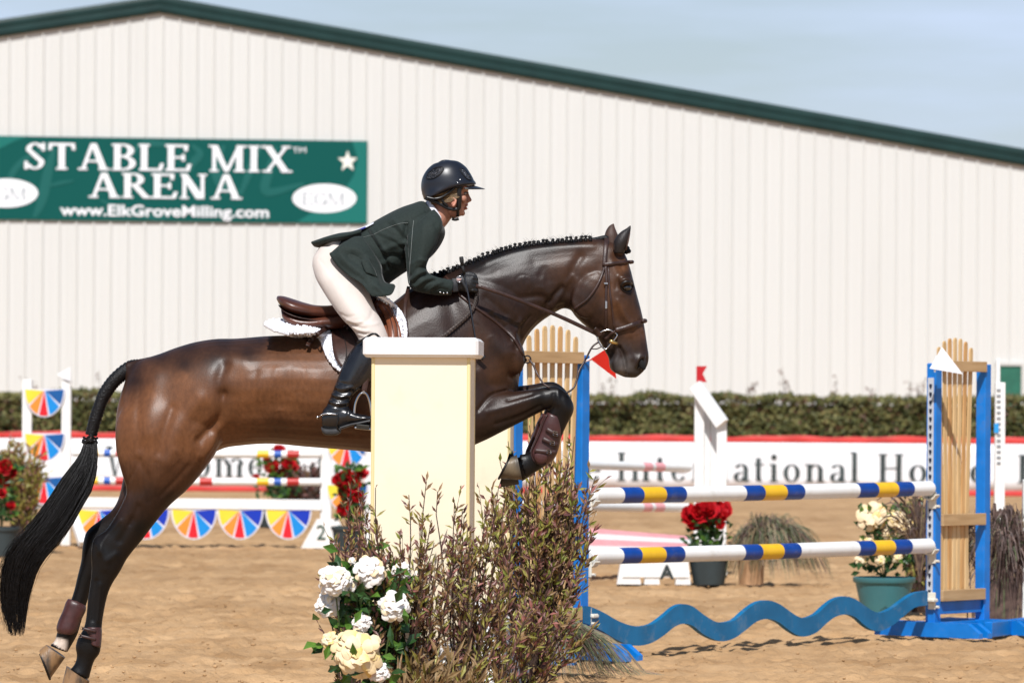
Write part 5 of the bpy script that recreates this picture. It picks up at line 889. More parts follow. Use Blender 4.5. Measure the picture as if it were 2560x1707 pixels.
# skirts of the jacket
b = MB(); b.loft([(905, 572, 905, 592, .13), (880, 580, 878, 600, .15), (850, 584, 846, 607, .155), (820, 592, 816, 612, .155), (796, 600, 797, 618, .15), (779, 606, 784, 616, .14)], n=30, sub=4, p=2.8)
tl = remesh(b, .005, 1); sculpt(tl, [([(878, 596), (850, 600), (815, 604), (790, 612)], 3, -.006), ([(870, 588), (840, 594)], 5, .004)]); addmesh('jacket_tail', tl, m_jkt, rider)
b = MB(); sheet(b, [[(905, 590, 18.83), (885, 592, 18.82), (866, 602, 18.82), (848, 613, 18.825)],
    [(925, 618, 18.80), (895, 618, 18.775), (862, 620, 18.775), (830, 629, 18.79)],
    [(945, 648, 18.80), (910, 645, 18.755), (868, 642, 18.755), (824, 636, 18.77)],
    [(955, 668, 18.80), (920, 668, 18.735), (882, 662, 18.735), (840, 661, 18.755)],
    [(958, 690, 18.79), (930, 692, 18.72), (905, 690, 18.715), (868, 686, 18.73)],
    [(965, 706, 18.78), (948, 712, 18.70), (928, 714, 18.69), (902, 707, 18.70)],
    [(984, 710, 18.77), (966, 724, 18.70), (944, 732, 18.68), (918, 728, 18.685)],
    [(989, 716, 18.78), (980, 734, 18.70), (955, 741, 18.68), (930, 740, 18.68)]], 5, .006)
sk = b.build('jacket_skirt', m_jkt, rider, smooth=True); me = sk.data
sculpt_o = wloc(sk); V_, N_ = nverts(me); me.vertices.foreach_set('co', (V_ + np.array(sculpt_o)).ravel()); me.update(); sculpt(me, [([(862, 612), (850, 632), (862, 650)], 7, .012), ([(875, 640), (895, 650), (920, 672)], 8, -.014), ([(862, 655), (885, 672), (905, 690)], 7, .010), ([(915, 650), (935, 680), (945, 705)], 6, .010), ([(880, 622), (905, 630), (925, 650)], 6, .008), ([(935, 715), (950, 725), (960, 735)], 5, .006), ([(898, 690), (915, 710)], 4, -.006)]); V_, N_ = nverts(me); me.vertices.foreach_set('co', (V_ - np.array(sculpt_o)).ravel()); me.update()
b = MB(); sheet(b, [[(902, 650, 18.735), (912, 646, 18.735), (922, 648, 18.74)], [(908, 668, 18.722), (925, 668, 18.722), (938, 676, 18.735)], [(915, 682, 18.715), (930, 686, 18.715), (944, 694, 18.73)]], 4, .004); b.build('pocket_flap', m_jkt, rider, smooth=True)
b = MB(); strap(b, [(935, 586), (952, 577), (975, 567), (1000, 559), (1020, 557)], .0014, .001, JS, .002); strap(b, [(1034, 551), (1031, 580), (1028, 620), (1025, 660), (1022, 690), (1024, 712)], .0014, .001, JS, .002); strap(b, [(905, 594), (920, 590), (935, 586)], .0012, .001, JS, .002); b.build('stitching', mat('grey_thread', (.20, .22, .21), .7), jk)
b = MB(); [b.ell(W(x, y, JS.D(x, y, .002)), (.0048, .003, .0048), 8) for x, y in ((1101, 731), (1109, 733), (1118, 733))]; b.build('cuff_button', m_stl, jk, smooth=True)
b = MB(); [b.ell(W(x, y, 19.13), (.004, .003, .004), 8) for x, y in ((1101, 679), (1092, 684))]; b.build('cuff_button', m_stl, jk, smooth=True)
# number card on the back
b = MB(); A = [(878, 583), (900, 574), (921, 565), (934, 558)]; G = []
for (x, y) in crom(A, 4): G.append([W(x, y - 3.5 + (q - 2) ** 2 * 1.1, 18.90 + .05 * q) for q in range(5)])
G = np.array(G, float); b.grid(G, -.0); nc_ = b.build('number_card', mat('card_white', (.82, .82, .88), .5), rider, smooth=True)
b = MB(); strap(b, [(893, 577, 18.90), (904, 572, 18.90), (914, 568, 18.90)], .006, .001); b.build('number_print', mat('ink_blue', (.03, .03, .28), .5), nc_)
# breeches
b = MB()
b.loft([(812, 612, 860, 600, .12), (796, 625, 905, 650, .165), (783, 645, 915, 690, .175), (782, 670, 912, 712, .165), (800, 700, 905, 735, .13)], n=28)
for sg in (-1, 1):
    b.loft([(798, 618, 880, 620, .09, sg * .09), (781, 650, 900, 680, .105, sg * .11), (788, 692, 915, 712, .108, sg * .15), (808, 729, 926, 740, .10, sg * .19), (832, 766, 938, 772, .092, sg * .225), (855, 797, 953, 800, .082, sg * .255), (876, 818, 963, 822, .074, sg * .275), (890, 836, 970, 844, .068, sg * .285), (897, 852, 972, 868, .064, sg * .295), (900, 875, 965, 890, .058, sg * .305)], n=28)
cm = remesh(b, .006, 2); cf = [([(835, 700), (860, 745), (890, 790)], 14, .004), ([(872, 808), (895, 818), (915, 822)], 2.5, -.005), ([(880, 818), (900, 826), (922, 828)], 2.5, .005), ([(886, 826), (908, 835), (930, 835)], 2.2, -.005), ([(892, 834), (915, 842)], 2.2, .004), ([(868, 800), (888, 806), (905, 805)], 3, .004), ([(852, 785), (868, 792), (885, 790)], 3, -.003), ([(892, 815), (925, 795), (935, 760)], 5, -.003), ([(905, 805), (925, 812), (945, 808)], 4, .003), ([(800, 650), (830, 690), (850, 730)], 3, -.0018)]
sculpt(cm, cf); addmesh('breeches', cm, m_brc, rider)
# riding boots with spurs
for sg in (-1, 1):
    b = MB(); b.loft([(893, 850, 966, 842, .066, sg * .30), (890, 860, 968, 868, .066, sg * .305), (881, 872, 968, 888, .064, sg * .31), (866, 893, 962, 908, .062, sg * .315), (854, 917, 950, 930, .058, sg * .32), (844, 944, 930, 952, .053, sg * .325), (834, 972, 905, 972, .046, sg * .33), (826, 992, 884, 990, .040, sg * .332), (820, 1006, 874, 1008, .037, sg * .335), (812, 1022, 872, 1026, .037, sg * .335), (806, 1038, 868, 1048, .036, sg * .335)], n=26, sub=4)
    b.loft([(804, 1034, 806, 1070, .026, sg * .335), (812, 1018, 812, 1074, .034, sg * .335), (835, 1008, 832, 1076, .038, sg * .335), (856, 1012, 852, 1072, .038, sg * .337), (874, 1022, 872, 1062, .038, sg * .34), (895, 1033, 895, 1058, .042, sg * .345), (915, 1037, 916, 1054, .040, sg * .35), (930, 1041, 931, 1051, .030, sg * .35)], n=22, sub=4)
    km = remesh(b, .0055, 2)
    if sg < 0: sculpt(km, [([(836, 965), (855, 972), (880, 968)], 4, .005), ([(832, 975), (855, 982), (880, 978)], 3.2, -.006), ([(828, 984), (850, 992), (874, 988)], 3.6, .007), ([(826, 994), (848, 1000), (872, 998)], 3, -.006), ([(822, 1002), (845, 1010), (870, 1006)], 3.6, .006), ([(822, 1012), (848, 1018), (872, 1016)], 3, -.005), ([(842, 955), (860, 960)], 4, -.004), ([(900, 880), (885, 920), (870, 950)], 10, .003), ([(875, 1022), (870, 1035)], 4, .004)])
    bt_ = addmesh('riding_boot', km, m_blk, rider)
    b = MB(); sD = 19 + sg * .337; b.loft([(803, 1066, 806, 1082, .030, sg * .335), (815, 1070, 815, 1088, .037, sg * .335), (838, 1070, 838, 1088, .037, sg * .335), (853, 1068, 852, 1082, .034, sg * .335)], n=16, p=3); b.loft([(850, 1066, 852, 1074, .036, sg * .337), (875, 1058, 876, 1066, .040, sg * .34), (900, 1053, 900, 1061, .044, sg * .345), (925, 1048, 926, 1055, .038, sg * .35)], n=16, p=3); b.build('sole', mat('boot_sole', (.030, .030, .032), .5, var=.3, vscale=30), bt_, smooth='auto')
    b = MB(); strap(b, [(803, 1036, sD - .040 * 1), (822, 1034, sD - .044), (843, 1036, sD - .042)], .007, .004); b.ell(W(794, 1043, sD), (.007, .006, .007), 10); b.tube([W(803, 1037, sD - .03), W(800, 1040, sD), W(794, 1043, sD)], .003, 6); b.build('spur', m_stl, bt_, smooth=True)
    b = MB(); strap(b, [(843, 1034, sD - .043), (845, 1050, sD - .044), (842, 1066, sD - .040), (850, 1078, sD - .03)], .007, .003); b.build('boot_strap', m_hb_, bt_, smooth=True); b = MB(); strap(b, [(893, 858, sD - .02), (912, 846, sD - .04), (935, 834, sD - .05), (952, 846, sD - .045)], .010, .004); b.build('boot_strap', m_hb_, bt_, smooth=True)
# gloved hands
def hand(c, dx, dy, side):
    b = MB(); P_ = lambda x, y, d=0: W(x + dx, y + dy, 19 + c + d * side)
    b.loft([(1134 + dx, 700 + dy, 1136 + dx, 732 + dy, .024, c), (1146 + dx, 690 + dy, 1148 + dx, 728 + dy, .022, c), (1162 + dx, 687 + dy, 1162 + dx, 730 + dy, .022, c), (1176 + dx, 688 + dy, 1174 + dx, 731 + dy, .020, c), (1183 + dx, 692 + dy, 1180 + dx, 728 + dy, .016, c)], n=18)
    for (y, r, l) in ((694, .0098, 1.0), (704, .0102, 1.08), (714, .0098, 1.0), (724, .0085, .85)):
        b.tube([P_(1170, y, 0), P_(1181, y + 1, -.004), P_(1187 + 3 * l, y + 3, .006), P_(1188 + 3 * l, y + 4, .020), P_(1181, y + 4, .034), P_(1170, y + 3, .034), P_(1163, y + 2, .026)], [r * 1.05, r * 1.15, r, r * 1.08, r * .95, r * .9, r * .7], 10)
        b.ell(P_(1181, y + 1, -.006), (r * 1.15, r * .9, r), 10)
    b.tube([P_(1150, 694, .008), P_(1162, 688, .012), P_(1173, 685, .014), P_(1184, 688, .014), P_(1191, 693, .012)], [.013, .0125, .0115, .0105, .008], 10)
    m = remesh(b, .0032, 2); return addmesh('glove', m, m_glv, rider)
g1 = hand(-.165, 0, 0, 1); g2 = hand(.165, -10, -14, -1)
b = MB(); gd = 18.805; strap(b, [(1137, 696, gd + .006), (1137, 712, gd), (1139, 730, gd + .004)], .026, .004); strap(b, [(1146, 690, gd), (1156, 704, gd - .004), (1166, 722, gd - .002), (1168, 730, gd)], .012, .005); b.build('wrist_band', mat('neoprene', (.014, .015, .018), .6), g1, smooth=True)
b = MB(); c0 = W(1148, 698, gd - .004); b.tube([c0 + Vector((.0135 * math.cos(t), 0, .0135 * math.sin(t))) for t in np.linspace(0, 2 * math.pi, 21)], .0013, 5, caps=False); b.build('badge_rim', m_stl, g1, smooth=True)
b = MB(); b.ell(c0 + Vector((0, .001, 0)), (.0125, .0015, .0125), 16); b.build('badge', mat('badge_grey', (.16, .15, .17), .4), g1); b = MB(); b.box(c0 + Vector((0, -.001, 0)), (.022, .001, .0045)); b.box(c0 + Vector((0, -.001, -.005)), (.016, .001, .002)); b.build('badge_stripe', mat('badge_pink', (.62, .42, .38), .4), g1)
# riding crop
wp_ = thing('riding_crop', 'thin black riding crop held in the gloved hand, leather flap at its tip', 'riding crop', W(1170, 760, 18.82))
b = MB(); b.tube([W(1155, 660, 18.80), W(1161, 690, 18.815), W(1170, 733, 18.80), W(1182, 805, 18.79), W(1192, 866, 18.78), W(1196, 884, 18.78)], [.0042, .0042, .0036, .0030, .0026, .0024], 8); b.build('shaft', mat('crop_black', (.02, .022, .028), .25, spec=.6), wp_, smooth=True)
b = MB(); b.tube([W(1153, 642, 18.795), W(1154, 650, 18.797), W(1156, 664, 18.80)], [.0085, .0095, .0065], 12); b.tube([W(1156, 664, 18.80), W(1161, 686, 18.812)], .0058, 10); b.build('handle', mat('crop_grip', (.012, .012, .013), .6, bump=.5, bscale=300), wp_, smooth=True)
b = MB(); strap(b, [(1194, 880, 18.78), (1201, 888, 18.78), (1211, 896, 18.78)], .022, .004); b.build('flap', MATS['black_leather'], wp_, smooth=True)
# ================================================================== jumps, pots, plants
X_, Y_, Z_ = Vector((1, 0, 0)), Vector((0, 1, 0)), Vector((0, 0, 1))
m_blue = mat('blue_paint', (.0, .165, .56), .42, dirt=(.45, 9, (.10, .16, .30)), var=.12, vscale=9, bump=.06, bscale=30); m_wood = mat('pale_pine', (.58, .37, .16), .6, col2=(.72, .50, .25), vscale=5, stretch=(5, 5, .6), bump=.15, bscale=40, vdetail=6); m_wood2 = mat('orange_pine', (.52, .27, .09), .6, col2=(.66, .40, .17), vscale=5, stretch=(5, 5, .6), bump=.15, bscale=40); m_rail = mat('rail_pine', (.42, .26, .12), .65, col2=(.52, .34, .17), vscale=6, stretch=(.6, .6, 6), bump=.15, bscale=40)
m_wh = mat('white_paint', (.80, .80, .78), .45, dirt=(.28, 7, (.45, .36, .26)), var=.03, vscale=6, bump=.04, bscale=30); m_cup = mat('cream_plastic', (.68, .64, .54), .45, var=.06, vscale=10); m_hole = mat('dark_hole', (.006, .010, .03), .8); m_pb = mat('pole_blue', (.001, .045, .27), .4, dirt=(.35, 12, (.2, .2, .25)), var=.15, vscale=14); m_py = mat('pole_yellow', (.80, .47, .012), .42, dirt=(.35, 12, (.35, .22, .08)), var=.06, vscale=12); m_str = mat('strip_grey', (.50, .52, .56), .5)
LP = GX(1449, 23.4); RP = GX(2332, 26.0); dP = (RP - LP).normalized(); nP = Vector((dP.y, -dP.x, 0))   # nP faces the camera and to the right
def zat(x, y, D): return W(x, y, D).z
def blue_wing(base, sgn, lab, width, grp='blue jump standards'):
    w = thing('jump_standard', lab, 'jump standard', base, grp); o = base + dP * (sgn * width); ps = .066
    for q, h in ((base, 1.615), (o, 1.615)):
        mb = MB(); mb.box((q.x, q.y, h / 2), (ps, ps, h), (dP, nP, Z_), .004); mb.build('post', m_blue, w)
        mb = MB(); L = .37; ft = Vector((q.x, q.y, 0)) + nP * 0
        for s2 in (-1, 1):
            c = ft + dP * (s2 * (.05)); V = []
            for e_ in (-1, 1):
                for (a, z) in ((-L, 0), (L, 0), (L, .03), (L - .08, .085), (-L + .08, .085), (-L, .03)): p = c + nP * a + dP * (e_ * .0195); V.append((p.x, p.y, z + .004))
            mb = MB(); mb.add(V, [(5, 4, 3, 2, 1, 0), (6, 7, 8, 9, 10, 11)] + [(i, (i + 1) % 6, 6 + (i + 1) % 6, 6 + i) for i in range(6)]); mb.build('foot', m_blue, w)
    a, b = base + dP * (sgn * .034), o - dP * (sgn * .034)
    for z, hh in ((.17, .075), (.055, .06)): mb = MB(); mb.bar(a + Z_ * z, b + Z_ * z, .036, hh, bev=.003); mb.build('cross_beam', m_blue, w)
    for z, hh in ((1.60, .062), (.69, .07), (.243, .066)): mb = MB(); mb.bar(a + Z_ * z + nP * .036, b + Z_ * z + nP * .036, .022, hh, bev=.002); mb.build('wood_rail', m_rail, w)
    n = 7; W_ = width - .068
    for i in range(n):
        u = (i + .5) / n; f = (u - .5); top = 1.635 + .125 * (1 - (2 * f * .98) ** 2) ** .5; ctr = .175 if sgn > 0 else .22; bx = a + dP * (sgn * (ctr + f * (.32 if sgn > 0 else .38))); tx = a + dP * (sgn * (ctr + f * (.40 if sgn > 0 else .46))); mx = a + dP * (sgn * (ctr + f * (.31 if sgn > 0 else .37))); mb = MB(); off = nP * .006
        sw = .036; P = [bx + Z_ * .215, mx + Z_ * .70, tx + Z_ * (top - .01)]
        for k in range(2): mb.bar(P[k] + off, P[k + 1] + off, sw, .010, up=nP, bev=.002)
        e_ = P[2] + off; mb.add([e_ + dP * (.0155 * math.cos(t)) + Z_ * (.02 * math.sin(t)) + nP * q for q in (.005, -.005) for t in [math.pi * k / 8 for k in range(9)]], [tuple(range(9)), tuple(range(17, 8, -1))] + [(i_, 9 + i_, 10 + i_, i_ + 1) for i_ in range(8)])
        mb.build('slat', m_wood2 if i in (2, 5) else m_wood, w)
    # hole strip on the pole side
    f0 = base - dP * (sgn * .0) ; fn = -dP * sgn; c = f0 + fn * .035; mb = MB(); mb.box((c.x, c.y, .88), (.007, .040, 1.30), (dP, nP, Z_)); st = mb.build('hole_strip', m_str, w)
    mb = MB()
    for k in range(26): z = .27 + k * .0485; q = c + fn * .0041; mb.lathe((0, 0, 0), [], 3) if False else mb.box((q.x, q.y, z), (.002, .018, .020), (dP, nP, Z_)); mb.box((q.x, q.y, z - .013), (.002, .009, .014), (dP, nP, Z_))
    mb.build('peg_holes', m_hole, st, kind='stuff')
    return w
LW = blue_wing(LP, -1, 'blue jump standard with fanned wood slats behind the brown bush, below the bay muzzle', .56); RW = blue_wing(RP, 1, 'blue jump standard with fanned wood slats at the right edge carrying a white flag', .53)
def along(A, B, x):   # parameter on A-B seen at frame column x
    u = x - CX; y0 = A.y; return (F * A.x - u * A.y) / (u * (B.y - A.y) - F * (B.x - A.x))
def banded_pole(name, lab, A, B, r, bands, mats, grp, seg=20):
    mb = MB(); T = [0] + [along(A, B, b[0]) for b in bands[1:]] + [1]; d = (B - A); L = d.length; d.normalize(); u = d.cross(Z_).normalized(); v = u.cross(d); rings = [(0, .55), (.006 / L, .85), (.018 / L, 1.0)]
    cuts = [(0, .55, 0), (.006 / L, .85, 0), (.02 / L, 1, 0)]
    for i, b in enumerate(bands):
        if i: cuts += [(T[i] - .0005, 1, i - 1), (T[i] + .0005, 1, i)]
    cuts += [(1 - .02 / L, 1, len(bands) - 1), (1 - .006 / L, .85, len(bands) - 1), (1, .55, len(bands) - 1)]
    V = [A + d * (t * L) + (u * math.cos(q) + v * math.sin(q)) * r * k - Z_ * (.004 * math.sin(math.pi * max(0, min(1, t)))) for t, k, _ in cuts for q in [2 * math.pi * j / seg for j in range(seg)]]
    b0 = len(cuts)
    for i in range(b0 - 1):
        mb.cur = mats.index(bands[cuts[i][2]][1] if cuts[i][2] == cuts[i + 1][2] else bands[cuts[i][2]][1]); n0 = len(mb.V)
        mb.add(V[i * seg:(i + 2) * seg], [(k, (k + 1) % seg, seg + (k + 1) % seg, seg + k) for k in range(seg)])
    mb.cur = mats.index(bands[0][1]); mb.add(V[:seg], [tuple(range(seg - 1, -1, -1))]); mb.cur = mats.index(bands[-1][1]); mb.add(V[-seg:], [tuple(range(seg))])
    me_mats = mats; o = mb.build(name, me_mats, None, smooth='auto', label=lab, cat='jump pole', group=grp, loc=(A + B) / 2); return o
Wm, Bm, Ym = m_wh, m_pb, m_py
off = -nP * 0; A0, B0 = LP + dP * .055 + nP * .02, RP - dP * .055 + nP * .02
banded_pole('jump_pole', 'upper blue, yellow and white banded pole between the blue standards', A0 + Z_ * .868, B0 + Z_ * .878, .0435, [(0, Wm), (1548, Bm), (1597, Ym), (1653, Bm), (1703, Wm), (1853, Bm), (1900, Ym), (1955, Bm), (1999, Wm), (2137, Bm), (2184, Ym), (2234, Bm), (2273, Wm)], [Wm, Bm, Ym], 'banded poles of the blue jump')
banded_pole('jump_pole', 'lower blue, yellow and white banded pole above the wavy blue plank', A0 + Z_ * .545, B0 + Z_ * .540, .0435, [(0, Wm), (1547, Bm), (1593, Ym), (1653, Bm), (1700, Wm), (1851, Bm), (1895, Ym), (1948, Bm), (1991, Wm), (2138, Bm), (2178, Ym), (2227, Bm), (2269, Wm)], [Wm, Bm, Ym], 'banded poles of the blue jump')
# wavy plank
mb = MB(); WV = [(1462, 1514, 1556), (1480, 1516, 1562), (1512, 1530, 1578), (1545, 1549, 1598), (1575, 1561, 1610), (1604, 1565, 1613), (1635, 1559, 1605), (1665, 1538, 1586), (1690, 1517, 1566), (1712, 1509, 1558), (1735, 1515, 1563), (1762, 1535, 1584), (1790, 1552, 1598), (1813, 1555, 1602), (1840, 1549, 1594), (1868, 1525, 1574), (1895, 1506, 1553), (1923, 1500, 1546), (1950, 1508, 1554), (1975, 1525, 1573), (1998, 1540, 1587), (2018, 1544, 1590), (2045, 1534, 1580), (2068, 1513, 1559), (2092, 1496, 1541), (2118, 1490, 1535), (2142, 1497, 1542), (2165, 1513, 1562), (2185, 1526, 1574), (2206, 1531, 1576), (2235, 1519, 1562), (2262, 1499, 1540), (2290, 1482, 1518), (2322, 1476, 1512)]
Wv = crom([list(q) for q in WV], 3); A1, B1 = LP + dP * .04 + nP * .045, RP - dP * .04 + nP * .045; Fq = []
for x, yt, yb in Wv: t = along(A1, B1, x); p = A1 + (B1 - A1) * t; zt_, zb_ = zat(x, yt, p.y), zat(x, yb, p.y); Fq.append((p, zt_, zb_))
V = []; th = .032
for p, zt_, zb_ in Fq:
    for o2, z in ((0, zt_ - .0), (0, zb_), (-th, zb_), (-th, zt_)): q = p + nP * o2; V.append((q.x, q.y, z))
n = len(Fq); mb.add(V, [(i * 4 + k, (i + 1) * 4 + k, (i + 1) * 4 + (k + 1) % 4, i * 4 + (k + 1) % 4) for i in range(n - 1) for k in range(4)] + [(3, 2, 1, 0), tuple((n - 1) * 4 + k for k in range(4))])
mb.build('wavy_plank', mat('sky_blue_paint', (.0, .125, .29), .5, dirt=(.5, 8, (.16, .22, .28)), var=.14, vscale=7, bump=.05, bscale=30), None, smooth='auto', label='bright blue wavy plank hung low between the blue standards', cat='jump plank', loc=(A1 + B1) / 2)
def cup(post, sgn, z, lab, flat=False):
    c = post - dP * (sgn * .062) + nP * .02; t = thing('jump_cup', lab, 'jump cup', (c.x, c.y, z), 'cream jump cups'); mb = MB()
    prof = []; 
    if flat: mb.box((c.x, c.y, z - .005), (.055, .085, .022), (dP, nP, Z_), .006)
    else:
        G = []
        for i in range(9): a = R(-65 + 130 * i / 8); G.append([c + nP * (.056 * math.sin(a)) + Z_ * (z - .010 + .055 * (1 - math.cos(a)) ) + dP * q for q in (-.022, .022)])
        mb.grid(np.array(G, float), .008)
    mb.build('tray', m_cup, t); mb = MB(); q = post - dP * (sgn * .041) + nP * .02; mb.box((q.x, q.y, z - .01), (.012, .05, .10), (dP, nP, Z_), .003); mb.tube([q + Z_ * (z - .045) + nP * .03, q + Z_ * (z - .045) + nP * .05], .008, 8); mb.build('bracket', m_cup, t)
for z, a in ((.818, 'under the upper banded pole'), (.495, 'under the lower banded pole')):
    cup(LP, -1, z, 'cream plastic cup on the left blue post ' + a); cup(RP, 1, z, 'cream plastic cup on the right blue post ' + a)
cup(LP, -1, .235, 'flat cream cup holding the left end of the wavy blue plank', True); cup(RP, 1, .225, 'flat cream cup holding the right end of the wavy blue plank', True)
def flag(name, lab, pts, D, m_, stick, grp='jump flags'):
    base = W(*stick[0], D); t = thing(name, lab, 'flag', base, grp); mb = MB(); V = [W(x, y, D + d) for x, y, d in pts]; n = len(V); cc = sum(V, Vector((0, 0, 0))) / n; mids = [(V[i] + V[(i + 1) % n]) / 2 for i in range(n)]
    mb.add(V + [v + Vector((.0, .003, 0)) for v in V], [tuple(range(n)), tuple(range(2 * n - 1, n - 1, -1))] + [(i, n + i, n + (i + 1) % n, (i + 1) % n) for i in range(n)]); mb.build('cloth', m_, t); mb = MB(); mb.tube([W(*stick[0], D + .012), W(*stick[1], D + .012)], .006, 8); mb.build('stick', m_wh, t)
m_rf = mat('flag_red', (.72, .022, .008), .5, var=.08, vscale=6, trans=.3); m_wf = mat('flag_white', (.82, .82, .86), .5)
flag('red_flag', 'bright red triangular flag on the blue post below the bay muzzle', [(1464, 903, 0), (1478, 896, 0), (1530, 862, .02), (1541, 947, .04), (1478, 899, 0)], 23.35, m_rf, ((1455, 905), (1480, 897)))
flag('white_flag', 'white triangular flag tied on top of the right blue standard', [(2355, 867, 0), (2324, 921, 0), (2407, 935, -.02)], 25.8, m_wf, ((2337, 930), (2340, 890)))
# ---- pale yellow pillars
m_yel = mat('pillar_yellow', (.88, .765, .57), .5, dirt=(.12, 5, (.45, .36, .22)), var=.03, vscale=3, bump=.03, bscale=20); m_cap = mat('cap_white', (.86, .84, .83), .45, dirt=(.2, 16, (.45, .36, .26)), var=.02, bump=.04, bscale=25)
def pillar(xc, D, wdt, dep, rot, lab, ztop, zy):
    b = GX(xc, D + dep / 2); b.x = W(xc, 1500, D).x; a = (Vector((math.cos(rot), math.sin(rot), 0)), Vector((-math.sin(rot), math.cos(rot), 0)), Z_); p = thing('pillar', lab, 'pillar', b, 'yellow pillars of the jump')
    mb = MB(); mb.box((b.x, b.y, (zy + ztop - .072) / 2), (wdt, dep, ztop - .072 - zy), a, .004); mb.build('shaft', m_yel, p)
    for sx, sy in ((-1, -1), (1, -1), (1, 1), (-1, 1)):
        q = b + a[0] * (sx * (wdt / 2 - .004)) + a[1] * (sy * (dep / 2 - .004)); mb = MB(); mb.box((q.x, q.y, (zy + ztop - .074) / 2), (.014, .014, ztop - .076 - zy), a, .003); mb.build('corner_trim', mat('trim_yellow', (.76, .63, .33), .5, var=.05, vscale=4), p)
    mb = MB(); mb.box((b.x, b.y, ztop - .036), (wdt + .07, dep + .07, .078), a, .012); mb.build('cap', m_cap, p, smooth=False)
    mb = MB(); mb.box((b.x, b.y, zy - .03), (wdt + .03, dep + .03, .056), a, .006); mb.build('ledge', m_cap, p)
    V = []; h = zy - .06; w0, w1 = wdt / 2 + .10, wdt / 2 + .0; d0, d1 = dep / 2 + .1, dep / 2
    for z, ww, dd in ((.0, w0, d0), (h, w1, d1)): V += [b + a[0] * (sx * ww) + a[1] * (sy * dd) + Z_ * z for sx, sy in ((-1, -1), (1, -1), (1, 1), (-1, 1))]
    mb = MB(); mb.add(V, [(3, 2, 1, 0), (4, 5, 6, 7), (0, 1, 5, 4), (1, 2, 6, 5), (2, 3, 7, 6), (3, 0, 4, 7)]); mb.build('plinth', m_wh, p); return p
pillar(1054, 17.28, .384, .36, -.045, 'tall pale yellow pillar with a white cap in front of the jumping horse', 1.595, .40)
pillar(1180, 21.2, .372, .36, -.045, 'pale yellow pillar behind the raised front hooves and brown bush', 1.60, .41)

# ---- half discs
FC = dict(y=(.80, .62, .04), o=(.82, .26, .03), r=(.66, .008, .02), l=(0, .24, .66), d=(0, .085, .30), d2=(0, .03, .42))
FM = {k: mat('fan_' + {'y': 'yellow', 'o': 'orange', 'r': 'red', 'l': 'light_blue', 'd': 'dark_blue', 'd2': 'royal_blue'}[k], v, .45, var=.04) for k, v in FC.items()}
m_rim = mat('fan_rim', (.68, .68, .76), .5)
def fan(par, xc, yt, hw, ht, D, dark='d'):
    c = W(xc, yt, D); k = D / F; rx, rz = hw * k, ht * k; poly = [(rx * math.cos(t), rz * math.sin(t)) for t in [math.pi + math.pi * i / 20 for i in range(21)]]; mb = MB(); mb.prism([(x * 1.08, z * 1.07 + .004) for x, z in poly], c, X_, Z_, -Y_, .018); f = mb.build('fan', m_rim, par)
    an = [180, 217, 252, 284, 323, 360]; g = 2.6
    for i, cl in enumerate(('y', 'o', 'r', 'l', dark)):
        a0, a1 = R(an[i] + (g if i else 0)), R(an[i + 1] - (g if i < 4 else 0)); am = (a0 + a1) / 2; c0 = (.06 * rx * math.cos(am), .06 * rz * math.sin(am) - (.01 if i in (0, 4) else 0)); P = [c0] + [(rx * math.cos(a0 + (a1 - a0) * q / 5), rz * math.sin(a0 + (a1 - a0) * q / 5)) for q in range(6)]
        mb = MB(); mb.prism(P, c - Y_ * .004, X_, Z_, -Y_, .010); mb.build('wedge', FM[cl], f)
    return f
RD = 42.7
def white_post(par, x, D, z1, w=.09, nm='post'): b = GX(x, D); mb = MB(); mb.box((b.x, D, z1 / 2), (w, w * .8, z1), None, .004); return mb.build(nm, m_wh, par)
rl = thing('jump_standard', 'white jump standard with three rainbow half discs left of the black tail', 'jump standard', GX(112, RD), 'rainbow jump standards')
white_post(rl, 66, RD, 1.61); white_post(rl, 164, RD, 1.61)
for y in (973, 1084, 1192): fan(rl, 111, y, 48, 66, RD - .06)
def leg(par, x0, y0, x1, D0, D1, w=.08):
    a = W(x0, y0, D0); b = GX(x1, D1); b.z = .03; mb = MB(); mb.bar(a, b, w, w * .8, bev=.004); return mb.build('leg', m_wh, par)
leg(rl, 68, 1255, 22, RD, RD - .6); leg(rl, 68, 1255, 90, RD, RD + .6); leg(rl, 164, 1230, 208, RD, RD - .55); mb = MB(); mb.bar(W(66, 1262, RD), W(164, 1262, RD), .05, .07); mb.build('cross_beam', m_wh, rl)
rr = thing('jump_standard', 'white jump standard with rainbow half discs and numbered base beside the yellow pillar', 'jump standard', GX(860, RD), 'rainbow jump standards')
white_post(rr, 814, RD, 1.60, .105); white_post(rr, 925, RD, 1.60, .105); fan(rr, 868, 1100, 49, 66, RD - .06); fan(rr, 868, 1212, 49, 66, RD - .06); mb = MB(); c = GX(818, RD - .35); k = (RD - .35) / F
mb.prism([(-66 * k, 0), (64 * k, 0), (26 * k, .28), (-26 * k, .28)], (c.x, c.y, 0.0), X_, Z_, -Y_, .10); bs = mb.build('base', m_wh, rr)
mb = MB(); text_into(mb, '2', .20, (c.x - .11, c.y - .006, .085), X_, Z_, -Y_); bs2 = mb.build('digit', mat('digit_green', (.02, .07, .05), .6), bs); mb = MB(); text_into(mb, '2', .20, (c.x + .075, c.y - .006, .085), X_, Z_, -Y_); mb.build('digit', MATS['digit_green'], bs)
m_red = mat('pole_red', (.45, .02, .015), .45, var=.08); m_blu2 = mat('pole_mid_blue', (.01, .09, .42), .45, var=.08); rb = [(0, m_wh), (228, m_py), (247, m_wh), (261, m_blu2), (277, m_wh), (290, m_red), (312, m_wh), (500, m_red), (532, m_wh), (643, m_py), (673, m_wh), (686, m_blu2), (704, m_wh), (718, m_red), (749, m_wh)]
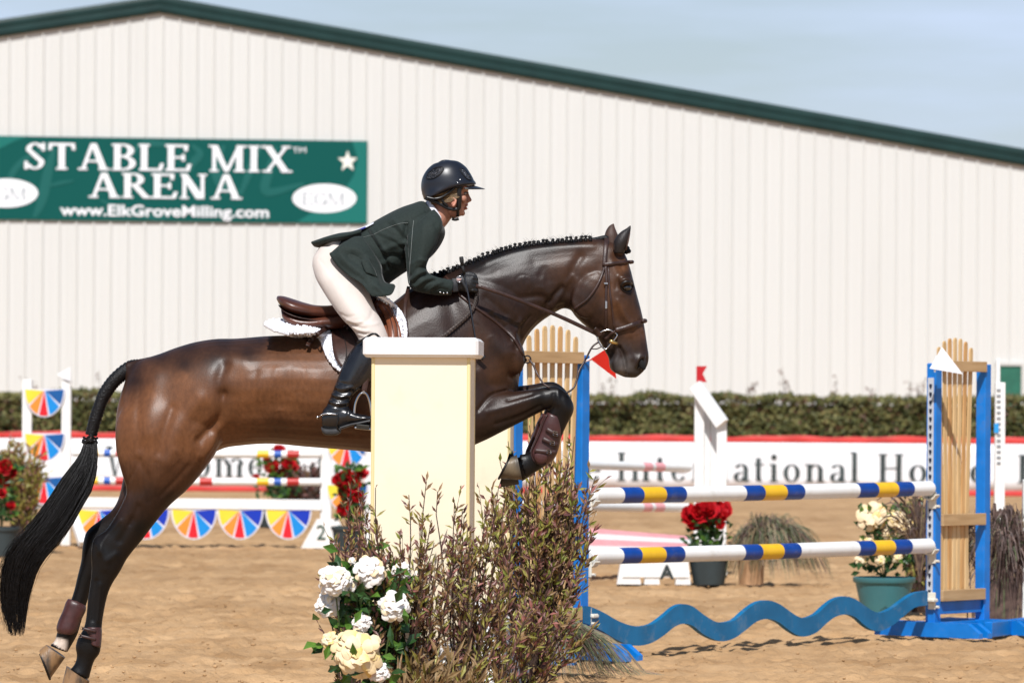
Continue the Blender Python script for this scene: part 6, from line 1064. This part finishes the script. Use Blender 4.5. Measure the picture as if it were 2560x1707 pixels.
for y, nm in ((1133, 'upper'), (1202, 'lower')):
    a, b = W(180, y - 1.5, RD - .05), W(804, y + 2.3, RD - .05); banded_pole('jump_pole', nm + ' white pole with red, yellow and blue bands of the rainbow jump', a, b, .037, rb, [m_wh, m_py, m_blu2, m_red], 'banded poles of the rainbow jump', 14)
pk = thing('fan_plank', 'white plank with a row of hanging rainbow half discs under the bay belly', 'jump plank', W(500, 1262, RD)); mb = MB(); a, b = W(182, 1255, RD - .05), W(804, 1262, RD - .05); mb.bar(a, b, .035, .10, bev=.003); mb.build('board', m_wh, pk)
for xc in (248, 366, 485, 601, 721): fan(pk, xc, 1273, 54, 71, RD - .055, 'd2')
flag('white_flag', 'small white pennant on the rainbow standard left of the black tail', [(175, 918, 0), (141, 936, 0), (175, 953, 0)], RD - .06, m_wf, ((176, 965), (176, 916)))

# ---- pink and white jump in the middle distance
m_pink = mat('pole_pink', (.80, .36, .38), .5, var=.06); PD = 36.0
pw = thing('jump_standard', 'white slanted jump standard with a red flag in the middle distance', 'jump standard', GX(1775, PD))
white_post(pw, 1746, PD, 1.555, .080); white_post(pw, 1802, PD - .1, 1.27, .082); white_post(pw, 1765, PD + .05, 1.38, .055, 'slat'); white_post(pw, 1783, PD + .05, 1.27, .055, 'slat'); mb = MB(); mb.bar(W(1738, 962, PD - .06), W(1806, 1060, PD - .16), .06, .11, bev=.004); mb.build('slanted_rail', m_wh, pw)
for z in (.12, .62): mb = MB(); mb.bar(W(1748, HY, PD + .02) * 1 + Z_ * (z - HC), W(1800, HY, PD) + Z_ * (z - HC), .03, .07); mb.build('cross_beam', m_wh, pw)
for x in (1746, 1802): c = GX(x, PD); mb = MB(); mb.box((c.x, c.y, .04), (.07, .7, .07), None, .005); mb.build('foot', m_wh, pw)
flag('red_flag', 'small red swallowtail flag on top of the slanted white standard', [(1741, 915, 0), (1768, 915, 0), (1757, 934, 0), (1767, 955, 0), (1741, 955, 0)], PD - .02, mat('flag_crimson', (.55, .012, .02), .5, trans=.2), ((1742, 962), (1742, 914)))
for y0, y1, nm in ((1155, 1169, 'upper'), (1262, 1268, 'lower')):
    a, b = W(1295, y0, 33.2), W(1722, y1, PD - .1); banded_pole('jump_pole', nm + ' white pole with two faded pink bands left of the slanted standard', a, b, .037, [(0, m_wh), (1603, m_pink), (1624, m_wh), (1632, m_pink), (1655, m_wh)], [m_wh, m_pink], 'pink banded poles', 14)
pp = thing('striped_panel', 'faded pink and white striped panel lying low behind the blue jump', 'jump panel', GX(1600, 35.0)); 
a0, a1, b0, b1 = W(1380, 1312, 34.75), W(1380, 1402, 34.2), W(1728, 1340, 36.75), W(1722, 1392, 36.3)
for i, (t0, t1) in enumerate(((0, .16), (.16, .34), (.34, .55), (.55, .72), (.72, 1.0))):
    V = [a0 + (a1 - a0) * t0, b0 + (b1 - b0) * t0, b0 + (b1 - b0) * t1, a0 + (a1 - a0) * t1]; V = V + [v + Y_ * .03 for v in V]; mb = MB(); mb.add(V, [(3, 2, 1, 0), (4, 5, 6, 7), (0, 1, 5, 4), (1, 2, 6, 5), (2, 3, 7, 6), (3, 0, 4, 7)]); mb.build('stripe_board', m_pink if i % 2 == 0 else m_wh, pp)
for x in (1400, 1560, 1700): c = GX(x, 34.4 + (x - 1400) / 300 * 1.9); mb = MB(); mb.box((c.x, c.y + .1, .08), (.05, .08, .15)); mb.build('support', m_wh, pp)
gb = thing('letter_block', 'white slotted ground block lettered A in front of the pink striped panel', 'marker', GX(1630, 33.8)); GB = 33.8; k = GB / F
for (x0, x1, nm) in ((1545, 1600, 'l'), (1612, 1648, 'l'), (1690, 1725, 'l')):
    c = GX((x0 + x1) / 2, GB); w = (x1 - x0) * k; mb = MB(); mb.prism([(-w * .55, 0), (w * .55, 0), (w * .35, .20), (-w * .35, .20)], (c.x, c.y, 0), X_, Z_, -Y_, .16); mb.build('leg', m_wh, gb)
mb = MB(); c = GX(1636, GB); mb.prism([(-80 * k, .055), (86 * k, .055), (50 * k, .262), (-50 * k, .262)], (c.x, c.y - .01, 0), X_, Z_, -Y_, .18); gt = mb.build('top', m_wh, gb); mb = MB(); text_into(mb, 'A', .15, (c.x + .045, c.y - .016, .045), X_, Z_, -Y_, bold=.03); mb.build('letter', mat('letter_black', (.02, .03, .03), .6), gt)
# white measuring post far right
mp_ = thing('jump_standard', 'narrow white holed post behind the right blue standard', 'jump standard', GX(2497, 33.0)); white_post(mp_, 2497, 33.0, 1.56, .075); white_post(mp_, 2492, 33.1, 1.74, .03, 'upper_rod'); mb = MB()
for k_ in range(14): p = W(2497, 975 + k_ * 14, 32.965); mb.box(p, (.03, .004, .018))
mb.build('peg_holes', mat('grey_hole', (.25, .26, .28), .7), mp_, kind='stuff'); mb = MB(); mb.box(W(2491, 1070, 32.96), (.035, .006, .07)); mb.build('blue_mark', mat('mark_blue', (.02, .30, .70), .5), mp_)
c = GX(2497, 33.0); mb = MB(); mb.box((c.x, c.y, .04), (.07, .7, .07), None, .005); mb.build('foot', m_wh, mp_)
ew = thing('jump_standard', 'white jump post cut by the right picture edge behind dark grasses', 'jump standard', GX(2572, 26.9)); white_post(ew, 2572, 26.9, .92, .085); white_post(ew, 2650, 27.1, .92, .085); c = GX(2566, 26.9); mb = MB(); mb.bar(W(2570, 1400, 26.9), W(2650, 1400, 27.1), .04, .07); mb.build('cross_beam', m_wh, ew)
bb = thing('base_beam', 'low blue wooden beam on the sand at the lower right corner', 'beam', GX(2560, 26.3)); mb = MB(); a, b = GX(2470, 25.9), GX(2640, 27.0); a.z = b.z = .05; mb.bar(a, b, .05, .09, bev=.004); mb.build('board', m_blue, bb)

# ---- plants
def leafmb(mb, base, d, L, w, nrm, fold=.25, bend=.15):
    d = Vector(d).normalized(); nrm = Vector(nrm); s = d.cross(nrm); s = s.normalized() if s.length > 1e-4 else Vector((1, 0, 0)); n = s.cross(d); base = Vector(base); m = base + d * (L * .5) + n * (bend * L * .3)
    mb.add([base, m + s * (w / 2) + n * (w * fold), base + d * L, m - s * (w / 2) + n * (w * fold), m], [(0, 1, 4), (1, 2, 4), (4, 2, 3), (0, 4, 3)])
def petals(mb, c, r, n, face, rnd, cup=.6, wide=.8, jit=.35, r0=.15, r1=1.0):
    face = Vector(face).normalized(); u = face.orthogonal().normalized(); v = face.cross(u)
    for i in range(n):
        q = (i + .5) / n; a = i * 2.399963 + rnd.uniform(-.2, .2); tilt = q ** .5; d = (u * math.cos(a) + v * math.sin(a)); L = r * (r0 + (r1 - r0) * q) * rnd.uniform(1 - jit * .5, 1 + jit * .3); w = L * wide + r * .12; base = c + d * (r * .10 * q); up = face * (1 - tilt * .82) + d * (tilt * 1.15 + .15); up.normalize(); s = up.cross(d - up * d.dot(up)).normalized() if (d - up * d.dot(up)).length > 1e-3 else u; o_ = s.cross(up)
        if o_.dot(d) < 0: o_ = -o_
        V = []
        for t, ww, bd in ((0, .2, 0), (.35, .8, .05), (.75, 1.0, -.03), (1.0, .6, -.16 - .12 * rnd.random())):
            cc = base + up * (L * t) + o_ * (bd * L * cup * 1.6); V += [cc - s * (w * .5 * ww) - o_ * (-.10 * w * ww), cc + o_ * (.05 * L * rnd.uniform(-.6, .6)), cc + s * (w * .5 * ww) - o_ * (-.10 * w * ww)]
        mb.add(V, [(k * 3 + j, k * 3 + j + 1, (k + 1) * 3 + j + 1, (k + 1) * 3 + j) for k in range(3) for j in range(2)])
m_pw = mat('petal_white', (.84, .78, .72), .55, col2=(.86, .83, .80), vscale=10, trans=.12); m_pc = mat('petal_cream', (.84, .62, .34), .55, col2=(.86, .74, .52), vscale=10, trans=.12); m_pye = mat('petal_yellow', (.84, .56, .16), .55, col2=(.86, .70, .34), vscale=12, trans=.12); m_pr = mat('petal_red', (.55, .006, .012), .5, col2=(.40, .003, .01), vscale=20, trans=.1); m_ppk = mat('petal_blush', (.84, .60, .50), .55, trans=.1)
m_gl = mat('leaf_green', (.045, .13, .018), .42, col2=(.13, .26, .035), vscale=9, trans=.25); m_gd = mat('leaf_dark_green', (.014, .055, .016), .4, col2=(.035, .09, .022), vscale=9, trans=.15); m_stem = mat('stem_green', (.05, .08, .02), .6)
def pompom(mb, c, r, n, face, rnd):
    face = Vector(face).normalized(); u = face.orthogonal().normalized(); v = face.cross(u)
    for i in range(n):
        q = (i + .5) / n; th = math.acos(1 - q * 1.15); a = i * 2.399963 + rnd.uniform(-.25, .25); rad = u * math.cos(a) + v * math.sin(a); d = face * math.cos(th) + rad * math.sin(th); tn = rad * math.cos(th) - face * math.sin(th); s_ = d.cross(tn).normalized()
        tilt = rnd.uniform(.15, .75); out = (tn * math.cos(tilt) + d * math.sin(tilt)).normalized(); nn = s_.cross(out); nn = nn if nn.dot(d) > 0 else -nn; L = r * rnd.uniform(.38, .6); w = r * rnd.uniform(.32, .52); p = c + d * (r * rnd.uniform(.42, .62)); G = []
        for t, ww in ((0, .45), (.4, .95), (.8, 1.0), (1.0, .62)):
            G.append([p + out * (L * (t - .25)) + s_ * (w * .5 * ww * e) + nn * (-.16 * w * e * e + .10 * L * math.sin(t * 2.6) + rnd.uniform(-.05, .05) * w) for e in (-1, -.4, .4, 1)])
        mb.grid(np.array(G, float), 0)
def bloom(par, x, y, D, r, face, kind, rnd, n=46):
    c = W(x, y, D); f = Vector(face).normalized(); mo, mi_ = {'w': (m_pw, m_pc), 'y': (m_pc, m_pye), 'r': (m_pr, m_pr), 'p': (m_pw, m_ppk)}[kind]
    if n > 40 or kind != 'r':
        r *= 1.32 if n > 40 else 1.2; mb = MB(); pompom(mb, c, r * 1.0, 95 if n > 40 else 46, f, rnd); fl = mb.build('bloom', mo, par, smooth=True); mb = MB(); pompom(mb, c + f * .001, r * .94, 40 if n > 40 else 24, f, rnd); mb.build('bloom_heart', mi_, fl, smooth=True); return c
    mb = MB(); petals(mb, c - f * (r * .35), r * 1.1, n, f, rnd, r0=.55, wide=.52 if n > 40 else .8, jit=.7 if n > 40 else .35); fl = mb.build('bloom', mo, par, smooth=True); mb = MB(); petals(mb, c - f * (r * .28), r * .72, n // 2, f, rnd, r0=.4, wide=.6 if n > 40 else .9, jit=.6); mb.build('bloom_heart', mi_, fl, smooth=True); return c
def rose_bush(name, lab, base, blooms, D, leaves, spread, seed, grp=None, sc=1.0, cat='flowers', lm=(m_gd, m_gl), box=None):
    rnd = random.Random(seed); t = thing(name, lab, cat, base, grp); sm = MB(); L1, L2 = MB(), MB(); pts = []
    for (x, y, r, kd, dd) in blooms:
        fx = Vector((rnd.uniform(-.5, .3), -1, rnd.uniform(.5, 1.1))); c = bloom(t, x, y, D + dd, r * (D + dd) / F, fx, kd, rnd, 84 if r * 17 / D > 12 else 26); m_ = base.lerp(c, .55) + Vector((rnd.uniform(-.03, .03), rnd.uniform(-.03, .03), 0)); b0 = Vector((base.x + rnd.uniform(-.04, .04), base.y + rnd.uniform(-.04, .04), base.z)); sm.tube([b0, m_, c], [.004, .0035, .003], 5); pts += [(b0, m_, c)]
    for k in range(leaves):
        if box and rnd.random() < .55: x0, y0, x1, y1 = box; p = W(rnd.uniform(x0, x1), rnd.uniform(y0, y1), D + rnd.uniform(-spread, spread) + .06)
        else: b0, m_, c = rnd.choice(pts); s = rnd.uniform(.3, 1.0); p = (b0.lerp(m_, s * 2) if s < .5 else m_.lerp(c, s * 2 - 1)) + Vector([rnd.gauss(0, spread * .5) for _ in range(3)])
        d = Vector((rnd.uniform(-1, 1), rnd.uniform(-1, .6), rnd.uniform(-.5, .9))); leafmb(L1 if rnd.random() < .62 else L2, p, d, rnd.uniform(.05, .085) * sc, rnd.uniform(.026, .04) * sc, (rnd.uniform(-.5, .5), -1, rnd.uniform(0, 1)))
    sm.build('stems', m_stem, t, kind='stuff'); L1.build('leaves', lm[0], t, kind='stuff', smooth=False); L2.build('leaves', lm[1], t, kind='stuff'); return t
pb_ = GX(905, 16.9)
rose_bush('peony_bush', 'bush of white and creamy yellow peonies at the foot of the near pillar', Vector((W(900, 1700, 16.9).x, 16.95, 0)), [(836, 1450, 38, 'w', -.06), (926, 1428, 38, 'w', -.03), (868, 1462, 24, 'w', -.02), (880, 1402, 10, 'w', .03), (1004, 1428, 22, 'w', .08), (820, 1513, 30, 'w', .0), (985, 1516, 36, 'w', -.08), (903, 1557, 23, 'p', -.08), (829, 1602, 24, 'y', -.03), (895, 1634, 56, 'y', -.14), (946, 1680, 26, 'p', -.12), (960, 1400, 12, 'w', .1), (1045, 1440, 12, 'w', .1)], 16.95, 460, .09, 11, box=(845, 1420, 1015, 1690))
def leafy_shrub(name, lab, x0, D, nb, hgt, lean, spread, seed, mats, per=46, lsz=(.022, .040), wid=(.006, .010), zmin=.25, grp='brown leafy bushes round the jump', asp=.13):
    rnd = random.Random(seed); bx = W(x0, 1500, D).x; t = thing(name, lab, 'shrub', (bx, D, 0), grp); st = MB(); LB = [MB() for _ in mats]
    for i in range(nb):
        a = rnd.uniform(0, 6.283); s = rnd.random() ** .6 * spread; h = hgt * rnd.uniform(.62, 1.0) * (1 - .22 * (s / spread) ** 2); top = Vector((bx + math.cos(a) * s + lean * h, D + math.sin(a) * s * .5, h)); b0 = Vector((bx + rnd.uniform(-.05, .05), D + rnd.uniform(-.05, .05), 0)); md = b0.lerp(top, .5) + Vector((math.cos(a) * s * .16, 0, .05 * h)); P = []
        for k in range(11): q = k / 10; P.append((b0 * (1 - q) ** 2 + md * 2 * q * (1 - q) + top * q * q) + Vector((rnd.gauss(0, .004), rnd.gauss(0, .004), 0)))
        st.tube(P, [.0042 * (1 - .75 * k / 10) + .0006 for k in range(11)], 4, caps=False)
        side = []
        for j in range(rnd.randint(2, 5)): q = rnd.uniform(.45, .92); k = int(q * 10); p = P[k]; d = (P[min(k + 1, 10)] - P[k - 1]).normalized(); e = p + d * (.07 + .10 * rnd.random()) + Vector((rnd.uniform(-.07, .07), rnd.uniform(-.04, .04), 0)); st.tube([p, (p + e) / 2 + Vector((0, 0, .004)), e], [.002, .0015, .0008], 3, caps=False); side.append((p, e))
        for j in range(per):
            if rnd.random() < .45 and side: p0, p1 = rnd.choice(side); q = rnd.random(); p = p0.lerp(p1, q); d = (p1 - p0).normalized()
            else: q = zmin + (1 - zmin) * rnd.random() ** .8; k = min(9, int(q * 10)); p = P[k].lerp(P[k + 1], q * 10 - k); d = (P[k + 1] - P[k]).normalized()
            dv = (d * 1.0 + Vector((rnd.gauss(0, .6), rnd.gauss(0, .6), rnd.gauss(0, .35)))).normalized(); m_i = rnd.choices(range(len(mats)), weights=[q_[1] for q_ in mats])[0]; leafmb(LB[m_i], p, dv, rnd.uniform(*lsz), rnd.uniform(*wid), (rnd.uniform(-1, 1), -1, rnd.uniform(-.4, 1)), .2)
    st.build('stems', mat('stem_brown', (.055, .03, .02), .7), t, kind='stuff')
    for b_, q_ in zip(LB, mats):
        if b_.F: b_.build('leaves', q_[0], t, kind='stuff')
    return t
ml1 = mat('leaf_purple', (.11, .042, .042), .5, col2=(.24, .11, .09), vscale=25, trans=.1); ml2 = mat('leaf_olive', (.19, .17, .03), .5, col2=(.38, .35, .08), vscale=25, trans=.15); ml3 = mat('leaf_brown', (.15, .09, .04), .55, col2=(.32, .19, .08), vscale=25, trans=.1); ml4 = mat('leaf_lime', (.24, .28, .05), .5, trans=.35); ml5 = mat('leaf_pink', (.38, .15, .13), .5, trans=.25)
MIXA = [(ml1, 3.4), (ml3, 4.0), (ml2, 2.4), (ml4, .4), (ml5, .35)]; MIXB = [(ml1, 2.9), (ml3, 3.8), (ml2, 3.0), (ml4, .5), (ml5, .6)]
leafy_shrub('leafy_bush', 'brown willow-leaved bush in front of the near yellow pillar, over the peonies', 1000, 17.02, 31, 1.08, .02, .26, 21, MIXA, 52, zmin=.22, lsz=(.028, .052), wid=(.008, .013))
leafy_shrub('leafy_bush', 'brown willow-leaved bush at the right foot of the near yellow pillar', 1135, 17.1, 29, 1.08, .05, .30, 22, MIXA, 54, zmin=.22, lsz=(.028, .052), wid=(.008, .013))
leafy_shrub('leafy_bush', 'olive brown bush standing before the far yellow pillar and blue post', 1335, 20.7, 58, 1.33, .03, .30, 23, MIXB, 54, lsz=(.036, .062), wid=(.010, .017), zmin=.15)
leafy_shrub('leafy_bush', 'low dense olive and purple bush right of centre at the bottom edge', 1255, 18.3, 30, .60, .10, .36, 24, MIXB, 54, zmin=.1, lsz=(.03, .055), wid=(.009, .014))
leafy_shrub('leafy_bush', 'thin dark purple bush left of the near pillar behind the white peonies', 885, 17.7, 26, 1.05, -.01, .10, 25, [(ml1, 3), (ml3, 2), (ml2, .8)], 60, zmin=.2)
leafy_shrub('leafy_bush', 'straw coloured strappy leaves under the peonies at the bottom edge', 1080, 16.95, 44, .30, .05, .26, 26, [(ml3, 3), (mat('leaf_straw', (.30, .20, .09), .6, trans=.2), 1.5), (ml2, 1)], 34, lsz=(.06, .12), wid=(.010, .018), zmin=.2)
def grass(name, lab, x0, D, n, L, droop, z0, seed, mats, lean=0.0, w=.0032, spread=1.0, grp='tufts of fountain grass', hgt=1.0, par=None, plume=0, bw=.002):
    rnd = random.Random(seed); bx = W(x0, 1500, D).x; t = par or thing(name, lab, 'grass', (bx, D, z0), grp); LB = [MB() for _ in mats]
    for i in range(n):
        a = rnd.uniform(0, 6.283); l = L * rnd.uniform(.55, 1.05); out = spread * rnd.uniform(.15, 1.0); dx, dy = math.cos(a) + lean, math.sin(a); P = []; bx0 = bx + rnd.gauss(0, bw)
        for k in range(9): s = k / 8; P.append(Vector((bx0 + rnd.gauss(0, .002) + dx * l * out * (s ** 1.25) * .75, D + dy * l * out * (s ** 1.25) * .6, z0 + max(-z0 + .01, l * hgt * (1.0 * s - droop * s ** 2.4 * (.5 + out * .8))))))
        m_i = rnd.choices(range(len(mats)), weights=[q_[1] for q_ in mats])[0]; ww = w * rnd.uniform(.6, 1.3); LB[m_i].tube(P, [ww * (1 - .8 * (k / 8) ** 2) * (1 + (plume * 2.2 if (k > 4 and i % 5 == 0) else 0)) for k in range(9)], 3, caps=False)
    for b_, q_ in zip(LB, mats):
        if b_.F: b_.build('blades', q_[0], t, kind='stuff')
    return t
mg1 = mat('grass_purple', (.065, .042, .038), .6, col2=(.17, .11, .09), vscale=20); mg2 = mat('grass_grey_green', (.10, .12, .06), .6, col2=(.20, .22, .12), vscale=20, trans=.2); mg3 = mat('grass_straw', (.30, .22, .13), .6, trans=.2)
grass('fountain_grass', 'drooping green and purple fountain grass over the foot of the left blue standard', 1372, 21.9, 950, .58, 1.12, .10, 31, [(mg1, 3), (mg2, 4), (mg3, .5)], lean=.38, w=.0032, hgt=.9)
gp = thing('potted_grass', 'tan pot with drooping grey-brown grass beyond the poles', 'potted plant', GX(1880, 33.9)); mb = MB(); c = GX(1878, 33.9); mb.lathe((c.x, c.y, 0), [(.0, .0), (.095, .0), (.105, .27), (.0, .27)], 20); mb.build('pot', mat('pot_tan', (.46, .27, .14), .7, var=.06), gp, smooth='auto')
grass('g', '', 1915, 33.9, 1500, .60, 1.0, .22, 32, [(mg2, 3), (mg3, 2), (mg1, 1.6)], lean=.25, w=.0050, par=gp, hgt=1.25, spread=.95, bw=.06)
grass('fountain_grass', 'dark purple fountain grass leaning beside the right blue standard', 2516, 26.9, 900, 1.50, 1.02, .05, 33, [(mg1, 7), (mg2, .6), (mg3, .5)], lean=.0, w=.0045, spread=.30, plume=1, bw=.07); grass('fountain_grass', 'arching purple grass plumes behind the right end of the banded poles', 2300, 28.0, 150, 1.10, .75, .25, 34, [(mg1, 3), (mg3, .8)], lean=-.1, w=.0035, spread=.42, plume=1)
# pots of flowers
def potp(name, lab, x, D, r, h, m_, rim=.012):
    c = GX(x, D); t = thing(name, lab, 'potted plant', c, 'flower pots between the jumps'); mb = MB(); mb.lathe((c.x, c.y, 0), [(0, 0), (r * .72, 0), (r * .95, h * .86), (r * 1.0, h * .86), (r * 1.03, h * .90), (r * 1.03, h), (r * .96, h * 1.01), (r * .92, h * .97), (0, h * .93)], 28); mb.build('pot', m_, t, smooth='auto'); return t, c
def potted_flowers(name, lab, x, D, r, h, m_, blooms, leaves, seed, box, sc=1.0):
    t, c = potp(name, lab, x, D, r, h, m_); rnd = random.Random(seed); sm, L1, L2 = MB(), MB(), MB(); c2 = Vector((c.x, c.y, h * .95))
    for (bx, by, br_, kd) in blooms: p = bloom(t, bx, by, D - .05 + rnd.uniform(-.08, .05), br_ * D / F, (rnd.uniform(-.5, .5), -1, rnd.uniform(.2, 1)), kd, rnd, 26); sm.tube([c2, c2.lerp(p, .5) + Vector((0, 0, .02)), p], .004, 5)
    for k in range(leaves): p = W(rnd.triangular(box[0], box[2]), rnd.uniform(box[1], box[3]), D + rnd.uniform(-.12, .12)); leafmb(L1 if rnd.random() < .6 else L2, p, (rnd.uniform(-1, 1), rnd.uniform(-1, .6), rnd.uniform(-.3, .9)), rnd.uniform(.06, .10) * sc, rnd.uniform(.03, .05) * sc, (rnd.uniform(-.5, .5), -1, rnd.uniform(0, 1)))
    sm.build('stems', m_stem, t, kind='stuff'); L1.build('leaves', m_gd, t, kind='stuff'); L2.build('leaves', m_gl, t, kind='stuff'); return t
m_pt = mat('pot_teal', (.045, .17, .19), .45, var=.08, vscale=5); m_pg = mat('pot_dark', (.030, .045, .050), .6, var=.15, vscale=8)
potted_flowers('potted_roses', 'teal pot of creamy yellow roses behind the right ends of the poles', 2210, 28.9, .200, .245, m_pt, [(2181, 1292, 40, 'y'), (2243, 1300, 26, 'y'), (2264, 1316, 22, 'y'), (2167, 1366, 30, 'y'), (2217, 1332, 22, 'y'), (2152, 1398, 16, 'y'), (2240, 1392, 16, 'y'), (2200, 1400, 14, 'y'), (2108, 1366, 10, 'w')], 230, 41, (2140, 1275, 2290, 1435), .9)
potted_flowers('potted_geraniums', 'dark pot of bright red flowers behind the lower banded pole', 1772, 33.9, .165, .235, m_pg, [(1722, 1285, 24, 'r'), (1748, 1278, 26, 'r'), (1774, 1270, 26, 'r'), (1735, 1305, 24, 'r'), (1762, 1300, 22, 'r'), (1812, 1272, 22, 'r'), (1806, 1288, 18, 'r'), (1800, 1310, 12, 'r'), (1795, 1262, 18, 'r')], 210, 42, (1712, 1290, 1828, 1390), .9)
potted_flowers('potted_geraniums', 'dark pot of red flowers at the far left edge beside the rainbow standard', 2, 39.5, .17, .26, m_pg, [(10, 1166, 20, 'r'), (28, 1178, 16, 'r'), (-8, 1190, 22, 'r'), (2, 1230, 14, 'r'), (28, 1262, 12, 'r'), (14, 1205, 12, 'r')], 170, 43, (-30, 1150, 50, 1300), 1.0)
potted_flowers('potted_geraniums', 'grey pot of red flowers seen under the bay belly behind the rainbow poles', 682, 50.0, .20, .24, m_pg, [(697, 1122, 16, 'r'), (680, 1165, 20, 'r'), (722, 1158, 18, 'r'), (668, 1150, 12, 'r'), (706, 1180, 12, 'r'), (735, 1165, 12, 'r'), (640, 1190, 8, 'r')], 150, 44, (635, 1130, 760, 1250), 1.2)
potted_flowers('potted_geraniums', 'cluster of red flowers beside the numbered white base and yellow pillar', 868, 41.2, .15, .24, m_pg, [(866, 1190, 20, 'r'), (846, 1200, 18, 'r'), (884, 1208, 20, 'r'), (862, 1225, 18, 'r'), (872, 1250, 22, 'r'), (886, 1270, 20, 'r'), (905, 1180, 16, 'r'), (858, 1272, 18, 'r'), (895, 1240, 16, 'r')], 170, 45, (836, 1165, 920, 1310), 1.1)
leafy_shrub('leafy_bush', 'dusty brown bush beyond the rainbow standard seen under the bay girth', 750, 50.5, 60, .78, -.06, .34, 46, [(mat('leaf_grey', (.10, .08, .07), .7), 3), (ml1, 3), (ml3, 1)], 40, lsz=(.06, .10), wid=(.02, .035))
leafy_shrub('leafy_bush', 'wispy olive and rust bush before the rainbow standard at the left edge', 52, 40.3, 60, 1.12, -.02, .26, 47, [(ml2, 3), (ml3, 2), (ml5, 1), (mat('leaf_gold', (.28, .20, .04), .6, trans=.2), 1.2)], 36, lsz=(.05, .09), wid=(.014, .024))
leafy_shrub('leafy_bush', 'dark leafy bush just behind the teal pot of roses at the right pole ends', 2296, 29.3, 55, .88, .0, .14, 48, [(ml2, 2), (ml3, 3), (m_gd, 3), (ml1, 1)], 40, lsz=(.035, .06), wid=(.014, .024))
